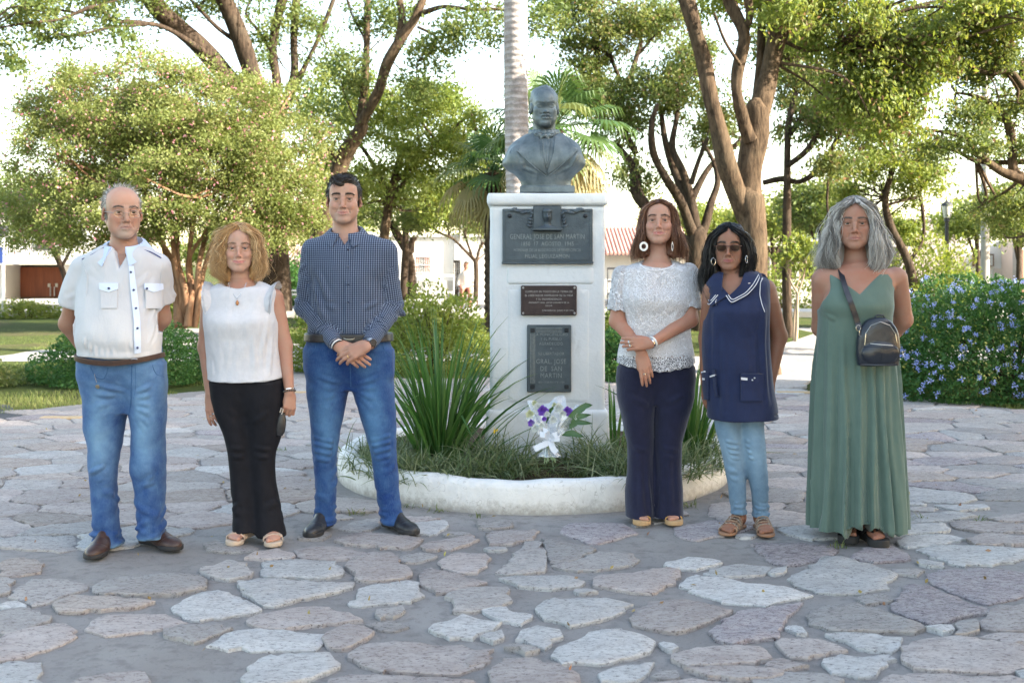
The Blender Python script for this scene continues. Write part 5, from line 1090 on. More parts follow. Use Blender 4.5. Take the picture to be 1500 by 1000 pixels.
    S.loft([k(560,1044,1126,.11), k(580,1045,1124,.10), k(596,1050,1120,.08)],0); S.loft([k(580,1042,1088,.10), k(615,1046,1086,.092), k(650,1053,1088,.080, cy=-.005), k(690,1062,1092,.066), k(720,1067,1094,.056), k(738,1068,1095,.052), k(752,1069,1096,.054)],.03, n=2.2, off=-.003)
    S.loft([k(580,1080,1126,.10), k(615,1081,1120,.092), k(650,1085,1121,.080, cy=-.025), k(690,1093,1124,.068, cy=-.02), k(722,1099,1126,.058, cy=-.01), k(742,1101,1127,.053), k(756,1101,1128,.055)],.03, n=2.2, off=-.003)
    V, Q = S.mesh(); N = vnormals(V, Q); F = Folds(53)
    for c, yk, yb in ((1070,655,742),(1104,655,746)):
        for j in range(4): F.line(q(c-14, yk-10+j*8,-.08), q(c+15, yk-6+j*8,-.08),.009,.006)
        F.about(q(c+8, yb, 0),(0,0,1),.052,9,.009,.007,.03,.3); F.about(q(c+5,700,0),(0,0,1),.06,4,.014,.004,.06,.8)
    V = F.apply(V, N, [(.006,9,9,6,2.2)]); me = mesh_np('jeans', V, Q); obj('jeans', me, denim('pale_denim', (.05,.10,.17),(.24,.36,.47)), p.root); attr_col(me, np.repeat((.42+.2*np.exp(-((V[:, 2]-q(0,660)[2])/.10)**2))[:, None],3,1))
    s1 = M('sandal_strap_tan', (.22,.13,.08),(.38,.26,.18),120,.6, detail=2); s2 = M('sandal_strap_patterned', (.04,.025,.02),(.45,.36,.28),210,.6, detail=1); so = M('tan_sole', (.26,.14,.08), rough=.7)
    for hx, hy, yaw, side, cx in ((1083,.02,-32,1,0),(1114,.02,-4,-1,0)):
        heel = q(hx, 775, hy)[:2]+(0,); S = SDF(axis(heel[0]-.2, heel[0]+.14,.0035), axis(heel[1]-.27, heel[1]+.1,.0035), axis(-.01,.16,.0035)); sculpt_foot(S, heel, yaw, .95, True, side, .014); V, Q = S.mesh()
        ft = obj('foot', mesh_np('foot', V, Q), MAT['skin'], p.root); attr_col(ft.data, np.tile(np.array(base)*[.85,.75,.68],(len(V),1))); sd_ = sandal_sole(p.root, heel, yaw, .97, so, .015)
        for j, (yy, w_, m_) in enumerate(((-.165,.016, s1),(-.142,.020, s2),(-.118,.014, s1),(-.095,.018, s2),(-.072,.014, s1))): strap(p.root, heel, yaw, .97, ARC(yy, .012,.038+.0075*j+(.004 if j else 0),.044-.001*j, .008), w_, .004, m_, parent=sd_)
    return p
# ================================================================== person: woman in the green dress
def woman_green():
    p = Person('woman with long grey hair in a long green sleeveless dress, carrying a small black bag', (1256-750)*5.41/FPX, 5.41); q, k = p.q, p.k
    base = (.38,.215,.155); t = np.array(q(1252,328,-.01)); Rm = rot(0,0,-17); sc = 1.07
    cfg = dict(smile=0, jaw=1.0, fw=.97, lip=(.34,.15,.13), brow=(.10,.07,.055), browt=.0048, browa=.75, naso=.9, bags=1, jowl=1, open=.35, teeth=.001, chin=1.0, nose=.98, squint=.0, lasha=.5, frown=1)
    sl, sr = q(1206,410,.01), q(1312,408,.01); el, er = q(1203,480,.10), q(1323,468,.07); wl, wr = q(1235,500,.18), q(1296,508,.18)
    S = body_grid(p, (-.30,-.22,.6),(.32,.30,1.78), t); sculpt_head(S, t, Rm, sc, cfg); S.cap(tuple(Vector(t)+Vector((0,.025,-.06))), q(1253,384,.02),.052,.056,.03); S.cap(q(1253,384,.02), q(1256,402,.0),.068,.095,.035)
    torso = [k(388,1226,1284,.07), k(396,1208,1306,.095), k(412,1200,1314,.112, cy=-.005), k(432,1202,1304,.135, cy=-.02), k(450,1201,1302,.145, cy=-.03), k(470,1205,1300,.125, cy=-.015), k(540,1200,1310,.12)]
    S.loft(torso, .03, off=-.008); S.ell(q(1228,444,-.085),(.070,.055,.062),.03); S.ell(q(1280,444,-.085),(.070,.055,.062),.03)
    S.ell(q(1253,436,-.165),(.006,.03,.030),.015, op='sub')
    for a, b, c in ((sl, el, wl),(sr, er, wr)): S.cap(a, b, .058,.046,.03); S.cap(b, c, .044,.028,.02)
    sculpt_hand(S, wl, (.9,.1,-.2),(.1,.9,.2),1,(35,35,35,35),.95); sculpt_hand(S, wr, (-.9,.1,-.2),(-.1,.9,.2),-1,(35,35,35,35),.95)
    V, Q = S.mesh(); body = obj('body', mesh_np('body', V, Q), MAT['skin'], p.root); C = head_color(V, t, Rm, sc, cfg, base); fr = np.exp(-(((V[:, 2]-q(0,400)[2])/.05)**2+(V[:, 0]/.10)**2)); C = C*(1+fr[:, None]*np.array([.02,-.10,-.12])); attr_col(body.data, C); add_eyes(p.root, t, Rm, sc, (.05,.035,.02)); brow_hairs(p.root, t, Rm, sc, (.09,.07,.06),70,6,.0009)
    hm = hair_mat('grey_hair', (.10,.092,.086),(.30,.282,.265),(.72,.69,.65),.5)
    rings = [(-.245,-.01,.02,.110,.07),(-.20,-.006,.02,.148,.10),(-.15,-.004,.02,.158,.115),(-.09,0,.018,.145,.12),(-.03,0,.016,.122,.12),(.03,0,.014,.103,.118),(.075,0,.015,.088,.108),(.105,0,.018,.064,.082),(.122,0,.02,.036,.05),(.130,0,.02,.012,.02)]
    hair_long(p, t, Rm, sc, rings, (.0,-.10,.063,.185,.012), hm, 4600,(.009,14),.10,21,.02,20,.15,.0011,.010,.006)
    # dress
    dm = cloth_mat('green_jersey', (.085,.135,.112),(.100,.152,.126),9,1500,.0003,.75,.25,(20,(1,1,.15),.004)); S = grid_for((-.36,-.30,.05),(.36,.30,1.30),.0074)
    S.loft([k(397,1208,1304,.092, cy=-.0), k(412,1201,1308,.110, cy=-.007), k(430,1200,1304,.132, cy=-.02), k(448,1197,1303,.150, cy=-.03), k(466,1199,1302,.142, cy=-.02), k(500,1198,1306,.140, cy=-.01), k(540,1195,1314,.145), k(600,1193,1316,.160), k(680,1192,1318,.185), k(740,1191,1321,.20), k(790,1191,1322,.205)],0, n=2.2, off=.004)
    S.ell(q(1228,444,-.085),(.074,.060,.066),.03); S.ell(q(1280,444,-.085),(.074,.060,.066),.03)
    for s_, a in ((-1, sl),(1, sr)): S.ell((a[0]+s_*.022, a[1], a[2]-.040),(.046,.12,.105),.008, op='sub')
    zb = q(0,430)[2]; xc = q(1246,0)[0]
    S.prim(lambda x, y, z: np.maximum(np.maximum(np.abs(x-xc)*1.0-(z-zb)*1.15, zb-z),-.6+0*y)*.7,(xc-.14,-.3, zb),(xc+.14,.05,1.32),.006, 'sub')
    z0 = q(0,772)[2]; S.prim(lambda x, y, z: z-(z0+.012*np.sin(x*16+.6)+.062*np.exp(-((x+.035)/.075)**2)*(y < .05))+0*y, (-.4,-.3,-.1),(.4,.3,.28),0, 'sub')
    V, Q = S.mesh(); N = vnormals(V, Q); th = np.arctan2(V[:, 0],-V[:, 1]); dn = np.clip((q(0,475)[2]-V[:, 2])/.95,0,1)
    ph = 1.2*noise3(th*2.1, V[:, 2]*.8, V[:, 2]*0+3)+.6*noise3(th*5, V[:, 2]*1.6, V[:, 2]*0+9); pl = np.sin(th*17+ph*3.2); pl = np.sign(pl)*np.abs(pl)**.8; D = (.003+.019*dn)*pl*np.clip(dn*6,0,1)+(.002+.006*dn)*np.sin(th*39+ph*5)*np.clip(dn*5,0,1)
    V = V+N*(D*(np.abs(N[:, 2]) < .9))[:, None]; F = Folds(61)
    for s_ in (-1,1): F.line(q(1253+s_*44,458,-.08), q(1253+s_*30,470,-.14),.012,.006); F.line(q(1253+s_*40,470,-.1), q(1253+s_*42,520,-.1),.012,.005)
    V = F.apply(V, N, None); dr = obj('dress', mesh_np('dress', V, Q), dm, p.root); pj = Proj(p, V, Q)
    # bag (a thing of its own) with its strap
    lt = M('bag_leather', (.012,.016,.026),(.020,.025,.036),30,.28,0,60,.0012); bag = thing('crossbody_bag', 'small black leather bag with zips at the hip of the woman in green', 'handbag', tuple(Vector(q(1286,530,-.185))+p.root.location))
    o = Vector(q(1286,530,-.185)); B = lambda px, py, dy=0: Vector(q(px, py, -.185+dy))-o
    S = SDF(axis(-.14,.14,.004), axis(-.075,.065,.004), axis(-.04,.25,.004)); c = B(1286,503); xw = .100
    S.loft([(c.z-.105, c.x, 0,.098,.040),(c.z-.06, c.x, 0,.102,.042),(c.z, c.x, 0,.100,.042),(c.z+.05, c.x, 0,.092,.040),(c.z+.09, c.x, 0,.074,.036),(c.z+.115, c.x, 0,.050,.030),(c.z+.125, c.x, 0,.025,.018)],0, n=3.2)
    S.ell((c.x, -.040, c.z-.045),(.088,.014,.052),.006); V, Q = S.mesh(); N = vnormals(V, Q); V = V+N*(noise3(V[:, 0]*14, V[:, 1]*10, V[:, 2]*12)*.004)[:, None]; bd = obj('bag_body', mesh_np('bag_body', V, Q), lt, bag)
    def onbag(pts, r_, m_, nm, fl=None, par=bd):
        bt_ = BVHTree.FromPolygons([tuple(v) for v in V.tolist()],[tuple(f) for f in Q.tolist()]); P3 = []
        for i in range(len(pts)-1):
            for j in range(8):
                x, z = Vector(pts[i]).lerp(Vector(pts[i+1]), j/8); h = bt_.ray_cast((x, -.2, z),(0,1,0)); P3.append((h[0] or Vector((x, -.04, z)))+Vector((0,-r_*.3,0)))
        b = MB(); b.tube(P3, r_, 6, flat=fl); return b.build(nm, m_, par, True)
    zm = M('zip_metal', (.45,.43,.38), rough=.3, metal=1)
    onbag([(c.x-.075, c.z-.005),(c.x-.07, c.z+.05),(c.x-.045, c.z+.088),(c.x, c.z+.105),(c.x+.045, c.z+.088),(c.x+.07, c.z+.05),(c.x+.078, c.z)],.0022, zm, 'zip')
    onbag([(c.x-.05, c.z+.002),(c.x+.07, c.z-.008)],.0026, zm, 'zip'); onbag([(c.x-.085, c.z-.012),(c.x+.085, c.z-.012)],.002, lt, 'seam'); onbag([(c.x-.100, c.z-.098),(c.x+.100, c.z-.098)],.005, lt, 'base_piping'); onbag([(c.x, c.z-.015),(c.x, c.z-.09)],.002, lt, 'seam')
    b = MB(); b.tube([(c.x-.02,-.012, c.z+.12),(c.x-.01,-.014, c.z+.135),(c.x+.02,-.014, c.z+.135),(c.x+.03,-.012, c.z+.118)],.004,8); b.build('handle', lt, bag, True)
    b = MB(); hx, hz = c.x-.100, c.z+.055; b.tube([(hx+math.cos(a)*.011,-.02, hz+.02+math.sin(a)*.013) for a in [i*math.pi/6 for i in range(13)]],.0022,6, cap=False); b.tube([(hx+.004,-.024, hz+.006),(hx+.002,-.026, hz-.012),(hx+.010,-.026, hz-.02),(hx+.014,-.024, hz-.008)],.0025,6); b.build('strap_clip', zm, bag, True)
    st = [q(1231,396,-.060), q(1234,408,-.105), q(1239,424,-.155), q(1245,440,-.185), q(1251,457,-.182), q(1256,472,-.175), q(1259,482,-.188)]; b = MB(); Vv = []; pts = []
    for i in range(25):
        tt = i/24*6; j = min(int(tt),5); pts.append(Vector(st[j]).lerp(Vector(st[j+1]), tt-j))
    for _ in range(3): pts = [pts[0]]+[(pts[i-1]+2*pts[i]+pts[i+1])/4 for i in range(1,24)]+[pts[-1]]
    for i, v in enumerate(pts):
        d = (pts[min(i+1,24)]-pts[max(i-1,0)]).normalized(); sdv = d.cross(Vector((.1,-1,.1))).normalized(); nn = sdv.cross(d)
        for a, e in ((-1,0),(1,0),(1,1),(-1,1)): Vv.append(v-o+sdv*a*.0135+nn*e*.003)
    b.add(Vv, [(i*4+k_, i*4+(k_+1) % 4, i*4+4+(k_+1) % 4, i*4+4+k_) for i in range(24) for k_ in range(4)]+[(3,2,1,0),(96,97,98,99)]); b.build('strap', lt, bag, 60)
    # feet in flip-flops
    so = M('thick_black_foam', (.014,.015,.016), rough=.75)
    for hx, hy, yaw, side in ((1238,.06,-12,1),(1266,-.01,4,-1)):
        heel = q(hx, 790, hy)[:2]+(0,); S = SDF(axis(heel[0]-.18, heel[0]+.16,.0035), axis(heel[1]-.27, heel[1]+.1,.0035), axis(-.01,.22,.0035)); sculpt_foot(S, heel, yaw, .95, True, side, .036); S.cap(heel[:2]+(.12,), heel[:2]+(.21,),.034,.042,.02); V, Q = S.mesh()
        ft = obj('foot', mesh_np('foot', V, Q), MAT['skin'], p.root); attr_col(ft.data, np.tile(np.array(base)*[.72,.62,.58],(len(V),1))); sd_ = sandal_sole(p.root, heel, yaw, 1.0, so, .038, 'flip_flop', 1.12)
        Rz = Matrix.Rotation(R(yaw),3, 'Z'); b = MB(); tr = lambda v: Vector(heel)+Rz @ Vector(v)
        for sgn in (-1,1): b.tube([tr((side*.012,-.178,.040)), tr((side*.012+sgn*.012,-.150,.068)), tr((sgn*.034,-.110,.066)), tr((sgn*.044,-.075,.040))],[.005,.0075,.0085,.007],8)
        for i in range(7): a = -1+2*i/6; b.lathe([(.0005,-.006),(.007,0),(.0005,.006)], tr((a*.028,-.135+abs(a)*.02,.074-abs(a)*.006)),6)
        b.build('toe_strap', MAT['blackleather'], sd_, True)
    return p
# ================================================================== ground: sheet of lawn, stone plaza, paths
MON = (780-750)*7.19/FPX, 7.19                                        # centre of the planting ring
def gp(px, py): Y = GY(py); return ((px-750)*Y/FPX, Y)
RP = 5.5
def plaza_r(x, y): return math.hypot(x-MON[0], y-MON[1])
def in_path(x, y):
    if y < 9: return False
    a = (x-MON[0]); b = (y-MON[1])                                  # two paths leaving to the back left and back right
    if plaza_r(x, y) > 14: return False
    for ang, wd in ((-.405,1.0),(.395,.95)):
        d = Vector((math.sin(ang), math.cos(ang))); t = a*d.x+b*d.y; o = abs(a*d.y-b*d.x)
        if t > 3 and o < wd: return True
    return False
m, T = new_mat('lawn_soil'); co = T.coord('Object'); n1 = T.noise(co, .35,6); n2 = T.noise(co, 3.2,6,.7); n3 = T.noise(co, 60,4,.7)
c = T.mix((.050,.078,.018),(.105,.120,.035), T.ramp(n2,[(.35,0),(.65,1)])); c = T.mix(c, (.150,.110,.070), T.ramp(n1,[(.52,0),(.66,.75)])); c = T.mix(c, (.03,.045,.012), T.ramp(n3,[(.4,.7),(.62,0)]))
principled(T, c, .95,0, T.bump(n3,.03,.8),.1); MAT['lawn'] = m
nx, ny = 90,110; xs = np.sign(np.linspace(-1,1, nx))*np.abs(np.linspace(-1,1, nx))**2*170; ys = -25+(np.linspace(0,1, ny)**2.2)*420
X, Yg = np.meshgrid(xs, ys, indexing='ij'); rr = np.hypot(X-MON[0], Yg-MON[1]); Zg = -.045+.03*np.clip((rr-RP)/.5,0,1)+noise3(X*.15, Yg*.15, X*0)*.05*np.clip((rr-7)/6,0,1)
ii = np.arange(nx*ny).reshape(nx, ny); Qg = np.stack([ii[:-1, :-1], ii[1:, :-1], ii[1:, 1:], ii[:-1,1:]],-1).reshape(-1,4)
obj('ground', mesh_np('ground', np.stack([X, Yg, Zg],-1).reshape(-1,3), Qg), MAT['lawn'], kind='structure')
# mortar bed of the plaza
m, T = new_mat('mortar_concrete'); co = T.coord('Object'); n1 = T.noise(co, 1.6,6,.6); n2 = T.noise(co, 14,6,.65); n3 = T.noise(co, 190,4,.7)
c = T.mix((.285,.265,.252),(.365,.345,.33), T.ramp(n1,[(.35,0),(.65,1)])); c = T.mix(c, (.20,.186,.178), T.ramp(n2,[(.36,.55),(.50,0)])); c = T.mix(c, (.13,.12,.115), T.ramp(T.noise(co, 75,5,.75),[(.30,.8),(.42,0)])); c = T.mix(c, (.37,.36,.35), T.ramp(n3,[(.55,0),(.8,.5)]))
principled(T, c, .93,0, T.bump(n3,.006,1, T.bump(T.noise(co, 75,5,.75),.008,.8, T.bump(n2,.02,.6))),.2); MAT['mortar'] = m
n = 120; V = [(MON[0], MON[1]-.2,-.012)]; nr = 40; Vp = [];
def bed_z(x, y): return -.012+.006*noise3(np.array([x*1.3]), np.array([y*1.3]), np.array([.5]))[0]
V = []
for i in range(nr+1):
    for k in range(n):
        a = 2*math.pi*k/n; r_ = RP*i/nr+(.10*math.sin(a*7)+.06*math.sin(a*17) if i == nr else 0); V.append((MON[0]+math.sin(a)*r_, MON[1]-math.cos(a)*r_*1.0,0))
V = np.array(V); V[:, 2] = -.008+.004*noise3(V[:, 0]*1.3, V[:, 1]*1.3, V[:, 0]*0+.5); F = [(i*n+k, i*n+(k+1) % n, (i+1)*n+(k+1) % n, (i+1)*n+k) for i in range(nr) for k in range(n)]
plaza = obj('plaza', mesh_np('plaza', V, np.array(F)), MAT['mortar'], kind='structure')
front = MB(); front.add([(-9,-6,-.018),(9,-6,-.018),(9,4,-.018),(-9,4,-.018)],[(0,1,2,3)]); front.build('plaza_front', MAT['mortar'], plaza)
for nm, ang, wd in (('path_left', -.405,1.05),('path_right', .395,1.0)):
    d = Vector((math.sin(ang), math.cos(ang))); nn = Vector((d.y, -d.x)); b = MB(); L = []
    for i in range(21):
        t = 4.6+i*.62; c = Vector(MON)+d*t; L.append([(c+nn*s_*(wd+.08*math.sin(i*1.7+s_))).to_tuple()+(-.006,) for s_ in (-1,1)])
    b.add([v for l in L for v in l],[(i*2, i*2+1, i*2+3, i*2+2) for i in range(20)]); b.build('path', MAT['mortar'], kind='structure')
# a cross path of smooth pale slabs behind, a dark asphalt wedge at the far left, tan kerb strips at the path mouths
def sheet(name, pts, z, mat, **kw):
    b = MB(); b.add([(x, y, z) for x, y in pts],[tuple(range(len(pts)))]); return b.build(name, mat, **kw)
MAT['asphalt'] = M('asphalt', (.055,.055,.06),(.09,.09,.095),90,.9, bscale=300, bdist=.004)
sheet('path', [gp(-60,588), gp(12,592), gp(70,634), gp(-60,700)],-.004, MAT['asphalt'], kind='structure')
MAT['pale_path'] = M('pale_path_concrete', (.26,.25,.24),(.34,.33,.32),6,.9, bscale=80, bdist=.004)
sheet('path', [(-26,15.2),(26,15.2),(26,17.2),(-26,17.2)],-.008, MAT['pale_path'], kind='structure')
MAT['tan_kerb'] = M('tan_kerb', (.42,.30,.17),(.50,.38,.24),20,.85)
for x0, x1, y in ((412,452,575),(1138,1192,575),(60,120,612)):
    a, b_ = gp(x0, y), gp(x1, y); k = MB(); k.box(a[0], b_[0], a[1]-.05, a[1]+.06,-.02,.012,.006); k.build('kerb', MAT['tan_kerb'], kind='structure')
# road and pavement in front of the far houses
sheet('road', [(-90,29.5),(90,29.5),(90,35.5),(-90,35.5)],.012, MAT['asphalt'], kind='structure')
MAT['pavement'] = M('pavement_concrete', (.40,.39,.37),(.48,.47,.45),2,.9)
for y0, y1 in ((27.6,29.5),(35.5,37.2)):
    b = MB(); b.box(-90,90, y0, y1,-.05,.13); b.build('pavement', MAT['pavement'], kind='structure')
# ---------------------------------------------------------------- flagstones
def stone_mat(name, c1, c2, c3, pit, sc=1.0, spot=None):
    m, T = new_mat(name); co = T.coord('Object'); oi = T.n('ShaderNodeObjectInfo'); ad = T.n('ShaderNodeVectorMath', operation='ADD'); T.l(co, ad.inputs[0]); sc_ = T.n('ShaderNodeVectorMath', operation='SCALE'); sc_.inputs['Scale'].default_value = 37; cx = T.n('ShaderNodeCombineXYZ')
    for i in range(3): T.l(oi.outputs['Random'], cx.inputs[i])
    T.l(cx.outputs[0], sc_.inputs[0]); T.l(sc_.outputs[0], ad.inputs[1]); mp = T.n('ShaderNodeMapping'); T.l(ad.outputs[0], mp.inputs[0]); mp.inputs['Scale'].default_value = (1,2.1,1.5)
    rz = T.n('ShaderNodeVectorRotate', rotation_type='Z_AXIS'); T.l(mp.outputs[0], rz.inputs['Vector']); T.l(T.math('MULTIPLY', T.math('SUBTRACT', oi.outputs['Random'],.5),1.6), rz.inputs['Angle']); v = rz.outputs[0]
    n1 = T.noise(v, 4*sc, 6,.6); n2 = T.noise(v, 20*sc, 7,.75); n3 = T.noise(v, 48*sc, 6,.75); n4 = T.noise(v, 240,3,.6)
    c = T.mix(c1, c2, T.ramp(n1,[(.38,0),(.62,1)])); c = T.mix(c, c3, T.ramp(n2,[(.46,0),(.66,.8)])); pits = T.ramp(n3,[(.38,1),(.46,0)]); c = T.mix(c, (c3[0]*.42, c3[1]*.40, c3[2]*.42), T.math('MULTIPLY', pits, pit))
    hv = T.n('ShaderNodeHueSaturation'); T.l(c, hv.inputs['Color']); T.l(T.math('ADD', .84, T.math('MULTIPLY', oi.outputs['Random'],.32)), hv.inputs['Value'])
    h = T.math('ADD', T.math('MULTIPLY', n3,.7), n2); nb = T.bump(n4,.002,.6, T.bump(h, .020,.8)); principled(T, hv.outputs[0],.88,0, nb, .25); return m
SM = {'w': stone_mat('stone_white', (.52,.505,.495),(.60,.59,.575),(.36,.345,.335),.85), 'p': stone_mat('stone_pink', (.45,.395,.372),(.53,.48,.455),(.32,.27,.255),.85),
      'g': stone_mat('stone_grey', (.40,.372,.355),(.46,.435,.415),(.28,.255,.245),.85), 's': stone_mat('stone_speckled', (.42,.375,.38),(.48,.44,.44),(.17,.13,.15),.95,1.3), 't': stone_mat('stone_tan', (.42,.365,.33),(.48,.425,.385),(.25,.205,.19),.8)}
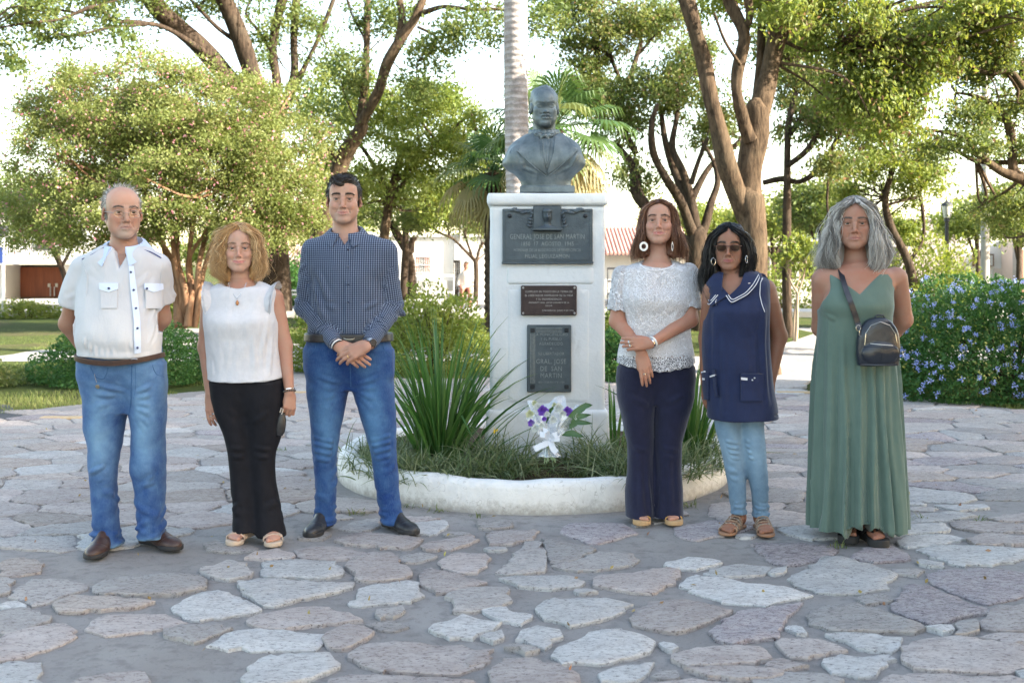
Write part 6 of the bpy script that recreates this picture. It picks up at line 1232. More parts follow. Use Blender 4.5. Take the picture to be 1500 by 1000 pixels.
PX = [(0, 'A', [(0,305),(130,285),(240,325),(200,375),(90,390),(0,385)], 't'),(0, 'A', [(45,500),(170,405),(290,400),(475,430),(470,455),(250,540),(185,550)], 'g'),(0, 'A', [(290,535),(400,505),(560,500),(860,530),(800,555),(560,575),(330,590)], 't'),
 (0, 'A', [(490,480),(560,415),(900,375),(1120,395),(1130,440),(1000,490),(650,495)], 'g'),(0, 'A', [(935,565),(1040,500),(1200,465),(1320,500),(1440,580),(1060,640),(1000,600)], 'w'),(0, 'A', [(480,640),(640,600),(900,605),(1050,640),(880,685),(600,715),(500,690)], 'p'),
 (0, 'A', [(0,730),(100,690),(300,650),(410,665),(425,730),(250,790),(0,860),(-80,870),(-80,740)], 'p'),(0, 'A', [(880,690),(1040,660),(1280,680),(1080,760),(900,720)], 'g'),(0, 'A', [(-60,890),(110,850),(200,870),(245,975),(230,1060),(-60,1060)], 'w'),
 (0, 'A', [(1145,770),(1240,700),(1370,675),(1690,705),(1800,715),(1740,800),(1500,795),(1250,790)], 'w'),(0, 'A', [(400,975),(600,940),(820,920),(800,1000),(700,1060),(350,1060)], 'p'),(0, 'A', [(-60,600),(120,560),(290,620),(120,690),(-60,720)], 'g'),
 (0, 'A', [(1115,210),(1180,185),(1400,225),(1410,245),(1280,260),(1140,245)], 'g'),(0, 'A', [(1100,360),(1250,310),(1380,350),(1390,390),(1250,415),(1160,395)], 'g'),(0, 'A', [(15,535),(90,530),(150,560),(30,565)], 'w'),(0, 'A', [(-60,400),(60,410),(50,490),(-60,510)], 'g'),
 (350, 'B', [(118,320),(200,300),(500,305),(570,350),(565,385),(500,405),(125,392)], 'w'),(350, 'B', [(5,420),(150,410),(420,430),(620,430),(600,460),(250,545),(140,555),(30,490)], 'w'),(350, 'B', [(620,540),(680,450),(800,425),(960,415),(990,440),(990,520),(800,540),(620,550)], 'w'),
 (350, 'B', [(574,340),(700,265),(820,268),(890,300),(890,330),(960,365),(900,405),(660,422),(630,375)], 'p'),(350, 'B', [(985,390),(1040,340),(1200,380),(1370,430),(1250,465),(1080,485),(1020,440)], 'p'),(350, 'B', [(1090,310),(1190,262),(1380,270),(1350,330),(1300,375),(1200,372),(1100,340)], 'p'),
 (350, 'B', [(1140,490),(1300,460),(1470,450),(1500,530),(1370,570),(1190,595)], 'g'),(350, 'B', [(1030,690),(1230,605),(1260,625),(1440,650),(1400,690),(1220,742)], 'w'),(350, 'B', [(1320,725),(1440,700),(1450,740),(1400,752)], 'w'),(350, 'B', [(20,635),(100,600),(440,555),(600,600),(705,630),(500,655),(240,682),(100,670)], 'p'),
 (350, 'B', [(455,740),(500,690),(620,660),(750,690),(700,750),(560,795),(465,785)], 'p'),(350, 'B', [(600,820),(740,760),(900,755),(1250,775),(1385,820),(1340,880),(1150,935),(930,920),(760,905),(680,890)], 'p'),(350, 'B', [(20,960),(95,850),(330,815),(500,815),(550,880),(400,960),(250,985),(60,985)], 'w'),
 (350, 'B', [(520,190),(700,155),(990,180),(990,225),(900,240),(560,215)], 'p'),(350, 'B', [(930,100),(1150,85),(1150,120),(1060,165),(950,155)], 'w'),(350, 'B', [(330,190),(350,145),(480,140),(510,160),(440,195)], 'g'),(350, 'B', [(30,295),(100,255),(230,240),(300,270),(300,292)], 'p'),
 (350, 'B', [(312,245),(500,222),(700,262),(660,290),(480,300),(312,290)], 'p'),(350, 'B', [(540,130),(640,90),(770,70),(770,120),(660,150)], 'g'),(350, 'B', [(1000,240),(1060,200),(1280,165),(1320,190),(1250,220),(1080,250)], 'p'),(350, 'B', [(880,285),(1000,255),(1085,268),(1050,300),(920,315)], 'g'),
 (350, 'B', [(750,580),(900,555),(930,575),(900,600),(760,620)], 'g'),(350, 'B', [(480,960),(700,925),(1000,950),(1300,970),(1200,1050),(500,1060)], 'p'),(350, 'B', [(1310,90),(1500,90),(1480,130),(1330,130)], 'g'),
 (700, 'C', [(40,150),(330,130),(300,190),(180,210),(80,220)], 'p'),(700, 'C', [(10,575),(150,565),(300,625),(220,660),(90,620)], 'w'),(700, 'C', [(190,740),(280,665),(480,690),(470,720),(350,780)], 'w'),(700, 'C', [(400,820),(460,770),(560,745),(650,690),(820,690),(960,740),(975,800),(850,845),(600,875),(480,870)], 'w'),
 (700, 'C', [(290,580),(410,520),(700,518),(850,550),(780,600),(640,640),(520,665),(400,640)], 'w'),(700, 'C', [(118,405),(240,392),(500,392),(600,440),(400,465),(240,450)], 'w'),(700, 'C', [(515,468),(600,455),(650,480),(560,492)], 'w'),(700, 'C', [(635,440),(660,385),(850,380),(1000,355),(1115,355),(1080,420),(960,495),(800,470)], 'p'),
 (700, 'C', [(440,150),(500,95),(780,95),(880,150),(650,215),(560,185)], 's'),(700, 'C', [(101,385),(280,190),(335,190),(385,330),(350,365),(200,383)], 'g'),(700, 'C', [(352,180),(650,235),(540,310),(400,325)], 'g'),(700, 'C', [(402,342),(700,250),(880,285),(860,330),(560,365)], 'g'),
 (700, 'C', [(1015,320),(1150,293),(1300,298),(1355,320),(1200,360),(1060,345)], 'w'),(700, 'C', [(1230,375),(1340,335),(1500,325),(1600,340),(1580,380),(1400,400)], 'w'),(700, 'C', [(1105,430),(1180,390),(1300,395),(1500,430),(1700,450),(1840,490),(1640,540),(1480,555),(1200,490)], 'w'),(700, 'C', [(820,640),(940,530),(1140,520),(1400,580),(1280,640),(1100,700),(980,695)], 'p'),
 (700, 'C', [(1265,715),(1400,600),(1500,580),(1780,530),(1760,570),(1690,630),(1640,730),(1500,745),(1350,755)], 's'),(700, 'C', [(1050,830),(1300,780),(1560,780),(1600,850),(1400,880),(1150,890)], 'p'),(700, 'C', [(50,960),(130,850),(290,840),(430,880),(560,940),(500,1000),(60,1030)], 'p'),(700, 'C', [(640,930),(800,880),(980,865),(940,920),(850,970),(720,970)], 'w'),
 (700, 'C', [(975,785),(1010,755),(1120,770),(1080,800)], 'w'),(700, 'C', [(1140,910),(1400,890),(1700,920),(1600,960),(1280,950)], 'p'),(700, 'C', [(5,790),(70,800),(60,860),(-60,890),(-75,860)], 'p'),(700, 'C', [(130,785),(200,768),(340,800),(280,820)], 'g'),(700, 'C', [(930,985),(1200,965),(1400,985),(1380,1060),(900,1060)], 'p'),
 (1100, 'D', [(0,215),(200,205),(450,215),(470,250),(330,310),(230,335),(110,310)], 's'),(1100, 'D', [(540,290),(640,230),(770,215),(890,300),(720,318)], 's'),(1100, 'D', [(185,420),(330,345),(400,285),(490,285),(650,330),(820,390),(750,425),(740,455),(520,495),(380,480)], 'w'),(1100, 'D', [(790,210),(830,180),(1040,162),(1185,185),(1060,215),(860,235)], 'w'),
 (1100, 'D', [(910,240),(1000,225),(1250,222),(1560,240),(1520,290),(1330,330),(1160,330),(1000,290)], 'w'),(1100, 'D', [(750,150),(900,110),(1060,100),(1100,145),(900,165),(790,170)], 'w'),(1100, 'D', [(1095,90),(1280,88),(1500,110),(1560,150),(1300,145),(1130,130)], 'p'),(1100, 'D', [(1195,200),(1280,155),(1560,180),(1560,215),(1220,218)], 'p'),
 (1100, 'D', [(945,400),(1040,355),(1250,345),(1560,370),(1560,490),(1280,540),(1080,470)], 's'),(1100, 'D', [(760,570),(850,440),(990,440),(1150,520),(1320,590),(1110,610),(1080,640),(1000,655),(880,615)], 's'),(1100, 'D', [(290,630),(420,545),(580,535),(760,600),(950,660),(900,705),(700,695),(420,690)], 'g'),(1100, 'D', [(425,712),(560,705),(810,725),(790,805),(640,800)], 'w'),
 (1100, 'D', [(120,740),(390,738),(540,805),(400,825),(230,840)], 'p'),(1100, 'D', [(395,840),(630,825),(795,825),(660,950),(430,925)], 'w'),(1100, 'D', [(75,885),(140,840),(315,880),(140,915)], 'p'),(1100, 'D', [(830,810),(900,745),(1150,730),(1560,780),(1560,880),(1400,940),(880,900)], 'p'),(1100, 'D', [(1270,650),(1340,560),(1560,550),(1560,690),(1300,685)], 'p'),
 (1100, 'D', [(705,975),(850,925),(1150,940),(1500,955),(1500,1060),(680,1060)], 'p'),(1100, 'D', [(0,945),(200,920),(400,930),(500,960),(450,1060),(0,1060)], 'g'),(1100, 'D', [(970,668),(1100,665),(1100,708),(1040,705)], 'w'),(1100, 'D', [(200,660),(300,670),(340,700),(260,715)], 'w'),(1100, 'D', [(1140,630),(1250,630),(1250,690),(1130,720)], 'g'),
 (1100, 'D', [(110,350),(200,345),(180,375),(110,385)], 'w'),(1100, 'D', [(915,305),(1060,320),(1060,345),(930,330)], 'w'),(1100, 'D', [(580,500),(720,490),(770,520),(640,550)], 'g'),(1100, 'D', [(1250,722),(1350,700),(1560,705),(1560,755),(1350,742)], 'p'),(1100, 'D', [(1460,920),(1500,905),(1560,960),(1500,970)], 'w'),
 (1100, 'D', [(860,60),(1130,35),(1240,60),(1080,84),(850,98)], 'w'),(1100, 'D', [(1290,70),(1500,40),(1560,85),(1400,92)], 'p'),(1100, 'D', [(990,0),(1300,0),(1290,20),(1150,30)], 'w')]
rs = random.Random(11)
def inset(poly, d):
    n = len(poly); out = []; A = sum(poly[i][0]*poly[(i+1) % n][1]-poly[(i+1) % n][0]*poly[i][1] for i in range(n)); sg = 1 if A > 0 else -1
    for i in range(n):
        p0, p1, p2 = Vector(poly[i-1]), Vector(poly[i]), Vector(poly[(i+1) % n]); e1 = (p1-p0); e2 = (p2-p1)
        if e1.length < 1e-6 or e2.length < 1e-6: out.append(tuple(p1)); continue
        n1 = Vector((-e1.y, e1.x)).normalized()*sg; n2 = Vector((-e2.y, e2.x)).normalized()*sg; b = n1+n2; l = max(b.length_squared, .6); out.append(tuple(p1+b*(2*d/l)*.5*1.0))
    return out
def stone_mesh(name, poly, top, rnd, fine=True):
    c = (sum(p[0] for p in poly)/len(poly), sum(p[1] for p in poly)/len(poly)); P2 = [(p[0]-c[0], p[1]-c[1]) for p in poly]
    A = sum(P2[i][0]*P2[(i+1) % len(P2)][1]-P2[(i+1) % len(P2)][0]*P2[i][1] for i in range(len(P2)))
    if A < 0: P2 = P2[::-1]
    out = []; n = len(P2); per = sum(math.dist(P2[i], P2[(i+1) % n]) for i in range(n)); seg = .035 if fine else .11
    for i in range(n):                                               # ragged broken edge with rounded corners
        a, b = P2[i], P2[(i+1) % n]; L = math.dist(a, b); m_ = max(1, int(L/seg))
        for k in range(m_):
            t = k/m_; j = .007 if fine else .006; x, y = a[0]+(b[0]-a[0])*t, a[1]+(b[1]-a[1])*t
            if k == 0: q0 = P2[i-1]; x += ((a[0]+b[0])/2+(q0[0]+a[0])/2-2*a[0])*.10; y += ((a[1]+b[1])/2+(q0[1]+a[1])/2-2*a[1])*.10
            out.append((x+rnd.gauss(0, j*1.25), y+rnd.gauss(0, j*1.25)))
    N = len(out); tx, ty = rnd.gauss(0,.006), rnd.gauss(0,.006); sd_ = rnd.uniform(0,99); V = []
    rings = [(1.0,-.03),(1.0, top-.004),(.968, top),(.72, top+.0015),(.38, top+.002)] if fine else [(1.0,-.03),(1.0, top-.005),(.95, top)]
    for s_, z in rings:
        for x, y in out: V.append([x*s_, y*s_, z])
    V.append([0,0, top+.002]); V = np.array(V); tp = V[:, 2] > -.02; V[tp, 2] += (V[tp, 0]*tx+V[tp, 1]*ty)+noise3((V[tp, 0]+sd_)*9, V[tp, 1]*9, V[tp, 0]*0+sd_)*.004+noise3((V[tp, 0]+sd_)*26, V[tp, 1]*26, V[tp, 0]*0)*.0016
    f4 = [(r_*N+i, r_*N+(i+1) % N, (r_+1)*N+(i+1) % N, (r_+1)*N+i) for r_ in range(len(rings)-1) for i in range(N)]; f3 = [((len(rings)-1)*N+i, (len(rings)-1)*N+(i+1) % N, len(rings)*N) for i in range(N)]
    me = mesh_np(name, V, np.array(f4), np.array(f3))
    try: me.set_sharp_from_angle(angle=R(38))
    except Exception: pass
    return me, c
traced = []
for ox, _, pts, kind in PX:
    W = [gp(ox+a/3.75,740+b/3.75) for a, b in pts]; traced.append((inset(W, -.009), kind))
def clip(poly, px, py, nx_, ny_):
    out = []; n = len(poly)
    for i in range(n):
        a, b = poly[i], poly[(i+1) % n]; da = (a[0]-px)*nx_+(a[1]-py)*ny_; db = (b[0]-px)*nx_+(b[1]-py)*ny_
        if da <= 0: out.append(a)
        if (da < 0) != (db < 0) and da != db: t = da/(da-db); out.append((a[0]+(b[0]-a[0])*t, a[1]+(b[1]-a[1])*t))
    return out
def pip(x, y, poly):
    c = False; n = len(poly)
    for i in range(n):
        a, b = poly[i], poly[i-1]
        if (a[1] > y) != (b[1] > y) and x < (b[0]-a[0])*(y-a[1])/(b[1]-a[1])+a[0]: c = not c
    return c
seeds = []; g = .40; yy = 2.4
row = 0
while yy < 12.6:
    xx = -7.2+(row % 2)*.22
    while xx < 7.2:
        x, y = xx+rs.uniform(-.17,.17), yy+rs.uniform(-.11,.11); seeds.append((x, y)); xx += rs.choice((.34,.42,.50,.60))
    yy += rs.choice((.24,.28,.33)); row += 1
n_big = len(seeds)
grid = {}
for i, (x, y) in enumerate(seeds): grid.setdefault((int(x//1), int(y//1)),[]).append(i)
cells = []
tb = [(min(p[0] for p in w_), max(p[0] for p in w_), min(p[1] for p in w_), max(p[1] for p in w_), w_) for w_, _ in traced]
patches = [[gp(55,808), gp(120,842),(gp(330,836)), gp(330,800), gp(110,800)],[gp(65,935), gp(60,1010), gp(365,1010), gp(360,935)],[gp(905,775), gp(1090,785), gp(1090,815), gp(890,835)]]
for i, (x, y) in enumerate(seeds):
    rm = plaza_r(x, y)
    if rm < 1.36 or not (rm < RP-.15 or in_path(x, y) or (y < 4)): continue
    if abs(x) > y*.475+.7 or y < 3.0: continue
    poly = [(x-.6, y-.6),(x+.6, y-.6),(x+.6, y+.6),(x-.6, y+.6)]
    for gx in (-1,0,1):
        for gy_ in (-1,0,1):
            for j in grid.get((int(x//1)+gx, int(y//1)+gy_),[]):
                if j == i: continue
                u, v = seeds[j]; dx, dy = u-x, (v-y)
                if dx*dx+dy*dy > 1.5: continue
                poly = clip(poly, (x+u)/2,(y+v)/2, dx, dy*1.9)
    if len(poly) < 3: continue
    bad = False
    for x0, x1, y0, y1, w_ in tb:
        if x < x0-.5 or x > x1+.5 or y < y0-.5 or y > y1+.5: continue
        if pip(x, y, w_) or any(pip(px_*.86+x*.14, py_*.86+y*.14, w_) for px_, py_ in poly) or any(pip(tx_, ty_, poly) for tx_, ty_ in w_): bad = True; break
    if not bad and any(pip(x, y, pt) for pt in patches): bad = True
    if bad: continue
    poly = [(p[0], p[1]) for p in poly]; poly = inset(poly, rs.uniform(.001,.009) if rs.random() < .88 else .024)
    if any(math.hypot(p[0]-MON[0], p[1]-MON[1]) < 1.30 for p in poly): poly = [(MON[0]+(p[0]-MON[0])*max(1,1.31/max(.01, plaza_r(*p))), MON[1]+(p[1]-MON[1])*max(1,1.31/max(.01, plaza_r(*p)))) for p in poly]
    cells.append((y, poly, rs.choices('wpgst', (1.1,3,3.2,.7,.8))[0]))
for _ in range(900):                                                 # small filling stones between the big near slabs
    y = rs.uniform(3.3,6.6); x = rs.uniform(-.5,.5)*y*1.02; r0_ = rs.uniform(.045,.11); pl_ = [(x+math.cos(a)*r0_*rs.uniform(.75,1.2)*1.3, y+math.sin(a)*r0_*rs.uniform(.7,1.1)) for a in [i_*2*math.pi/6+rs.uniform(-.3,.3) for i_ in range(6)]]
    if plaza_r(x, y) < 1.45 or any(pip(x, y, pt) for pt in patches): continue
    big_ = [(x+(a-x)*1.15, y+(b-y)*1.15) for a, b in pl_]; ok_ = True
    for x0, x1, y0, y1, w_ in tb+[(min(p[0] for p in c_[1]), max(p[0] for p in c_[1]), min(p[1] for p in c_[1]), max(p[1] for p in c_[1]), c_[1]) for c_ in cells if abs(c_[0]-y) < .8]:
        if x0-.2 < x < x1+.2 and y0-.2 < y < y1+.2 and (pip(x, y, w_) or any(pip(a, b, w_) for a, b in big_) or any(pip(a, b, big_) for a, b in w_)): ok_ = False; break
    if ok_: cells.append((y, pl_, rs.choice('wpgg')))
allst = sorted([(sum(p[1] for p in w_)/len(w_), w_, k_, True) for w_, k_ in traced]+[(y, p_, k_, False) for y, p_, k_ in cells], key=lambda s_: s_[0])
rest = {k_: ([],[],[]) for k_ in 'wpgst'}
for idx, (y, poly, kind, tr) in enumerate(allst):
    top = rs.uniform(.003,.011) if tr else rs.uniform(.001,.008)
    if idx < 298:
        me, c = stone_mesh('paving_stone', poly, top, rs, y < 7.5); o = obj('paving_stone', me, SM[kind], plaza, (c[0], c[1],0))
    else:
        me, c = stone_mesh('paving_stone', poly, top, rs, False); vs = np.empty(len(me.vertices)*3, np.float32); me.vertices.foreach_get('co', vs); vs = vs.reshape(-1,3)+np.array([c[0], c[1],0]); L = rest[kind]; off = sum(len(v) for v in L[0])
        for f in me.polygons: (L[1] if len(f.vertices) == 4 else L[2]).append([v+off for v in f.vertices])
        L[0].append(vs); bpy.data.meshes.remove(me)
for k_, (V_, q4, t3) in rest.items():
    if V_: me = mesh_np('far_paving_stones', np.concatenate(V_), np.array(q4), np.array(t3), False); obj('far_paving_stones', me, SM[k_], plaza, kind='stuff')
print('stones', len(allst))
# ================================================================== monument: planting ring, pedestal, plaques, bust
m, T = new_mat('white_painted_plaster'); co = T.coord('Object'); n1 = T.noise(co, 3,6,.6); n2 = T.noise(co, 30,5,.6); n3 = T.noise(T.coord('Object', (1,1,.25)),18,5,.6)
c = T.mix((.60,.635,.66),(.68,.705,.72), T.ramp(n1,[(.35,0),(.65,1)])); c = T.mix(c, (.42,.42,.40), T.ramp(n3,[(.60,0),(.78,.45)]))
principled(T, c, .75,0, T.bump(n2,.006,.5, T.bump(n1,.03,.4)),.3); MAT['plaster'] = m
m, T = new_mat('ring_paint'); co = T.coord('Object'); n1 = T.noise(co, 5,6,.65); n2 = T.noise(co, 26,6,.7); sp = T.n('ShaderNodeSeparateXYZ'); T.l(co, sp.inputs[0])
c = T.mix((.62,.61,.59),(.74,.735,.72), T.ramp(n1,[(.35,0),(.6,1)])); low = T.ramp(T.math('ADD', sp.outputs[2], T.math('MULTIPLY', T.math('SUBTRACT', n2,.5),.16)),[(.0,1),(.065,0)]); c = T.mix(c, (.27,.245,.21), T.math('MULTIPLY', low, .75)); c = T.mix(c, (.40,.39,.37), T.ramp(n2,[(.60,0),(.70,.6)]))
cr = T.n('ShaderNodeTexVoronoi', feature='DISTANCE_TO_EDGE'); cr.inputs['Scale'].default_value = 2.3; dn = T.n('ShaderNodeVectorMath', operation='ADD'); T.l(co, dn.inputs[0]); nn_ = T.n('ShaderNodeTexNoise'); nn_.inputs['Scale'].default_value = 6; T.l(co, nn_.inputs['Vector']); T.l(nn_.outputs['Color'], dn.inputs[1]); T.l(dn.outputs[0], cr.inputs['Vector'])
crk = T.ramp(cr.outputs['Distance'],[(.0,1),(.006,0)]); c = T.mix(c, (.22,.20,.18), T.math('MULTIPLY', crk, .6)); principled(T, c, .8,0, T.bump(n2,.012,.6, T.bump(n1,.03,.5)),.3); MAT['ringpaint'] = m
n = 180; prof = [(1.262,-.02),(1.262,.06),(1.258,.130),(1.245,.158),(1.215,.170),(1.165,.168),(1.140,.155),(1.130,.10)]
V = [];
for i, (r_, z) in enumerate(prof):
    for k_ in range(n):
        a = 2*math.pi*k_/n; j = .012*math.sin(a*5+1)+.006*math.sin(a*13+i)+.004*math.sin(a*31+i*2); rr_ = r_+j*(.5 if z > 0 else .2); V.append((math.sin(a)*rr_, -math.cos(a)*rr_, z+(.006*math.sin(a*9)+.003*math.sin(a*23))*(z > .1)))
mon = thing('monument_ring', 'low round white painted kerb wall of the planting bed around the monument', 'kerb wall', (MON[0], MON[1],0))
obj('ring_wall', mesh_np('ring_wall', np.array(V), np.array([(i*n+k_, i*n+(k_+1) % n, (i+1)*n+(k_+1) % n, (i+1)*n+k_) for i in range(len(prof)-1) for k_ in range(n)])[:, ::-1]), MAT['ringpaint'], mon)
m, T = new_mat('bed_soil'); co = T.coord('Object'); n1 = T.noise(co, 7,6,.7); n2 = T.noise(co, 60,5,.7); c = T.mix((.055,.036,.024),(.125,.090,.060), T.ramp(n2,[(.35,0),(.7,1)])); c = T.mix(c, (.045,.06,.018), T.ramp(n1,[(.5,0),(.62,.7)])); principled(T, c, .95,0, T.bump(n2,.02,.8),.1)
rings = []; V = []; F = []
for i in range(13):
    for k_ in range(60):
        a = 2*math.pi*k_/60; r_ = 1.15*i/12; V.append((math.sin(a)*r_, -math.cos(a)*r_, 0))
V = np.array(V); V[:, 2] = .118+.035*(1-np.hypot(V[:, 0], V[:, 1])/1.15)+noise3(V[:, 0]*5, V[:, 1]*5, V[:, 0]*0)*.02
obj('bed_soil', mesh_np('bed_soil', V, np.array([(i*60+k_, i*60+(k_+1) % 60,(i+1)*60+(k_+1) % 60,(i+1)*60+k_) for i in range(12) for k_ in range(60)])), m, mon)
# pedestal
YF = 6.86; S_ = YF/FPX; PX_ = lambda px: (px-750)*S_; PZ_ = lambda py: CAMZ-(py-HY)*S_
xc = PX_(802); ped = thing('pedestal', 'tall white painted pedestal carrying the bronze bust, three plaques on its front', 'pedestal', (xc, YF+.365,.10))
L = lambda x, z: (x-xc, z-.10)
hw = .362
def rough_box(name, x0, x1, y0, y1, z0, z1, bev, mat, parent, seg=.035, amp=.002, taper=0):
    """box of rows of points: plaster with soft edges"""
    S = SDF(axis(x0-.02, x1+.02,.016), axis(y0-.02, y1+.02,.016), axis(z0-.02, z1+.02,.016)); cx, cy, cz = (x0+x1)/2,(y0+y1)/2,(z0+z1)/2; hx, hy, hz = (x1-x0)/2-bev, (y1-y0)/2-bev, (z1-z0)/2-bev
    def fn(x, y, z):
        tp = 1+taper*(z-cz); qx, qy, qz = np.abs(x-cx)-hx*tp, np.abs(y-cy)-hy*tp, np.abs(z-cz)-hz
        return np.sqrt(np.maximum(qx, 0)**2+np.maximum(qy, 0)**2+np.maximum(qz, 0)**2)+np.minimum(np.maximum(qx, np.maximum(qy, qz)),0)-bev
    S.prim(fn, (x0, y0, z0),(x1, y1, z1),0); V, Q = S.mesh(); N = vnormals(V, Q); V = V+N*(noise3(V[:, 0]*6+x0, V[:, 1]*6, V[:, 2]*6)*amp+noise3(V[:, 0]*22, V[:, 1]*22, V[:, 2]*22)*amp*.5)[:, None]
    return obj(name, mesh_np(name, V, Q), mat, parent)
zt = PZ_(283)-.10; zc = PZ_(301)-.10
rough_box('shaft', -hw, hw, -.365,.365,-.02, zc, .010, MAT['plaster'], ped); rough_box('cap', -hw-.018, hw+.018,-.385,.385, zc, zt, .012, MAT['plaster'], ped)
rough_box('plinth', -hw-.030, hw+.030,-.395,.395,-.06, PZ_(600)-.10,.018, MAT['plaster'], ped, taper=-.12)
# low raised band and worn joints on the front face
for x0, x1, z0, z1 in ((PX_(741), PX_(871), PZ_(418), PZ_(389)),): rough_box('front_band', x0-xc, x1-xc, -.371,-.350, z0-.10, z1-.10,.004, MAT['plaster'], ped, amp=.0008)
rough_box('front_panel', PX_(741)-xc, PX_(866)-xc, -.369,-.350, PZ_(592)-.10, PZ_(421)-.10,.004, MAT['plaster'], ped, amp=.001)
# plaques
brz = M('dark_bronze', (.055,.072,.088),(.085,.108,.125),14,.52,.55, bscale=90, bdist=.002); brz2 = M('brown_bronze', (.030,.020,.022),(.050,.034,.034),18,.45,.5, bscale=90, bdist=.0015); lite = M('polished_letters', (.34,.33,.33), None, rough=.5, metal=.5); bedge = M('bronze_letter_edge', (.24,.27,.285),(.15,.18,.20),60,.45,.6); dk = M('dark_bolt', (.02,.024,.03), rough=.5, metal=.5)
def text(body, x, z, size, y, mat, parent, depth=.0025, align='CENTER', sx=1.0, name='inscription'):
    cu = bpy.data.curves.new(name, 'FONT'); cu.body = body; cu.size = size; cu.extrude = depth; cu.align_x = align; cu.align_y = 'CENTER'; cu.resolution_u = 2; cu.space_character = 1.08
    t = bpy.data.objects.new(name, cu); COL.objects.link(t); bpy.context.view_layer.update(); me = bpy.data.meshes.new_from_object(t.evaluated_get(bpy.context.evaluated_depsgraph_get())); bpy.data.objects.remove(t); bpy.data.curves.remove(cu)
    me.transform(Matrix.Rotation(R(90),4, 'X') @ Matrix.Scale(sx, 4,(1,0,0))); me.name = name; return obj(name, me, mat, parent, (x, y, z))
yf = -.365
def pbox(px0, px1, py0, py1): return PX_(px0)-xc, PX_(px1)-xc, PZ_(py1)-.10, PZ_(py0)-.10
x0, x1, z0, z1 = pbox(736,868,306,384)
b = MB(); b.box(x0, x1, yf-.022, yf, z0, z1,.004); pl = b.build('plaque', brz, ped, 40, label='large upper bronze plaque with a small relief bust')
f_ = MB(); w_ = .007
for a in ((x0+.012, x1-.012, z0+.012, z0+.012+w_),(x0+.012, x1-.012, z1-.012-w_, z1-.012),(x0+.012, x0+.012+w_, z0+.02, z1-.02),(x1-.012-w_, x1-.012, z0+.02, z1-.02)): f_.box(a[0], a[1], yf-.0255, yf-.020, a[2], a[3],.0012)
f_.build('rim', brz, pl, 40)
b = MB(); b.box(x0-.004, x1+.004, yf-.030, yf, z0-.012, z0+.004,.003); b.build('ledge', brz, pl, 40)
xm = PX_(801.5)-xc; b = MB(); b.box(PX_(781)-xc, PX_(822)-xc, yf-.034, yf, PZ_(339)-.10, PZ_(302)-.10,.005); b.box(PX_(780)-xc, PX_(823)-xc, yf-.075, yf-.030, PZ_(338)-.10, PZ_(334)-.10,.003); b.build('relief_panel', brz, pl, 40)
S = SDF(axis(xm-.12, xm+.12,.003), axis(yf-.10, yf, .003), axis(PZ_(338)-.12, PZ_(300)-.08,.003)); c = (xm, yf-.040, PZ_(317)-.10)
S.ell((c[0], c[1], c[2]),(.030,.030,.040),0); S.ell((c[0], c[1]-.004, c[2]+.030),(.031,.028,.020),.006); S.cap((c[0], c[1]-.028, c[2]+.008),(c[0], c[1]-.034, c[2]-.008),.004,.006,.005); S.ell((c[0], c[1]+.004, c[2]-.05),(.022,.018,.03),.01); S.ell((c[0], c[1], c[2]-.085),(.068,.028,.028),.012)
for q_ in (-1,1): S.ell((c[0]+q_*.011, c[1]-.030, c[2]+.006),(.007,.007,.0045),.003, op='sub')
S.cap((c[0]-.009, c[1]-.031, c[2]-.020),(c[0]+.009, c[1]-.031, c[2]-.020),.002,.002,.002, 'sub'); S.prim(lambda x, y, z: z-(PZ_(338)-.10)+0*x+0*y, (xm-.1, yf-.1,-.1+PZ_(345)),(xm+.1, yf, PZ_(338)-.10),0, 'sub')
V_, Q_ = S.mesh(); obj('relief_bust', mesh_np('relief_bust', V_, Q_), brz, pl)
rl = random.Random(4)
for sgn in (-1,1):                                                   # laurel sprays either side
    b = MB()
    for i in range(15):
        u = i/14; cx_ = xm+sgn*(.105+.11*u+rl.uniform(-.008,.008)); cz_ = PZ_(308)-.10-.005+(.01 if u > .5 else 0)-.012*math.sin(u*3);
        if i % 3 == 0: cx_ = xm+sgn*(.095+.02*u); cz_ = PZ_(312+22*u)-.10
        a = rl.uniform(-.5,.5)+(0 if i % 3 else 1.2); dx, dz = math.cos(a)*sgn*.026, math.sin(a)*.018-.004; b.tube([(cx_-dx, yf-.022, cz_-dz),(cx_-dx*.3, yf-.030, cz_-dz*.3),(cx_+dx*.4, yf-.030, cz_+dz*.4),(cx_+dx, yf-.023, cz_+dz)],[.003,.010,.009,.002],6, flat=.6)
    b.build('laurel_spray', brz, pl, True)
for px in (746.5,857):
    b = MB(); b.tube([(PX_(px)-xc, yf-.02, PZ_(316.5)-.10),(PX_(px)-xc, yf-.030, PZ_(316.5)-.10),(PX_(px)-xc, yf-.034, PZ_(316.5)-.10)],[.014,.013,.006],12); b.build('bolt', dk, pl, True)
for tx_, py, sz, sx in (('GENERAL JOSE DE SAN MARTIN', 347,.044,.70),('1850  17  AGOSTO  1945', 357.5,.036,.80),('HOMENAJE DE LA ASOCIACION DE BENEFICENCIA', 366.5,.026,.66),('FILIAL LEGUIZAMON', 375.5,.033,.86)): text(tx_, xm, PZ_(py)-.10, sz, yf-.022, bedge, pl, .0028, sx=sx)
x0, x1, z0, z1 = pbox(763,844.5,418,461.5); b = MB(); b.box(x0, x1, yf-.030, yf-.002, z0, z1,.005); pl = b.build('plaque', brz2, ped, 40, label='small brown middle plaque with pale lettering'); xm2 = (x0+x1)/2
f_ = MB()
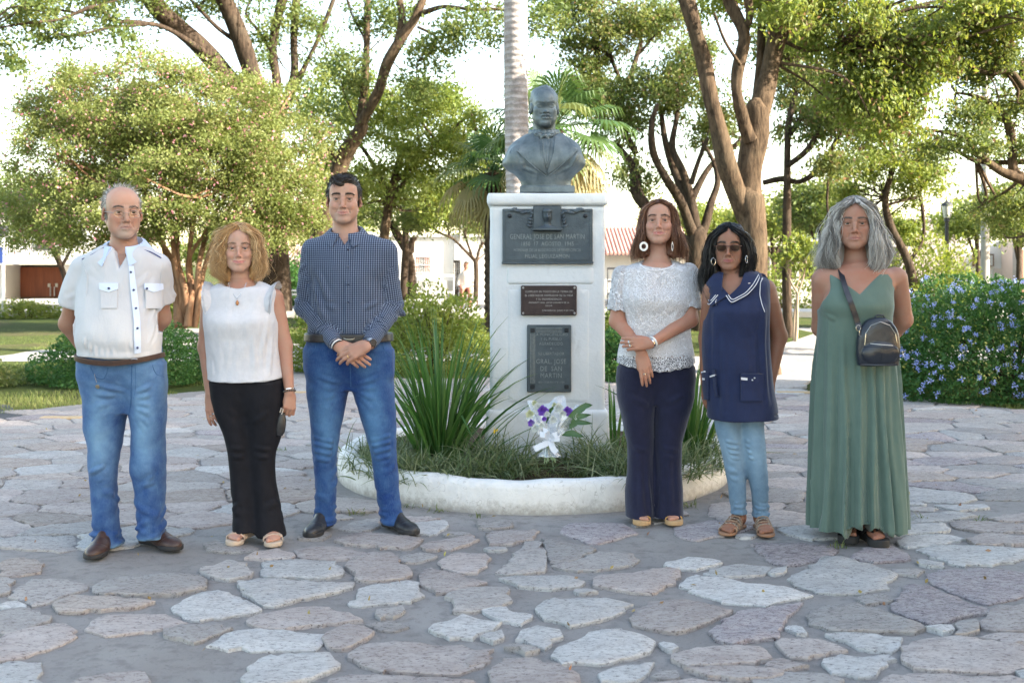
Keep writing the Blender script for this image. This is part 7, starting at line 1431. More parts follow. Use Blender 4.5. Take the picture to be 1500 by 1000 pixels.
for a in ((x0+.01, x1-.01, z0+.010, z0+.014),(x0+.01, x1-.01, z1-.014, z1-.010),(x0+.010, x0+.014, z0+.014, z1-.014),(x1-.014, x1-.010, z0+.014, z1-.014)): f_.box(a[0], a[1], yf-.0325, yf-.028, a[2], a[3])
f_.build('rim', brz2, pl)
for cx_ in (x0+.014, x1-.014):
    for cz_ in (z0+.014, z1-.014): b = MB(); b.tube([(cx_, yf-.028, cz_),(cx_, yf-.035, cz_)],[.008,.006],10); b.build('bolt', lite, pl, True)
for tx_, py, sz in (('CUMPLIDO EN TODOS EN LA TIERRA DE', 427,.0175),('EL LIBERTADOR INSPIRADOR DE SU VIDA', 432.6,.0175),('Y SU INDEPENDENCIA', 438,.0175),('PRESIDENTE GRAL. JORGE LEONARDO DE LA', 443,.0135),('ROCHA', 447.6,.0135)): text(tx_, xm2, PZ_(py)-.10, sz, yf-.030, lite, pl, .001, sx=.86)
text('CHACABUCO, JUNIO 9 DE 1996', x1-.02, PZ_(454.5)-.10,.0145, yf-.030, lite, pl, .001, 'RIGHT', .9)
x0, x1, z0, z1 = pbox(772,836.5,475.5,573.5); b = MB(); b.box(x0, x1, yf-.028, yf-.002, z0, z1,.004); pl = b.build('plaque', brz, ped, 40, label='tall lower bronze plaque with ribbed border'); xm3 = (x0+x1)/2+.012
b = MB()
for i in range(4): b.box(x0+.020+i*.0085, x0+.0245+i*.0085, yf-.032, yf-.026, z0+.055, z1-.055,.001)
for i in range(4): b.box(x0+.055, x1-.055, yf-.032, yf-.026, z1-.022-i*.0085, z1-.0175-i*.0085,.001)
b.build('ribs', bedge, pl, 40)
for cx_ in (x0+.034, x1-.030):
    for cz_ in (z0+.034, z1-.034): b = MB(); b.box(cx_-.013, cx_+.013, yf-.034, yf-.026, cz_-.013, cz_+.013,.003); b.build('corner_boss', dk, pl, 40)
for tx_, py, sz in (('LA MUNICIPALIDAD', 489.5,.026),('Y EL PUEBLO', 496,.026),('AGRADECIDO', 503,.026),('A', 510,.022),('SU LIBERTADOR', 517.5,.025),('GRAL. JOSE', 529,.042),('DE  SAN', 539.5,.042),('MARTIN', 549.5,.042),('1850 - 17 DE AGOSTO - 1950', 559,.0145)): text(tx_, xm3, PZ_(py)-.10, sz, yf-.028, bedge, pl, .0026, sx=.84)
# ---------------------------------------------------------------- bust
m, T = new_mat('weathered_bronze'); co = T.coord('Object'); n1 = T.noise(co, 9,6,.65); n2 = T.noise(T.coord('Object', (1,1,.3)),26,5,.6); c = T.mix((.085,.112,.125),(.165,.20,.215), T.ramp(n1,[(.36,0),(.64,1)])); c = T.mix(c, (.20,.24,.25), T.ramp(n2,[(.58,0),(.80,.55)])); c = T.mix(c, (.035,.045,.055), T.ramp(n2,[(.22,.6),(.42,0)]))
principled(T, c, .50,.5, T.bump(n1,.01,.3, T.bump(T.noise(co, 120,3),.001,.5)),.5); BR = m
p = Person('dark bronze bust of a man in coat and bow tie on the white pedestal', (800-750)*7.12/FPX, 7.12, 'bronze_bust', 'bust', CAMZ-(283-HY)*7.12/FPX-.004); q, k = p.q, p.k
t = np.array(q(797,157.5,-.02)); Rm = rot(0,0,4); sc = 1.13; cfg = dict(smile=0, jaw=1.02, fw=.98, naso=1.5, bags=1, frown=1, nose=1.25, chin=1.1, jowl=1)
S = grid_for((-.34,-.24,-.02),(.34,.22,.76),.006,[(t[0]-.10, t[0]+.10,.0034)],[(t[1]-.15, t[1]-.03,.0034)],[(t[2]-.14, t[2]+.08,.0034)])
sculpt_head(S, t, Rm, sc, cfg); S.frame(t, Rm, sc)
S.ell((0,.020,.046),(.082,.101,.082),.008)
S.ell((0,-.125,.022),(.060,.050,.058),.012, op='sub'); S.ell((0,-.042,.028),(.064,.055,.066),.010)
for q_ in (-1,1): S.ell((q_*.073,-.020,-.008),(.008,.013,.028),.008); S.cap((q_*.026,-.094,-.060),(q_*.006,-.104,-.0545),.004,.0055,.004); S.cap((q_*.046,-.078,.026),(q_*.012,-.092,.018),.006,.006,.006)
S.frame(); S.cap(tuple(t+[0,.03,-.07]), q(797,206,.03),.070,.080,.03)
tor = [k(196,772,822,.07, cy=.02), k(203,760,836,.10, cy=.01), k(213,748,848,.125), k(228,740,854,.140, cy=-.005), k(240,736,858,.140, cy=-.01), k(248,741,853,.135, cy=-.01), k(258,755,841,.125, cy=-.005), k(268,763,836,.115), k(274,764,837,.11)]
S.loft(tor, .02, n=2.3); S.ell(q(760,232,-.09),(.07,.05,.08),.03); S.ell(q(836,232,-.09),(.07,.05,.08),.03)
S.prim(lambda x, y, z: np.maximum(np.abs(x-q(801,0)[0])-.176, np.maximum(np.abs(y)-.125, np.abs(z-.022)-.022)),(-.25,-.13,0),(.25,.13,.045),.004)
for q_, cx_ in ((-1,738),(1,857)): S.ell(q(cx_+q_*10,262,.0),(.075,.20,.060),.010,(0, q_*38,0), 'sub'); S.cap(q(749 if q_ < 0 else 846,214,-.11), q(752 if q_ < 0 else 844,262,-.12),.003,.003,.006, 'sub')
V0, Q0 = S.mesh(); N = vnormals(V0, Q0); F = Folds(71)
for a in (((765,246),(790,256)),((838,244),(812,257)),((758,226),(770,252)),((846,224),(834,250))): F.line(q(*a[0],-.13), q(*a[1],-.14),.012,.006)
L_ = ((V0-t) @ Rm)/sc; hm_ = np.clip((L_[:, 2]-.035+.5*np.clip(-L_[:, 1]-.03,0,1)*-1)/.02,0,1)*(np.abs(L_[:, 0]) < .11)*(L_[:, 1] > -.075); sd2 = np.clip((np.abs(L_[:, 0])-.066)/.008,0,1)*(L_[:, 2] > -.03)*(L_[:, 1] < .10); V0h = V0+N*((noise3(L_[:, 0]*40, L_[:, 1]*16, L_[:, 2]*30)*.005+.0015)*np.clip(hm_*(L_[:, 1] > -.05)+sd2,0,1)*(L_[:, 2] > -.05))[:, None]; V = F.apply(V0h, N, [(.004,14,12,10,3.3)]); bust = obj('bust_body', mesh_np('bust_body', V, Q0), BR, p.root); pj = Proj(p, V0, Q0)
for s_ in (-1,1):
    X = lambda v: 801+s_*(v-801) if s_ < 0 else v
    pj.patch('lapel', [(801+s_*21,196),(801+s_*30,204),(801+s_*43,222)],[(801+s_*12,202),(801+s_*10,222),(801+s_*1,254)], BR, .013,16,8, bust, -.002)
    pj.patch('lapel', [(801+s_*43,222),(801+s_*34,232)],[(801+s_*30,222),(801+s_*2,254)], BR, .012,8,6, bust, -.002)
    pj.line('lapel_edge', [(801+s_*44,222),(801+s_*34,226),(801+s_*33,232),(801+s_*16,246),(801+s_*1,258)],.0045, BR, bust, off=.008, step=3); pj.line('lapel_edge', [(801+s_*13,203),(801+s_*11,222),(801+s_*1,252)],.004, BR, bust, off=.008, step=3)
    pj.line('vest_edge', [(801+s_*7,205),(801+s_*5,225),(801,246)],.003, BR, bust, off=.004)
for i, (a, c_) in enumerate(((.6,1),(.75,-1),(.5,.3))): pj.line('shirt_fold', [(801-6+i*5,206),(801-3+i*3,236)],.003, BR, bust, off=.002)
S = grid_for((t[0]-.14,-.22, q(0,212)[2]),(t[0]+.14,.15, q(0,180)[2]),.0036)
c0 = Vector(q(797,195,.02)); ringp = [tuple(c0+Vector((math.sin(a)*.092,-math.cos(a)*.098,-.012*math.cos(a)-.002))) for a in [i*math.pi/12 for i in range(25)]]
S.chain(ringp, [.012]*25,.006, flat=1.9, side=(0,0,1)); kx = Vector(q(797.5,198.5,-.098)); S.ell(tuple(kx),(.014,.014,.014),.004)
for s_ in (-1,1): S.ell(tuple(kx+Vector((s_*.036,.006,.004))),(.032,.013,.019),.006,(0, s_*-14,0)); S.ell(tuple(kx+Vector((s_*.05,-.004,.006))),(.010,.006,.004),.004, op='sub'); S.cap(tuple(kx+Vector((s_*.01,-.006,-.006))), tuple(kx+Vector((s_*.028,.0,-.026))),.009,.010,.004, flat=.5)
V_, Q_ = S.mesh(); obj('bow_tie', mesh_np('bow_tie', V_, Q_), BR, bust)
# ================================================================== plants: leaf meshes, shrubs, trees, palms
def leaf_mat(name, cols, trans=.42, rough=.55, spec=.35):
    m, T = new_mat(name); a = T.n('ShaderNodeAttribute', attribute_name='Col'); co = T.coord('Object')
    f = T.math('ADD', T.math('MULTIPLY', a.outputs['Fac'],.75), T.math('MULTIPLY', T.noise(co, 1.3,3),.35)); c = T.ramp(f, [(i/(len(cols)-1)*.8+.1, x) for i, x in enumerate(cols)])
    b = T.n('ShaderNodeBsdfPrincipled'); T.l(c, b.inputs['Base Color']); b.inputs['Roughness'].default_value = rough; b.inputs['Specular IOR Level'].default_value = spec
    hv = T.n('ShaderNodeHueSaturation'); hv.inputs['Hue'].default_value = .475; hv.inputs['Saturation'].default_value = 1.1; hv.inputs['Value'].default_value = 1.5; T.l(c, hv.inputs['Color'])
    t = T.n('ShaderNodeBsdfTranslucent'); T.l(hv.outputs[0], t.inputs[0]); mx = T.n('ShaderNodeMixShader', i_Fac=trans); T.l(b.outputs[0], mx.inputs[1]); T.l(t.outputs[0], mx.inputs[2]); o = T.n('ShaderNodeOutputMaterial'); T.l(mx.outputs[0], o.inputs[0]); return m
LM = {'myrtle': leaf_mat('myrtle_leaves', [(.075,.11,.026),(.155,.195,.052),(.26,.285,.11)]), 'oak': leaf_mat('tree_leaves', [(.042,.075,.019),(.092,.138,.034),(.18,.20,.062)]), 'lime': leaf_mat('lime_leaves', [(0.08,0.131,0.023),(0.145,0.203,0.041),(0.232,0.261,0.072)]),
      'dry': leaf_mat('dry_leaves', [(0.087,0.109,0.032),(0.174,0.145,0.065),(0.2,0.13,0.075)]), 'bush': leaf_mat('bush_leaves', [(0.023,0.072,0.017),(0.043,0.123,0.029),(0.087,0.181,0.046)],.3), 'blade': leaf_mat('sword_leaves', [(0.026,0.087,0.02),(0.051,0.138,0.032),(0.109,0.196,0.058)],.3,.4), 'grassy': leaf_mat('strap_leaves', [(.055,.10,.035),(.115,.165,.065),(.26,.29,.17)],.25,.5),
      'palm': leaf_mat('palm_leaves', [(0.032,0.087,0.026),(0.065,0.123,0.036),(0.145,0.174,0.058)],.35,.45), 'palmdry': leaf_mat('dry_palm_leaves', [(0.189,0.189,0.072),(0.22,0.2,0.09),(0.32,0.27,0.14)],.4), 'grass': leaf_mat('grass_blades', [(0.065,0.109,0.023),(0.123,0.174,0.043),(0.232,0.239,0.087)],.3), 'pink': leaf_mat('pink_blossom', [(0.36,0.12,0.17),(0.52,0.22,0.26),(0.62,0.36,0.36)],.35), 'blue': leaf_mat('blue_blossom', [(0.24,0.28,0.62),(0.34,0.39,0.74),(0.48,0.52,0.82)],.3), 'magenta': leaf_mat('magenta_blossom', [(0.5,0.05,0.14),(0.62,0.09,0.2),(0.7,0.2,0.3)],.3)}
def leaves_np(C, size, rs, up=.3, aspect=.5, N0=None, droop=0, spread=1.0):
    """diamond leaves at points C; returns V,Q,rand"""
    n = len(C); A = rs.normal(size=(n, 3)); A[:, 2] += -droop
    if N0 is not None: A = A*spread+N0*1.2
    A /= np.linalg.norm(A, axis=1)[:, None]+1e-9; B = rs.normal(size=(n, 3)); B[:, 2] += up; B = B-A*(A*B).sum(1)[:, None]; B /= np.linalg.norm(B, axis=1)[:, None]+1e-9
    W = np.cross(A, B); s_ = size*rs.uniform(.65,1.35,(n, 1)); h = s_*aspect
    p0 = C-A*s_*.5; p1 = C+W*h*.5+B*s_*.08; p2 = C+A*s_*.5; p3 = C-W*h*.5+B*s_*.08
    V = np.stack([p0, p1, p2, p3],1).reshape(-1,3); Q = np.arange(n*4).reshape(n, 4); r_ = rs.uniform(0,1, n); return V, Q, r_
def leaf_obj(name, C, size, mat, parent, rs, clump=None, **kw):
    V, Q, r_ = leaves_np(C, size, rs, **kw)
    if clump is not None: r_ = np.clip(r_*.5+clump*.5,0,1)
    me = mesh_np(name, V, Q, smooth=False); attr_col(me, np.repeat(np.stack([r_]*3,1),4, axis=0)); return obj(name, me, mat, parent)
def cloud(ells, n, rs, ncl=60, cr=.3, shell=.5, flat=.7):
    """leaf points gathered in clumps inside a set of ellipsoids (cx,cy,cz,rx,ry,rz)"""
    vol = np.array([e[3]*e[4]*e[5] for e in ells])**.75; vol /= vol.sum(); K = []
    for i, e in enumerate(ells):
        m_ = max(3, int(ncl*vol[i])); d = rs.normal(size=(m_, 3)); d /= np.linalg.norm(d, axis=1)[:, None]; r_ = shell+(1-shell)*rs.uniform(0,1,(m_, 1))**.5; r_[rs.rand(m_) < .3] *= .7; K.append(np.array(e[:3])+d*r_*np.array(e[3:]))
    K = np.concatenate(K); w_ = rs.uniform(.4,1.6, len(K)); w_ /= w_.sum(); idx = rs.choice(len(K), n, p=w_); rad = cr*rs.uniform(.6,1.4, len(K)); P_ = K[idx]+rs.normal(size=(n, 3))*rad[idx][:, None]*np.array([1,1, flat])*.55
    return P_, rs.uniform(0,1, len(K))[idx], K
def bark_mat(name, c1, c2, c3, sc=1.0, bd=.02, lich=.3):
    m, T = new_mat(name); v = T.coord('Object', (1,1,.22)); n1 = T.noise(v, 9*sc, 6,.7); n2 = T.noise(T.coord('Object'),2.2,5,.6); c = T.mix(c1, c2, T.ramp(n1,[(.38,0),(.62,1)])); c = T.mix(c, c3, T.ramp(n2,[(.5,0),(.7, lich)]))
    principled(T, c, .92,0, T.bump(n1, bd, .9),.15); return m
BK = {'oak': bark_mat('rough_bark', (.038,.026,.017),(.115,.080,.052),(.13,.11,.075),2.2,.03), 'dark': bark_mat('dark_bark', (.022,.016,.012),(.070,.050,.036),(.09,.08,.06),2,.02), 'myrtle': bark_mat('smooth_orange_bark', (.16,.085,.05),(.30,.18,.11),(.24,.17,.12),1,.01,.5), 'pale': bark_mat('pale_bark', (.26,.20,.15),(.36,.29,.22),(.3,.26,.2),1.5,.008)}
def limb_mesh(b, pts, n=9, rough=.06, seed=0):
    """pts: (x,y,z,r) -> smooth tapered limb with knobbly surface"""
    A = np.array(pts, float); e_ = A[-1, :3]-A[-2, :3]; e_ /= np.linalg.norm(e_)+1e-9; A = np.vstack([A, np.append(A[-1, :3]+e_*A[-1,3]*.9, A[-1,3]*.35)]) if A[-1,3] > .03 else A; m_ = max(4,(len(A)-1)*5+1) if len(A) > 2 else 5; tt = np.linspace(0, len(A)-1, m_); i0 = np.clip(tt.astype(int),0, len(A)-2); u = (tt-i0)[:, None]; g = np.gradient(A, axis=0) if len(A) > 2 else np.repeat((A[1:]-A[:1]),2,0)
    C = (2*u**3-3*u**2+1)*A[i0]+(u**3-2*u**2+u)*g[i0]+(-2*u**3+3*u**2)*A[i0+1]+(u**3-u**2)*g[i0+1]; C[:, 3] = np.maximum(C[:, 3],.004)
    r_ = C[:, 3]*(1+rough*np.sin(tt*3.1+seed)); C[:, 0] += np.sin(tt*2.3+seed)*C[:, 3]*.18; b.tube([tuple(c[:3]) for c in C], list(r_), n); return C
def tree(name, label, cat, D, limbs, bark, ells, nl, size, leafm, seed, group=None, twigs=24, cr=.35, ncl=None, base=None, extra=None, kw=None, shell=.45, loc=None):
    """limbs: lists of (px,py,dy,width px) seen at distance D; ells in pixels (px,py,dy,rx,ry m,rz px)"""
    rs_ = np.random.RandomState(seed); w3 = lambda px, py, dy=0: np.array(P(px, py, D+dy)); L3 = []
    for l in limbs: L3.append([tuple(w3(a[0], a[1], a[2]))+(a[3]*D/FPX/2,) for a in l])
    o = np.array(loc) if loc is not None else np.array([L3[0][0][0], L3[0][0][1],0.]); root = thing(name, label, cat, tuple(o),0, group); b = MB(); rnd = random.Random(seed)
    for i, l in enumerate(L3): limb_mesh(b, [(x-o[0], y-o[1], z-o[2], r_) for x, y, z, r_ in l],12 if l[0][3] > .12 else 8,.06, i+seed)
    E = []
    for e in ells: c = w3(e[0], e[1], e[2]); k_ = D/FPX; E.append((c[0]-o[0], c[1]-o[1], c[2]-o[2], e[3]*k_, e[4], e[5]*k_))
    if E:
        C, cl, K = cloud(E, nl, rs_, ncl or max(20, nl//90), cr, shell); ends = [np.array(l[-1][:3])-o for l in L3]+[np.array(l[len(l)//2][:3])-o for l in L3 if len(l) > 3]
        for j in range(twigs):                                     # twigs run from the limbs out to the leaf clumps
            kx = K[rs_.randint(len(K))]; s_ = min(ends, key=lambda e_: np.linalg.norm(e_-kx)+rs_.uniform(0,.6)); mid = (s_+kx)/2+rs_.normal(size=3)*.12*np.linalg.norm(kx-s_); r0 = .006+.012*np.linalg.norm(kx-s_)
            limb_mesh(b, [tuple(s_)+(r0,), tuple(mid)+(r0*.7,), tuple(kx)+(r0*.3,)],5,.05, j)
        leaf_obj('crown', C, size, LM[leafm], root, rs_, cl, **(kw or dict(droop=.5)))
        if extra:
            en, es, em = extra; d = K[rs_.randint(len(K), size=en)]+rs_.normal(size=(en, 3))*cr*.55; leaf_obj('blossom' if em in ('pink', 'magenta', 'blue') else 'dry_foliage', d, es, LM[em], root, rs_, droop=.8 if em == 'dry' else 0)
    b.build('trunk', BK[bark], root, True); return root
def bush(name, label, cat, c, rad, n, size, leafm, seed, flowers=None, group=None, bump=.12, kw=None, stems=26, core=True, fl_top=False):
    """shrub standing on the ground: c=(x,y), rad=(rx,ry,h)"""
    rs_ = np.random.RandomState(seed); root = thing(name, label, cat, (c[0], c[1],0),0, group); d = rs_.normal(size=(n, 3)); d[:, 2] = np.abs(d[:, 2])*1.0-.15; d /= np.linalg.norm(d, axis=1)[:, None]
    nb = noise3(d[:, 0]*2.6+seed, d[:, 1]*2.6, d[:, 2]*2.6)*bump*1.6+noise3(d[:, 0]*6+seed, d[:, 1]*6, d[:, 2]*6)*bump; r_ = (1+nb)*(1-.45*rs_.uniform(0,1, n)**2.2); C = d*r_[:, None]*np.array(rad); C[:, 2] = np.maximum(C[:, 2]+rad[2]*.06,.02)
    cl = np.clip(.5+noise3(C[:, 0]*5, C[:, 1]*5, C[:, 2]*5),0,1); leaf_obj('foliage', C, size, LM[leafm], root, rs_, cl, N0=d, **(kw or {}))
    b = MB()
    for j in range(stems):
        a = rs_.uniform(0,6.28); e = np.array([math.cos(a)*rad[0]*rs_.uniform(.2,.8), math.sin(a)*rad[1]*rs_.uniform(.2,.8), rad[2]*rs_.uniform(.5,.9)]); b.tube([(e[0]*.1, e[1]*.1,-.02),(e[0]*.5, e[1]*.5, e[2]*.55), tuple(e)],[.012,.008,.003],5)
    b.build('stems', BK['dark'], root, True)
    if flowers:
        nf, fs, fm, per = flowers; d = rs_.normal(size=(nf, 3)); d[:, 2] = np.abs(d[:, 2])*.9+.05; d[:, 1] -= .5; d /= np.linalg.norm(d, axis=1)[:, None]; r_ = 1.03+noise3(d[:, 0]*2.6+seed, d[:, 1]*2.6, d[:, 2]*2.6)*bump*1.6+noise3(d[:, 0]*6+seed, d[:, 1]*6, d[:, 2]*6)*bump+rs_.uniform(-.02,.06, nf); Cc = d*r_[:, None]*np.array(rad)
        if fl_top is not None: pass
        for j in range(nf) if per < 0 else []: pass
        P_ = np.repeat(Cc, per, 0)+rs_.normal(size=(nf*per, 3))*fs*.85; leaf_obj('blossoms', P_, fs, LM[fm], root, rs_, aspect=.85, N0=np.repeat(d, per, 0))
    return root
def blade(root3, az, el, L, wd, curve, n=7, kink=None, twist=0):
    """one strap leaf: list of left/right points"""
    p = Vector(root3); d = Vector((math.cos(az)*math.cos(el), math.sin(az)*math.cos(el), math.sin(el))); side = Vector((-math.sin(az), math.cos(az),0)); side = (side*math.cos(twist)+d.cross(side)*math.sin(twist)).normalized(); V = []; out = Vector((math.cos(az), math.sin(az),0))
    for i in range(n+1):
        u = i/n; w_ = wd*(1-u**2.2)*(.6+.4*min(1, u*5))*.5+.0004; V += [p-side*w_, p+side*w_]; d = (d+Vector((out.x*curve, out.y*curve, -curve*1.0))*(u+.2)/n*2).normalized()
        if kink and abs(u-kink) < .5/n: d = (d+Vector((out.x*.4, out.y*.4,-.9))).normalized()
        p = p+d*(L/n)
    return V, [(i*2, i*2+1, i*2+3, i*2+2) for i in range(n)]
def clump_np(name, blades, mat, parent, rnd):
    V = []; Q = []; C = []
    for v, q_ in blades:
        o = len(V); V += [tuple(x) for x in v]; Q += [tuple(i+o for i in f) for f in q_]; r_ = rnd.random(); C += [(r_, r_, r_)]*len(v)
    me = mesh_np(name, np.array(V), np.array(Q)); attr_col(me, np.array(C)); return obj(name, me, mat, parent)
# ---------------------------------------------------------------- in the ring
r4 = random.Random(44)
def bedz(x, y): return .118+.035*max(0,1-math.hypot(x-MON[0], y-MON[1])/1.15)
def sword_clump(px, D, n, h, label, spread, individual=True, lean=0):
    x = (px-750)*D/FPX; z = bedz(x, D); root = thing('sword_leaf_clump', label, 'plant', (x, D, z),0, 'clumps of tall sword shaped leaves');
    for i in range(n):
        a = r4.uniform(0,2*math.pi); t_ = abs(r4.gauss(0,1)); el = R(88)-min(R(58), t_*spread); L = h*r4.uniform(.62,1.08)*(1-.12*t_); v, q_ = blade((math.cos(a)*r4.uniform(0,.13), math.sin(a)*r4.uniform(0,.11),0), a+lean*r4.random(), el, L, r4.uniform(.014,.025), r4.uniform(.10,.42)+.25*t_*.3,9, r4.uniform(.6,.9) if r4.random() < .13 else None, r4.uniform(-1.3,1.3))
        me = mesh_np('leaf', np.array([tuple(w_) for w_ in v]), np.array(q_)); rr_ = r4.random(); attr_col(me, np.full((len(v),3), rr_)); obj('leaf', me, LM['blade'], root)
    return root
sword_clump(645,6.72,190,1.02, 'tallest clump of sword shaped leaves, left of the pedestal', .30)
sword_clump(1012,6.85,100,.78, 'clump of sword shaped leaves behind the two women right of the pedestal', .34)
sword_clump(902,7.35,26,.60, 'small clump of sword shaped leaves close to the right side of the pedestal', .34)
# single long arching leaves across the pedestal face
root = thing('arching_leaf_spray', 'few long thin arching leaves reaching across the front of the pedestal', 'plant', ((690-750)*6.6/FPX, 6.6, bedz((690-750)*6.6/FPX, 6.6)))
for (az, el, L, cv) in ((-.15,.95,.72,.25),(-.25,.72,.66,.30),(-.1,.48,.52,.22),(-.3,.30,.50,.25),(-.05,.38,.44,.3),(.1,1.1,.62,.5)):
    v, q_ = blade((0,-.05,0), az, el, L, .010, cv, 10, None, .7); me = mesh_np('leaf', np.array([tuple(w_) for w_ in v]), np.array(q_)); attr_col(me, np.full((len(v),3),.3)); obj('leaf', me, LM['blade'], root)
low = [(548,6.62,.20, 'left end of the ring'),(580,6.42,.22, 'behind the tall man'),(612,6.34,.24, 'in front of the tallest sword leaves'),(655,6.30,.23, 'in the front left of the ring'),(702,6.32,.23, 'left of the bouquet stems'),(748,6.42,.30, 'against the pedestal just left of the bouquet'),(720,6.55,.34, 'against the left corner of the pedestal'),(590,6.75,.26, 'at the back left of the ring'),(885,6.40,.31, 'right of the bouquet'),(915,6.26,.30, 'beside the legs of the woman in white lace'),(985,6.40,.32, 'between the legs of the two women'),(1025,6.60,.27, 'at the right end of the ring'),(1045,6.95,.26, 'at the back right of the ring'),(560,7.05,.26, 'at the far left of the ring'),(870,6.62,.34, 'against the right corner of the pedestal')]
for px, D, h, lb in low:
    x = (px-750)*D/FPX; z = bedz(x, D); root = thing('strap_leaf_tuft', 'low tuft of narrow grey green leaves '+lb, 'plant', (x, D, z-.01),0, 'low tufts of narrow leaves in the ring'); bl = []
    for i in range(260):
        a = r4.uniform(0,6.283); el = R(r4.uniform(22,84)); bl.append(blade((r4.gauss(0,.09), r4.gauss(0,.07),0), a, el, h*r4.uniform(.5,1.15), r4.uniform(.005,.010), r4.uniform(.3,1.1),5, None, r4.uniform(-1,1)))
    clump_np('leaves', bl, LM['grassy'], root, r4)
    if lb.startswith('against the left'):
        b = MB(); b.tube([(.02,-.05,.1),(.025,-.06,.24)],.002,5); b.build('flower_stem', LM['blade'], root); leaf_obj('yellow_flower', np.array([(.025,-.06,.245)])+np.random.RandomState(1).normal(size=(16,3))*.007,.016, M('yellow_petal', (.75,.52,.03)), root, np.random.RandomState(2))
bl = []
for i in range(5200):
    a = r4.uniform(-2.2,2.2); rr_ = r4.uniform(.55,1.12); x, y = MON[0]+math.sin(a)*rr_, MON[1]-math.cos(a)*rr_
    if noise3(np.array([x*4]), np.array([y*4]), np.array([0.]))[0] < -.12: continue
    bl.append(blade((x, y, bedz(x, y)-.01), r4.uniform(0,6.28), R(r4.uniform(25,85)), r4.uniform(.03,.085),.0035,.8,3))
clump_np('bed_grass', bl, LM['grass'], None, r4)['kind'] = 'stuff'
# bouquet
bq = thing('bouquet', 'bouquet of white and purple flowers in clear wrap with white ribbon bow, leaning on pedestal', 'bouquet', ((803-750)*6.28/FPX, 6.28, bedz(.2,6.28)))
bx, bz = (803-750)*6.28/FPX, bedz(.2,6.28); B_ = lambda px, py, dy=0: Vector(((px-750)*(6.28+dy)/FPX-bx, dy, CAMZ-(py-HY)*(6.28+dy)/FPX-bz))
m, T = new_mat('clear_wrap'); co = T.coord('Object'); nb = T.bump(T.noise(co, 26,4),.01,1); g_ = T.n('ShaderNodeBsdfGlossy', i_Roughness=.18); T.l(nb, g_.inputs['Normal']); tr = T.n('ShaderNodeBsdfTransparent'); df = T.n('ShaderNodeBsdfDiffuse'); df.inputs[0].default_value = (.66,.72,.78,1); T.l(nb, df.inputs['Normal'])
m1 = T.n('ShaderNodeMixShader', i_Fac=.5); T.l(g_.outputs[0], m1.inputs[1]); T.l(df.outputs[0], m1.inputs[2]); m2 = T.n('ShaderNodeMixShader', i_Fac=.50); T.l(tr.outputs[0], m2.inputs[1]); T.l(m1.outputs[0], m2.inputs[2]); o = T.n('ShaderNodeOutputMaterial'); T.l(m2.outputs[0], o.inputs[0]); MAT['wrap'] = m
waist, top = B_(802,654,-.02), B_(812,602,.06); V = []; nn_ = 56; rows = 9
for j in range(rows+1):
    u = j/rows; c = waist.lerp(top, u);
    for i in range(nn_):
        a = 2*math.pi*i/nn_; r_ = .016+.135*u**1.15*(1+.13*math.sin(a*9+u*3)+.07*math.sin(a*17)); z_ = .03*u*math.sin(a*5+1)*u
        V.append(c+Vector((math.cos(a)*r_, math.sin(a)*r_*.55, z_+math.sin(a)*r_*.35)))
b = MB(); b.add(V, [(j*nn_+i, j*nn_+(i+1) % nn_, (j+1)*nn_+(i+1) % nn_, (j+1)*nn_+i) for j in range(rows) for i in range(nn_)]); b.build('wrapping', MAT['wrap'], bq, True)
V = [] ; b = MB()
for j in range(6):                                                   # skirt of the wrap below the tie
    u = j/5
    for i in range(30): a = 2*math.pi*i/30; r_ = .014+.045*u*(1+.25*math.sin(a*6)); V.append(waist+Vector((math.cos(a)*r_+.012*u, math.sin(a)*r_*.5,-.055*u)))
b.add(V, [(j*30+i, j*30+(i+1) % 30,(j+1)*30+(i+1) % 30,(j+1)*30+i) for j in range(5) for i in range(30)]); b.build('wrapping_skirt', MAT['wrap'], bq, True)
rb = M('white_satin_ribbon', (.68,.71,.78), rough=.35, spec=.6); b = MB()
def ribbon(pts, w_, up=(0,0,1)):
    V = []; pts = [Vector(p_) for p_ in pts]
    for i, p_ in enumerate(pts):
        d = (pts[min(i+1, len(pts)-1)]-pts[max(i-1,0)]).normalized(); s_ = d.cross(Vector((.1,-1,.2))).normalized()
        V += [p_-s_*w_/2, p_+s_*w_/2, p_+s_*w_/2+Vector((0,.002,0)), p_-s_*w_/2+Vector((0,.002,0))]
    return V, [(i*4+k_, i*4+(k_+1) % 4, i*4+4+(k_+1) % 4, i*4+4+k_) for i in range(len(pts)-1) for k_ in range(4)]
kn = B_(805,643,-.06)
for s_, (dx, dz) in ((-1,(-.045,.030)),(1,(.035,.028)),(-1,(-.030,.050)),(1,(.045,.008))):
    V, f = ribbon([kn, kn+Vector((dx*.6,-.035, dz*.9)), kn+Vector((dx*1.25,-.03, dz*1.15)), kn+Vector((dx*1.2,-.005, dz*.75)), kn+Vector((dx*.5,.004, dz*.2)), kn],.032); b.add(V, f)
for pts in ([kn, kn+Vector((-.02,-.02,-.022)), kn+Vector((-.055,-.03,-.035)), kn+Vector((-.088,-.03,-.052))],[kn, kn+Vector((.012,-.02,-.03)), kn+Vector((.022,-.025,-.055)), kn+Vector((.040,-.025,-.072))]): V, f = ribbon(pts, .034); b.add(V, f)
b.lathe([(.001,-.012),(.013,-.006),(.013,.006),(.001,.012)], kn, 10); b.build('ribbon_bow', rb, bq, True)
b = MB()
for i in range(12): a = i*.52; e = B_(806+r4.uniform(-9,9),676+r4.uniform(-5,3),-.05); b.tube([waist+Vector((math.cos(a)*.006, math.sin(a)*.006,.02)), waist+Vector((math.cos(a)*.009, math.sin(a)*.009,-.03)), e],.0032,6)
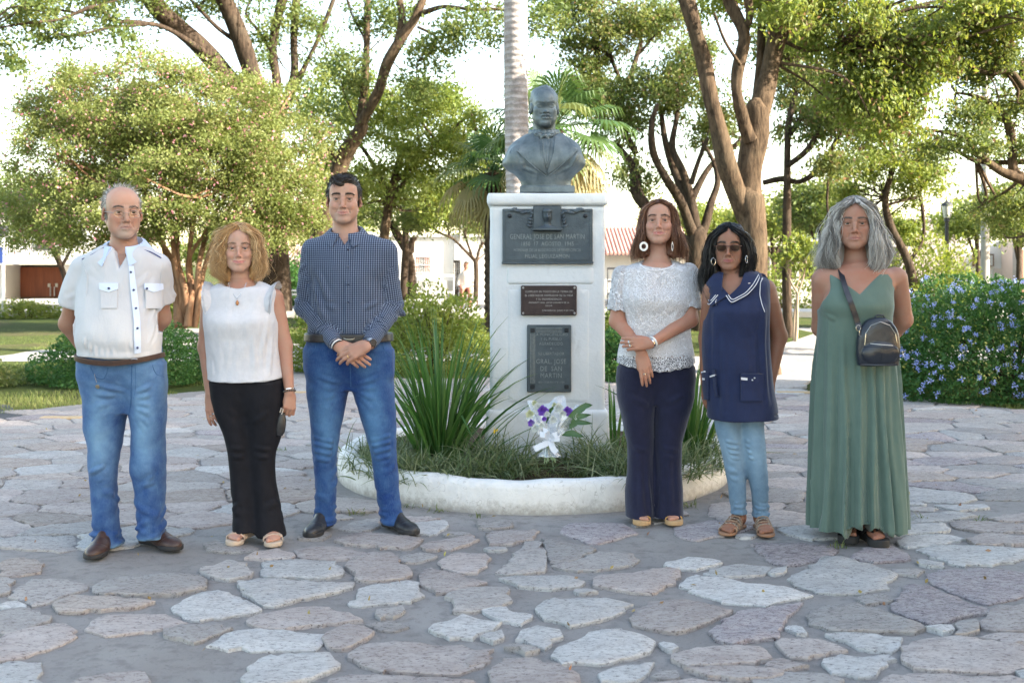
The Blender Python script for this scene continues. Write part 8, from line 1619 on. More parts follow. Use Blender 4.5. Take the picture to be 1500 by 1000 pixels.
b.build('stems', M('flower_stem_green', (.16,.25,.09),(.30,.36,.2),30,.5), bq, True)
wp, pp, gp_ = M('white_petal', (.70,.72,.68), rough=.6), M('purple_petal', (.16,.06,.42),(.26,.11,.55),60,.6), M('pale_yellow_petal', (.62,.64,.42), rough=.6)
def flower(px, py, dy, r_, mat, nm, n_=22):
    c = B_(px, py, dy); rs_ = np.random.RandomState(int(px*7+py)); V = []; f = []; b = MB()
    for i in range(n_):
        a = i*2.4; t_ = .25+.75*(i/n_); d = Vector((math.cos(a)*t_, -.55+.5*t_-.3, math.sin(a)*t_)).normalized(); e = c+d*r_*(.55+.45*t_); s_ = d.cross(Vector((0,-1,.2))).normalized()*r_*.42
        b.add([c, c+d*r_*.5-s_*.9, e-s_*.4, e+s_*.4, c+d*r_*.5+s_*.9],[(0,1,2,3,4)])
    return b.build(nm, mat, bq, True)
for px, py, dy, r_, mt, nm in ((795,601,.03,.030, pp, 'purple_flower'),(831,602,.03,.028, pp, 'purple_flower'),(797,613,.0,.014, pp, 'purple_flower'),(778,619,.03,.020, pp, 'purple_flower'),(787,596,.05,.026, wp, 'white_flower'),(818,597,.05,.028, wp, 'white_flower'),(824,606,.02,.022, wp, 'white_flower'),(810,614,-.02,.022, wp, 'white_flower'),(784,627,-.0,.022, wp, 'white_flower'),(793,623,-.03,.018, wp, 'white_flower'),(776,606,.06,.024, gp_, 'pale_flower'),(783,590,.07,.016, gp_, 'pale_flower'),(812,593,.07,.015, gp_, 'pale_flower'),(846,611,.0,.022, wp, 'white_flower'),(801,606,.02,.018, wp, 'white_flower')): flower(px, py, dy, r_*1.25, mt, nm)
def bigleaf(pts, w_, nm='leaf'):
    b = MB(); V = []; n_ = len(pts)*3; P3 = [Vector(p_) for p_ in pts]; m_ = 12
    for i in range(m_+1):
        t_ = i/m_*(len(P3)-1); j = min(int(t_), len(P3)-2); p_ = P3[j].lerp(P3[j+1], t_-j); d = (P3[j+1]-P3[j]).normalized(); s_ = d.cross(Vector((0,-1,.3))).normalized(); ww = w_*math.sin(math.pi*min(1,.06+.94*i/m_))**.8; V += [p_-s_*ww, p_+Vector((0,.004,-.004)), p_+s_*ww]
    b.add(V, [(i*3+k_, i*3+k_+1, i*3+4+k_, i*3+3+k_) for i in range(m_) for k_ in (0,1)]); return b.build(nm, M('glossy_leaf', (.035,.10,.022),(.06,.14,.03),20,.35) if 'glossy_leaf' not in bpy.data.materials else bpy.data.materials['glossy_leaf'], bq, True)
for pts, w_ in (([B_(822,626,.0), B_(842,605,-.01), B_(858,594,-.01), B_(868,593,-.02)],.020),([B_(826,626,.0), B_(848,610,-.02), B_(866,607,-.03)],.016),([B_(826,630,.0), B_(846,618,-.02), B_(868,620,-.03)],.016),([B_(822,636,0), B_(838,634,-.02), B_(856,640,-.03)],.018),([B_(800,620,.04), B_(806,600,.05), B_(820,590,.06)],.008),([B_(800,620,.04), B_(806,602,.04), B_(813,594,.05)],.008)): bigleaf(pts, w_)
# ---------------------------------------------------------------- shrubs
bush('plumbago_bush', 'large green bush full of pale blue flowers at the right edge', 'bush', (5.15,11.3),(1.50,1.0,1.17),36000,.046, 'bush', 5, flowers=(330,.017, 'blue', 26), bump=.10)
bush('round_bush', 'low dense green bush behind the older man', 'bush', (-4.42,12.6),(1.02,.85,.70),17000,.040, 'bush', 6, bump=.12)
bush('hedge_bush', 'leafy sunlit bush behind the sword leaves left of the pedestal', 'bush', (-.95,13.4),(.72,.6,1.0),9000,.055, 'lime', 7, bump=.16)
bush('hedge_bush', 'leafy bush directly behind the tall man in the checked shirt', 'bush', (-2.1,13.8),(.75,.55,1.02),8000,.055, 'lime', 8, bump=.16)
bush('hedge_bush', 'small green bush showing just right of the pedestal', 'bush', (1.35,12.8),(.45,.5,.62),6000,.050, 'bush', 9, bump=.16)
bush('low_bush', 'low scruffy bush at the far left edge behind the plaza', 'bush', (-6.3,12.2),(.7,.5,.33),4200,.05, 'grass', 10, bump=.3)
bush('yellow_flowering_bush', 'green bush dotted with yellow flowers behind the blue flowering one', 'bush', (8.6,22.5),(1.1,.9,1.85),7000,.085, 'lime', 12, bump=.2)
bush('bougainvillea', 'bougainvillea with bright pink flowers by the low house behind the blonde woman', 'bush', (-7.3,35.0),(1.15,.8,1.35),5200,.12, 'bush', 13, flowers=(44,.05, 'magenta', 14), bump=.25)
bush('low_bush', 'clipped yellow green bush at the foot of the tile roofed house', 'bush', (2.6,22),(1.0,.7,.5),4000,.08, 'lime', 14, bump=.2)
bush('low_bush', 'yellowish bush at the left end of the far pavement', 'bush', (-12.0,27.0),(.9,.5,.4),2500,.08, 'lime', 15, bump=.2)
for i, (x, y, w_, h_, lb) in enumerate(((-9.6,27.5,1.2,1.1, 'green shrub seen between the crape myrtle stems'),(-8.0,26.5,.9,.9, 'low shrub seen right of the crape myrtle stems'),(7.4,30.5,1.6,1.3, 'green shrub beyond the sapling'))): bush('background_shrub', lb, 'bush', (x, y),(w_, .8, h_),3600,.10, 'lime', 60+i, bump=.25)
# ---------------------------------------------------------------- lawn blades: near turf only
rg = np.random.RandomState(17); n = 150000; Y0 = 9.2+rg.uniform(0,1, n)**1.7*13; X0 = rg.uniform(-.5,.5, n)*Y0*1.05; rr_ = np.hypot(X0-MON[0], Y0-MON[1]); keep = rr_ > RP-.05
dl = noise3(X0*.8, Y0*.8, X0*0+4); keep &= dl > -.28
for ang in (-.405,.395):
    a, b_ = X0-MON[0], Y0-MON[1]; o_ = np.abs(a*math.cos(ang)-b_*math.sin(ang)); t_ = a*math.sin(ang)+b_*math.cos(ang); keep &= ~((o_ < 1.0) & (t_ > 3) & (rr_ < 17))
keep &= ~((Y0 > 15.2) & (Y0 < 17.2)); keep &= ~((X0 < -4.2) & (Y0 < (9.0+(X0+4.9)*-1.6)) & (Y0 < 10.2)); X0, Y0 = X0[keep], Y0[keep]; n = len(X0); h = .035+.035*rg.rand(n)+.02*np.clip(noise3(X0*1.5, Y0*1.5, X0*0),0,1); az = rg.uniform(0,6.28, n); z0 = np.full(n, -.03); wd = .006+.0006*Y0*.5
ln = rg.uniform(.1,.7, n)*h; p0 = np.stack([X0-np.cos(az)*wd/2, Y0-np.sin(az)*wd/2, z0],1); p1 = np.stack([X0+np.cos(az)*wd/2, Y0+np.sin(az)*wd/2, z0],1); a2 = rg.uniform(0,6.28, n); p2 = np.stack([X0+np.cos(a2)*ln, Y0+np.sin(a2)*ln, z0+h],1)
me = mesh_np('lawn_grass', np.stack([p0, p1, p2],1).reshape(-1,3), None, np.arange(n*3).reshape(n, 3), False); r_ = np.clip(rg.uniform(0,1, n)*.6+.4*(dl[keep]+.5),0,1); attr_col(me, np.repeat(np.stack([r_]*3,1),3,0)); obj('lawn_grass', me, LM['grass'], kind='stuff')
# weeds in the joints, fallen leaves
bl = []
for wx, wy, nb_ in [gp(408,660)+(26,), gp(525,752)+(30,), gp(642,748)+(26,), gp(1003,742)+(26,), gp(1345,760)+(18,), gp(1225,800)+(24,), gp(1440,762)+(22,), gp(700,757)+(14,), gp(600,742)+(16,), gp(1010,738)+(14,)]:
    for i in range(nb_): bl.append(blade((wx+r4.gauss(0,.03), wy+r4.gauss(0,.02),-.004), r4.uniform(0,6.28), R(r4.uniform(20,80)), r4.uniform(.02,.07),.004,.7,3))
clump_np('joint_weeds', bl, LM['grass'], None, r4)['kind'] = 'stuff'
C = []
for i in range(150): y = r4.uniform(3.8,11); x = r4.uniform(-.5,.5)*y; C.append((x, y, .012))
leaf_obj('fallen_leaves', np.array(C),.026, leaf_mat('fallen_leaf', [(.22,.13,.05),(.36,.30,.10),(.30,.18,.12)],.1), None, np.random.RandomState(3), N0=np.tile([0,0,.01],(150,1)), spread=1.0)['kind'] = 'stuff'
for px, py in ((836,984),(652,815)):
    x, y = gp(px, py); leaf_obj('fallen_leaf', np.array([(x, y, .014)]),.035, M('orange_leaf' if px > 800 else 'green_yellow_leaf', (.45,.20,.09) if px > 800 else (.38,.42,.12)), None, np.random.RandomState(5), aspect=.6)
for o_, lb in zip([o for o in COL.objects if o.name.startswith('fallen_leaf') and 'leaves' not in o.name],('small orange fallen leaf on the paving near the bottom edge', 'small yellow green fallen leaf right of the older man')): tag(o_, lb, 'leaf')
# ---------------------------------------------------------------- trees that the photograph shows
rs5 = random.Random(55)
# crape myrtle
LS = []
for bx_, tx_, ty_, w_ in ((250,205,335,7),(254,228,318,8),(257,248,305,7),(262,262,292,8),(268,288,300,8),(272,312,318,8),(276,338,305,7),(264,300,340,6),(258,236,350,6)):
    LS.append([(bx_+8,478, rs5.uniform(-.3,.3), w_*1.5),(bx_+10+(tx_-bx_)*.12,428, rs5.uniform(-.3,.3), w_*1.15),(bx_+(tx_-bx_)*.45+rs5.uniform(-5,5),380, rs5.uniform(-.4,.4), w_),(tx_, ty_, rs5.uniform(-1,1), w_*.75),(tx_+(tx_-262)*.6, ty_-45, rs5.uniform(-1.5,1.5), w_*.4)])
tree('crape_myrtle', 'wide rounded crape myrtle with pink blossom and many orange brown stems', 'tree', 21, LS, 'myrtle', [(118,225,0,105,1.7,100),(240,170,.2,170,2.0,92),(160,160,.1,100,1.6,76),(278,150,-.4,90,1.3,76),(300,250,-.9,90,1.0,70),(250,240,-.4,190,1.9,90),(360,210,0,125,1.8,104),(62,290,.2,62,1.0,62),(430,285,.3,66,1.1,70),(190,300,-.5,150,1.6,60),(340,305,-.3,120,1.4,48),(90,160,.3,60,.9,60),(20,330,.5,50,.8,44),(130,335,-.3,90,1.2,36),(400,330,0,70,1.2,36)],180000,.062, 'myrtle', 101, None, 46,.27,900, extra=(8000,.062, 'pink'), shell=.42, kw=dict(droop=.25))
# great tree far left: only limbs and loose foliage against the sky
tree('large_tree', 'tall dark tree behind the crape myrtle with thick limbs spreading to the top left', 'tree', 28,
 [[(400,470,0,46),(398,300,0,42),(392,190,0,38)],[(392,190,0,34),(372,110,-.5,26),(350,55,-.8,25),(322,-12,-1,24)],[(372,150,0,30),(330,108,-.5,26),(285,62,-1,26),(238,18,-1.4,26),(215,-20,-1.6,24)],[(396,190,0,24),(405,130,.3,14),(399,70,.5,13),(412,10,.6,14),(420,-20,.6,12)],[(398,190,0,22),(428,120,.8,13),(431,60,.9,12),(436,-15,1,12)],[(430,128,.8,12),(450,90,1,7),(470,50,1.1,7),(492,-10,1.2,6)],
  [(300,78,-1,10),(245,42,-2,7),(200,33,-3,6),(165,30,-3.4,6),(140,10,-4,5),(90,28,-4.4,4),(40,34,-5,3),(-20,44,-5.4,2)],[(215,36,-3,5),(160,41,-3.4,4),(108,53,-3.8,3.4),(80,48,-4,2)],[(345,60,-.6,8),(318,40,-1,6),(290,12,-1,5),(270,-10,-1,4)],[(398,75,.5,7),(378,45,.6,5),(360,20,.8,4),(372,-5,1,3)],[(165,31,-3.4,3),(120,20,-3.6,2.4),(60,10,-4,2)]], 'dark',
 [(60,20,-4.4,90,2,34),(150,60,-3.6,60,1.4,22),(20,75,-4.6,40,1.2,40),(250,-10,-1.5,120,2.4,34),(420,30,.6,70,1.6,40),(475,80,1,40,1.2,50),(330,-25,-.5,110,2,30),(440,150,.5,50,1.4,40),(120,-10,-3,110,2,22),(385,75,.5,30,1,30)],19000,.105, 'oak', 102, None, 60,.36,230, shell=.2)
tree('leaning_tree', 'tall tree with a curved leaning trunk that forks left of the palm', 'tree', 24,
 [[(462,475,0,40),(470,380,0,34),(478,310,0,30),(494,255,0,26),(512,218,0,23),(528,188,0,20)],[(526,196,0,15),(532,145,.1,12),(536,80,.2,10),(539,0,.3,10),(541,-30,.3,9)],[(528,188,0,17),(545,150,-.2,15),(557,125,-.3,16),(570,90,-.4,16),(590,52,-.5,15),(610,24,-.5,12),(625,-12,-.5,10)],[(584,62,-.5,14),(588,30,-.3,11),(583,-15,-.2,10)],[(612,22,-.5,8),(650,10,-1,6),(690,14,-1.6,5),(735,14,-2,4)],[(612,40,-.5,4),(636,52,-.9,4),(636,62,-1,3),(610,92,-1.3,2.5)],[(500,240,0,7),(470,205,-.4,5),(448,172,-.8,4)],[(536,60,.2,4),(515,20,.4,3),(505,-10,.5,3)]], 'oak',
 [(700,35,-1.8,60,1.3,30),(640,75,-1.2,40,1,36),(560,20,.3,60,1.4,26),(505,120,-.2,36,1,50),(610,130,-1,30,1,26),(800,30,-2,40,1.2,20),(470,180,-.8,36,.9,30)],10000,.095, 'oak', 103, None, 30,.30,150, shell=.2)
# bright middle trees
tree('willowy_tree', 'bright yellow green tree between the curved trunk and the palm', 'tree', 27,
 [[(560,455,0,16),(562,360,0,14),(570,290,0,12),(590,220,0,9)],[(570,290,0,9),(540,230,.4,6),(500,180,.8,4)],[(575,270,0,8),(640,210,-.4,5),(690,165,-.6,3)],[(562,300,0,7),(610,240,.3,5),(612,180,.4,3),(620,160,.4,3)],[(640,208,0,5),(600,160,0,4),(575,140,0,3)]], 'oak',
 [(520,150,0,60,1.8,50),(600,190,0,90,2,60),(670,200,0,60,1.5,60),(560,270,0,90,1.8,40),(660,290,.5,80,1.6,40),(470,250,0,50,1.4,60),(640,140,0,60,1.4,30),(700,260,.6,40,1.2,60)],38000,.095, 'lime', 104, None, 40,.34,300, shell=.3, kw=dict(droop=.9))
tree('dark_trunk_tree', 'tree with a bulging double trunk beside the white house', 'tree', 31,
 [[(593,440,0,11),(592,400,0,11),(594,350,0,10),(595,330,0,10)],[(595,330,0,9),(594,300,.1,7),(590,260,.2,5)],[(596,334,0,10),(604,331,0,9),(614,325,0,9),(623,312,0,9),(629,300,0,9),(620,285,0,7)],[(602,438,.5,14),(601,380,.5,13),(592,358,.5,14),(580,343,.5,13),(577,328,.5,12)],[(600,370,.5,12),(605,352,.5,9),(608,349,.5,7)],[(629,302,0,5),(650,290,0,4),(668,270,0,3)]], 'dark',
 [(540,290,0,60,1.6,40),(610,280,0,60,1.6,34),(660,285,0,50,1.2,30),(580,320,.8,50,1.2,24)],9000,.10, 'oak', 105, None, 26,.4,140)
tree('forked_small_tree', 'small three limbed tree in front of the white house by the pedestal', 'tree', 29.5,
 [[(697,448,0,8),(697,405,0,7),(697,382,0,7)],[(697,383,0,6),(685,371,0,5),(664,350,-.2,4),(646,342,-.4,3.4),(628,330,-.6,3)],[(691,376,0,4),(687,362,0,4),(681,340,0,4),(686,322,.2,4),(682,300,.4,3)],[(698,383,0,5),(702,367,0,4.4),(707,356,0,4.4)],[(686,324,.2,3),(694,305,.2,2.6),(692,290,.2,2)],[(660,348,-.2,3),(652,325,-.2,2.6),(640,310,-.2,2)]], 'dark',
 [(640,315,-.3,52,1.3,22),(690,295,0,46,1.3,34),(700,330,.5,30,.9,22),(610,325,-.4,30,.9,18),(715,365,1,14,.6,16)],8500,.085, 'oak', 106, None, 24,.28,120)
tree('house_front_tree', 'tree in front of the red wooden garage door at the far left', 'tree', 30,[[(96,452,0,9),(95,410,0,8),(88,385,0,8),(76,362,0,7)],[(90,390,0,5),(104,365,0,4),(112,345,0,3)],[(76,362,0,4),(60,340,0,3),(45,330,0,2)]], 'dark', [(60,340,0,58,1.4,26),(110,350,0,50,1.3,26),(20,310,.5,40,1.2,40),(70,300,1,80,1.4,36)],9000,.09, 'oak', 107, None, 22,.34,130)
# big right trunk
tree('big_tree', 'massive rough barked tree with three rising trunks right of the monument', 'tree', 13.5,
 [[(1106,552,0,63.6),(1104,500,0,51.6),(1101,420,0,44.7),(1099,340,0,43.0),(1099,290,0,43.0)],[(1092,318,0,31.0),(1076,268,-.1,31.0),(1057,215,-.2,26.7),(1043,155,-.3,23.2),(1034,95,-.3,22.4),(1015,40,-.4,22.4),(1000,-20,-.4,22.4)],[(1099,300,0,39.6),(1101,240,.1,37.8),(1105,190,.1,37.8),(1110,160,.1,34.4)],[(1101,205,0,24.1),(1088,175,-.1,18.9),(1079,140,-.2,17.2),(1082,105,-.2,18.1),(1089,55,-.3,18.9),(1074,15,-.3,18.9),(1062,-25,-.3,17.2)],[(1108,190,.1,34.4),(1118,135,.2,29.2),(1131,90,.3,28.4),(1145,40,.3,27.5),(1151,-25,.4,27.5)],[(1108,150,.4,15.5),(1113,90,.5,14.6),(1117,30,.6,14.6),(1118,-20,.6,13.8)],[(1092,46,-.3,10.3),(1098,20,-.4,12.0),(1096,-15,-.5,12.0)],[(1146,60,.3,6.0),(1185,75,.4,5.2),(1225,66,.5,3.4)],[(1084,95,-.4,5.2),(1062,60,-.8,4.3),(1046,20,-1,3.4)]], 'oak',
 [(1250,50,.5,120,1.0,52),(1330,95,.6,90,.9,70),(1200,0,.3,100,1,40),(1140,20,-.3,50,.5,22),(1300,160,.8,90,.9,60),(1230,130,.8,60,.8,50),(1070,-20,0,90,1,22),(1400,20,.5,90,1,30),(1470,30,.5,50,.8,34)],34000,.068, 'lime', 108, None, 60,.22,300, extra=(2600,.075, 'dry'), shell=.25, kw=dict(droop=1.1))
# many limbed tree behind the woman in lace
tree('spreading_tree', 'many limbed spreading tree behind the woman in white lace', 'tree', 22,
 [[(1024,500,0,34),(1022,420,0,30),(1020,345,0,28)],[(1018,350,0,18),(1000,300,-.3,14),(975,262,-.6,12),(958,225,-.8,11),(955,180,-1,8),(962,155,-1,6)],[(1018,345,0,18),(1004,290,.2,16),(985,245,.4,12),(975,205,.5,9),(968,165,.6,7)],[(1024,345,0,16),(1010,290,.1,15),(1000,250,.1,13),(985,215,.2,10),(990,175,.3,8),(995,140,.3,6)],[(1030,340,0,14),(1040,300,.1,12),(1052,268,.2,10),(1046,240,.3,7),(1030,210,.4,5)],[(1005,360,.2,20),(965,320,.4,18),(935,285,.6,18),(926,245,.8,14),(905,215,1,9)],[(1010,295,.5,12),(1040,245,.7,9),(1075,215,.9,8),(1088,200,1,6)],[(1012,270,-.4,9),(1026,230,-.5,7),(1035,205,-.6,6)],[(940,60,2,8),(925,110,1.6,9),(905,165,1.4,10),(930,220,1,10)],[(915,130,1.6,6),(893,85,1.9,6),(872,70,2,5),(835,68,2.2,4)],[(900,96,1.8,5),(888,50,1.9,4),(905,10,2,3),(908,-10,2,3)],[(935,80,2,5),(965,45,2,4),(990,20,2,4),(1010,5,2,3)]], 'dark',
 [(880,60,1.8,70,1.4,60),(960,30,1.8,80,1.4,34),(900,165,1,70,1.3,50),(985,130,.3,70,1.3,40),(1050,170,.6,50,1.1,50),(850,130,1.6,50,1.2,50),(930,260,1.2,40,1,30),(1010,90,.6,50,1.1,30),(840,0,1.6,70,1.3,26)],36000,.085, 'oak', 109, None, 80,.30,330, extra=(4200,.075, 'dry'), shell=.2, kw=dict(droop=.8))
tree('arching_tree', 'tree with low dark arching limbs behind the big trunk on the right', 'tree', 20,
 [[(1156,512,0,17),(1153,400,0,14),(1152,280,0,12),(1155,190,0,10),(1165,140,0,8)],[(1152,245,0,9),(1180,222,-.3,8),(1200,190,-.5,6),(1215,160,-.7,4)],[(1118,268,.3,9),(1145,262,.2,9),(1172,266,0,8),(1200,248,-.3,8),(1222,210,-.6,7),(1245,168,-.9,5)],[(1155,200,0,8),(1185,158,.4,8),(1215,150,.6,6),(1250,132,.9,4)],[(1200,60,.5,8),(1160,85,.3,9),(1120,100,.2,10)],[(1205,240,-.3,5),(1225,243,-.6,3),(1246,258,-.8,2)],[(1213,265,1.5,4),(1212,300,1.5,4),(1216,335,1.5,3)]], 'dark',
 [(1190,175,0,60,1.2,30),(1180,120,.4,60,1.2,30),(1250,160,-.6,50,1,40),(1160,60,.4,60,1.2,40),(1225,240,-.6,30,.8,20)],15000,.085, 'oak', 110, None, 44,.26,150, extra=(2000,.085, 'dry'), shell=.2, kw=dict(droop=1.3))
tree('slender_tree', 'slender crooked tree rising behind the woman in the green dress', 'tree', 22,
 [[(1352,505,0,16),(1338,420,0,14),(1326,375,0,13),(1305,330,0,12),(1296,290,0,10),(1307,245,0,9),(1306,205,0,8),(1300,182,0,6),(1275,165,0,4)],[(1307,240,0,6),(1292,212,0,5),(1272,200,0,3)],[(1306,200,0,5),(1315,175,.2,4),(1318,150,.3,3)],[(1330,385,.2,6),(1352,350,.3,5),(1352,310,.4,5),(1346,275,.5,4),(1358,255,.5,3)],[(1300,300,0,4),(1330,292,.2,4),(1345,288,.3,3),(1350,265,.3,3)],[(1310,232,.1,5),(1345,196,.3,4),(1385,205,.4,4),(1420,222,.4,5),(1440,235,.5,4)]], 'dark',
 [(1265,230,.2,40,1,44),(1340,250,.3,60,1.1,50),(1290,180,.2,60,1,30),(1300,130,.4,60,1,34),(1240,300,1,30,.9,34),(1320,330,1,40,.9,26)],19000,.080, 'lime', 111, None, 44,.26,190, extra=(1200,.07, 'dry'), shell=.2)
tree('right_edge_tree', 'tree at the right edge whose twisted limbs reach in from outside the picture', 'tree', 15,
 [[(1600,560,0,60),(1590,430,0,50),(1560,330,0,40),(1520,272,0,22),(1494,262,0,17)],[(1515,272,0,18),(1485,252,0,15),(1484,215,0,13),(1475,178,0,12),(1450,152,0,10),(1425,140,0,6),(1400,136,0,4)],[(1494,262,0,16),(1465,250,-.1,13),(1440,230,-.2,9),(1415,205,-.3,7),(1395,196,-.4,6),(1360,190,-.4,4)],[(1510,236,.3,10),(1470,238,.3,9),(1430,236,.3,7),(1400,222,.3,5),(1360,212,.4,4)],[(1500,130,-.3,10),(1480,105,-.3,9),(1450,108,-.3,7),(1420,96,-.3,5),(1405,80,-.3,3)],[(1520,270,0,20),(1512,190,.2,14),(1495,140,.2,11),(1500,90,.2,8)],[(1455,108,-.3,5),(1464,85,-.3,4),(1480,72,-.3,3)],[(1475,108,-.2,5),(1490,130,-.2,5),(1490,150,-.2,4)]], 'oak',
 [(1450,60,-.2,60,.9,34),(1480,150,.2,40,.8,40),(1420,170,-.2,40,.8,26),(1440,100,.2,50,.9,26),(1490,220,.3,30,.7,30),(1400,215,-.3,60,.9,20),(1460,300,1.4,50,.9,30),(1500,330,1.2,30,.8,34),(1380,60,-.1,50,.9,50)],21000,.060, 'oak', 112, None, 70,.20,240, extra=(700,.06, 'dry'), shell=.2)
tree('sapling', 'young sapling with pale thin trunk and fresh yellow green leaves on the lawn', 'tree', 19,
 [[(1166,500,0,5.5),(1167,465,0,5),(1169,430,0,4.6)],[(1169,431,0,3.6),(1160,415,0,3),(1152,395,0,2)],[(1169,430,0,3.4),(1176,410,0,3),(1181,385,0,2)],[(1165,424,0,2.4),(1172,402,0,2),(1166,380,0,1.6)],[(1163,502,.1,4),(1164,460,.1,3.6),(1167,440,.1,3)]], 'pale', [(1155,378,0,24,.32,20),(1182,372,0,26,.32,22),(1168,362,0,24,.3,16)],1300,.085, 'lime', 113, None, 14,.14,34)
for i, (px, D, w_, h_, lb, mt) in enumerate(((745,40,130,90, 'distant green tree left of the bust', 'oak'),(1010,42,120,80, 'distant tree whose crown fills the gap behind the woman in lace', 'lime'),(1200,34,100,90, 'rounded dark green tree behind the sapling', 'oak'),(1130,38,90,75, 'distant green tree behind the big trunk', 'lime'),(1430,36,80,55, 'small yellow green tree beyond the street lamp', 'lime'),(1490,27,60,80, 'dark green tree right of the concrete pole', 'oak'),(480,44,140,85, 'distant tree behind the tall man', 'lime'),(330,46,120,70, 'distant tree glimpsed right of the myrtle stems', 'lime'),(20,40,90,90, 'distant tree above the garage roof', 'oak'))):
    y0 = (330,330,300,320,322,300,320,360,290)[i]; g_ = HY+FPX*CAMZ/D
    tree('background_tree', lb, 'tree', D, [[(px, g_, 0,9),(px+3,(g_+y0)/2,0,7),(px-2, y0,0,5)],[(px+2,(g_+y0)/2,0,5),(px+w_*.3, y0,0,3)],[(px+2,(g_+y0)/2,0,5),(px-w_*.3, y0-8,0,3)]], 'dark', [(px, y0,0, w_*.55,1.8, h_*.45),(px-w_*.3, y0+8,.2, w_*.3,1.3, h_*.3),(px+w_*.3, y0+4,-.2, w_*.3,1.3, h_*.3)],6000,.15, mt, 130+i, 'distant trees behind the square', 14,.5,70)
# ---------------------------------------------------------------- palms
m, T = new_mat('palm_trunk_bark'); co = T.coord('Object'); sp = T.n('ShaderNodeSeparateXYZ'); T.l(co, sp.inputs[0]); wv = T.math('SINE', T.math('ADD', T.math('MULTIPLY', sp.outputs[2],78), T.math('MULTIPLY', T.noise(co, 6,3),5))); n1 = T.noise(co, 7,6,.7); n2 = T.noise(co, 42,5,.7)
c = T.mix((.22,.19,.18),(.40,.37,.36), T.ramp(n1,[(.35,0),(.6,1)])); c = T.mix(c, (.10,.08,.075), T.ramp(n2,[(.30,.9),(.40,0)])); c = T.mix(c, (.15,.13,.12), T.math('MULTIPLY', T.ramp(wv, [(.80,0),(.98,1)]),.45)); principled(T, c, .9,0, T.bump(wv, .012,.5, T.bump(n1,.02,.6)),.2)
D = 14; kx = D/FPX; r_ = 16.3*kx; px0 = P(762,0, D)[0]; root = thing('palm_tree', 'tall palm with smooth pale grey trunk directly behind the bust', 'palm', (px0, D, 0)); b = MB(); prof = []
for i in range(90): z = i*.10; prof.append((r_*(1.12-.014*z)*(1+.012*math.sin(i*2.1)), z))
b.lathe(prof, (0,0,0),28); o = b.build('trunk', m, root, True)
for v in o.data.vertices: v.co.x += -.012*v.co.z+.01*math.sin(v.co.z*1.3)
def fan_leaf(b, c, az, el, pet, fr, n_, droop, rnd, tw=0):
    c = Vector(c); d = Vector((math.cos(az)*math.cos(el), math.sin(az)*math.cos(el), math.sin(el))); s_ = d.cross(Vector((0,0,1))).normalized(); up = s_.cross(d); p1 = c+d*pet*.5+Vector((0,0,-.04)); p2 = c+d*pet+Vector((0,0,-.16*pet)); b.tube([c, p1, p2],[.016,.012,.008],5)
    d2 = (d+Vector((0,0,-.35))).normalized(); up = s_.cross(d2)
    for i in range(n_):
        a = (i/(n_-1)-.5)*R(250); v = (d2*math.cos(a)+s_*math.sin(a)); L_ = fr*(1-.25*abs(a)/2.2)*rnd.uniform(.85,1.05); w_ = up.cross(v).normalized()*.024*fr/.7
        m1 = p2+v*L_*.5+up*.02; e1 = p2+v*L_*.80+Vector((0,0,-droop*L_*.12)); e2 = p2+v*L_*.92+Vector((0,0,-droop*L_*.42)); b.add([p2, m1-w_, m1+w_, e1-w_*.6, e1+w_*.6, e2],[(0,1,2),(1,3,4,2),(3,5,4)])
def palm(px, py, D, nf, pet, fr, label, seed, dry=.35, trunk=.14, lo=-70):
    rnd = random.Random(seed); c = P(px, py, D); root = thing('fan_palm', label, 'palm', (c[0], D, 0)); b = MB();
    for i in range(int(c[2]/.12)): b.lathe([(trunk*1.1,0),(trunk*.95,.06),(trunk*1.12,.12)],(0,0, i*.12),12)
    b.build('trunk', BK['dark'], root, True)
    for i in range(nf):
        u = i/nf; el = R(80-(80-lo)*u**.8); az = i*2.399+rnd.uniform(-.2,.2); b = MB(); dr = u > 1-dry; fan_leaf(b, (0,0, c[2]), az, el, pet*rnd.uniform(.8,1.15), fr*rnd.uniform(.85,1.1),26,1.6 if dr else 1.0, rnd); o = b.build('frond', LM['palmdry' if dr else 'palm'], root); rr_ = rnd.random(); attr_col(o.data, np.full((len(o.data.vertices),3), rr_))
palm(812,188,17.5,36,.78,.68, 'fan palm with hanging yellowing fronds spreading on both sides of the bust', 3)
palm(722,250,18.5,30,.55,.60, 'lower fan palm with drooping fronds left of the bust', 4,.5)
rnd = random.Random(9); root_palm = [o for o in COL.objects if o.name == 'palm_tree'][0]
for i in range(26):
    b = MB(); fan_leaf(b, (-.1,0,8.9), i*2.399, R(75-120*i/26),1.1,.95,22,1.0, rnd); o = b.build('frond', LM['palm'], root_palm); attr_col(o.data, np.full((len(o.data.vertices),3), rnd.random()))
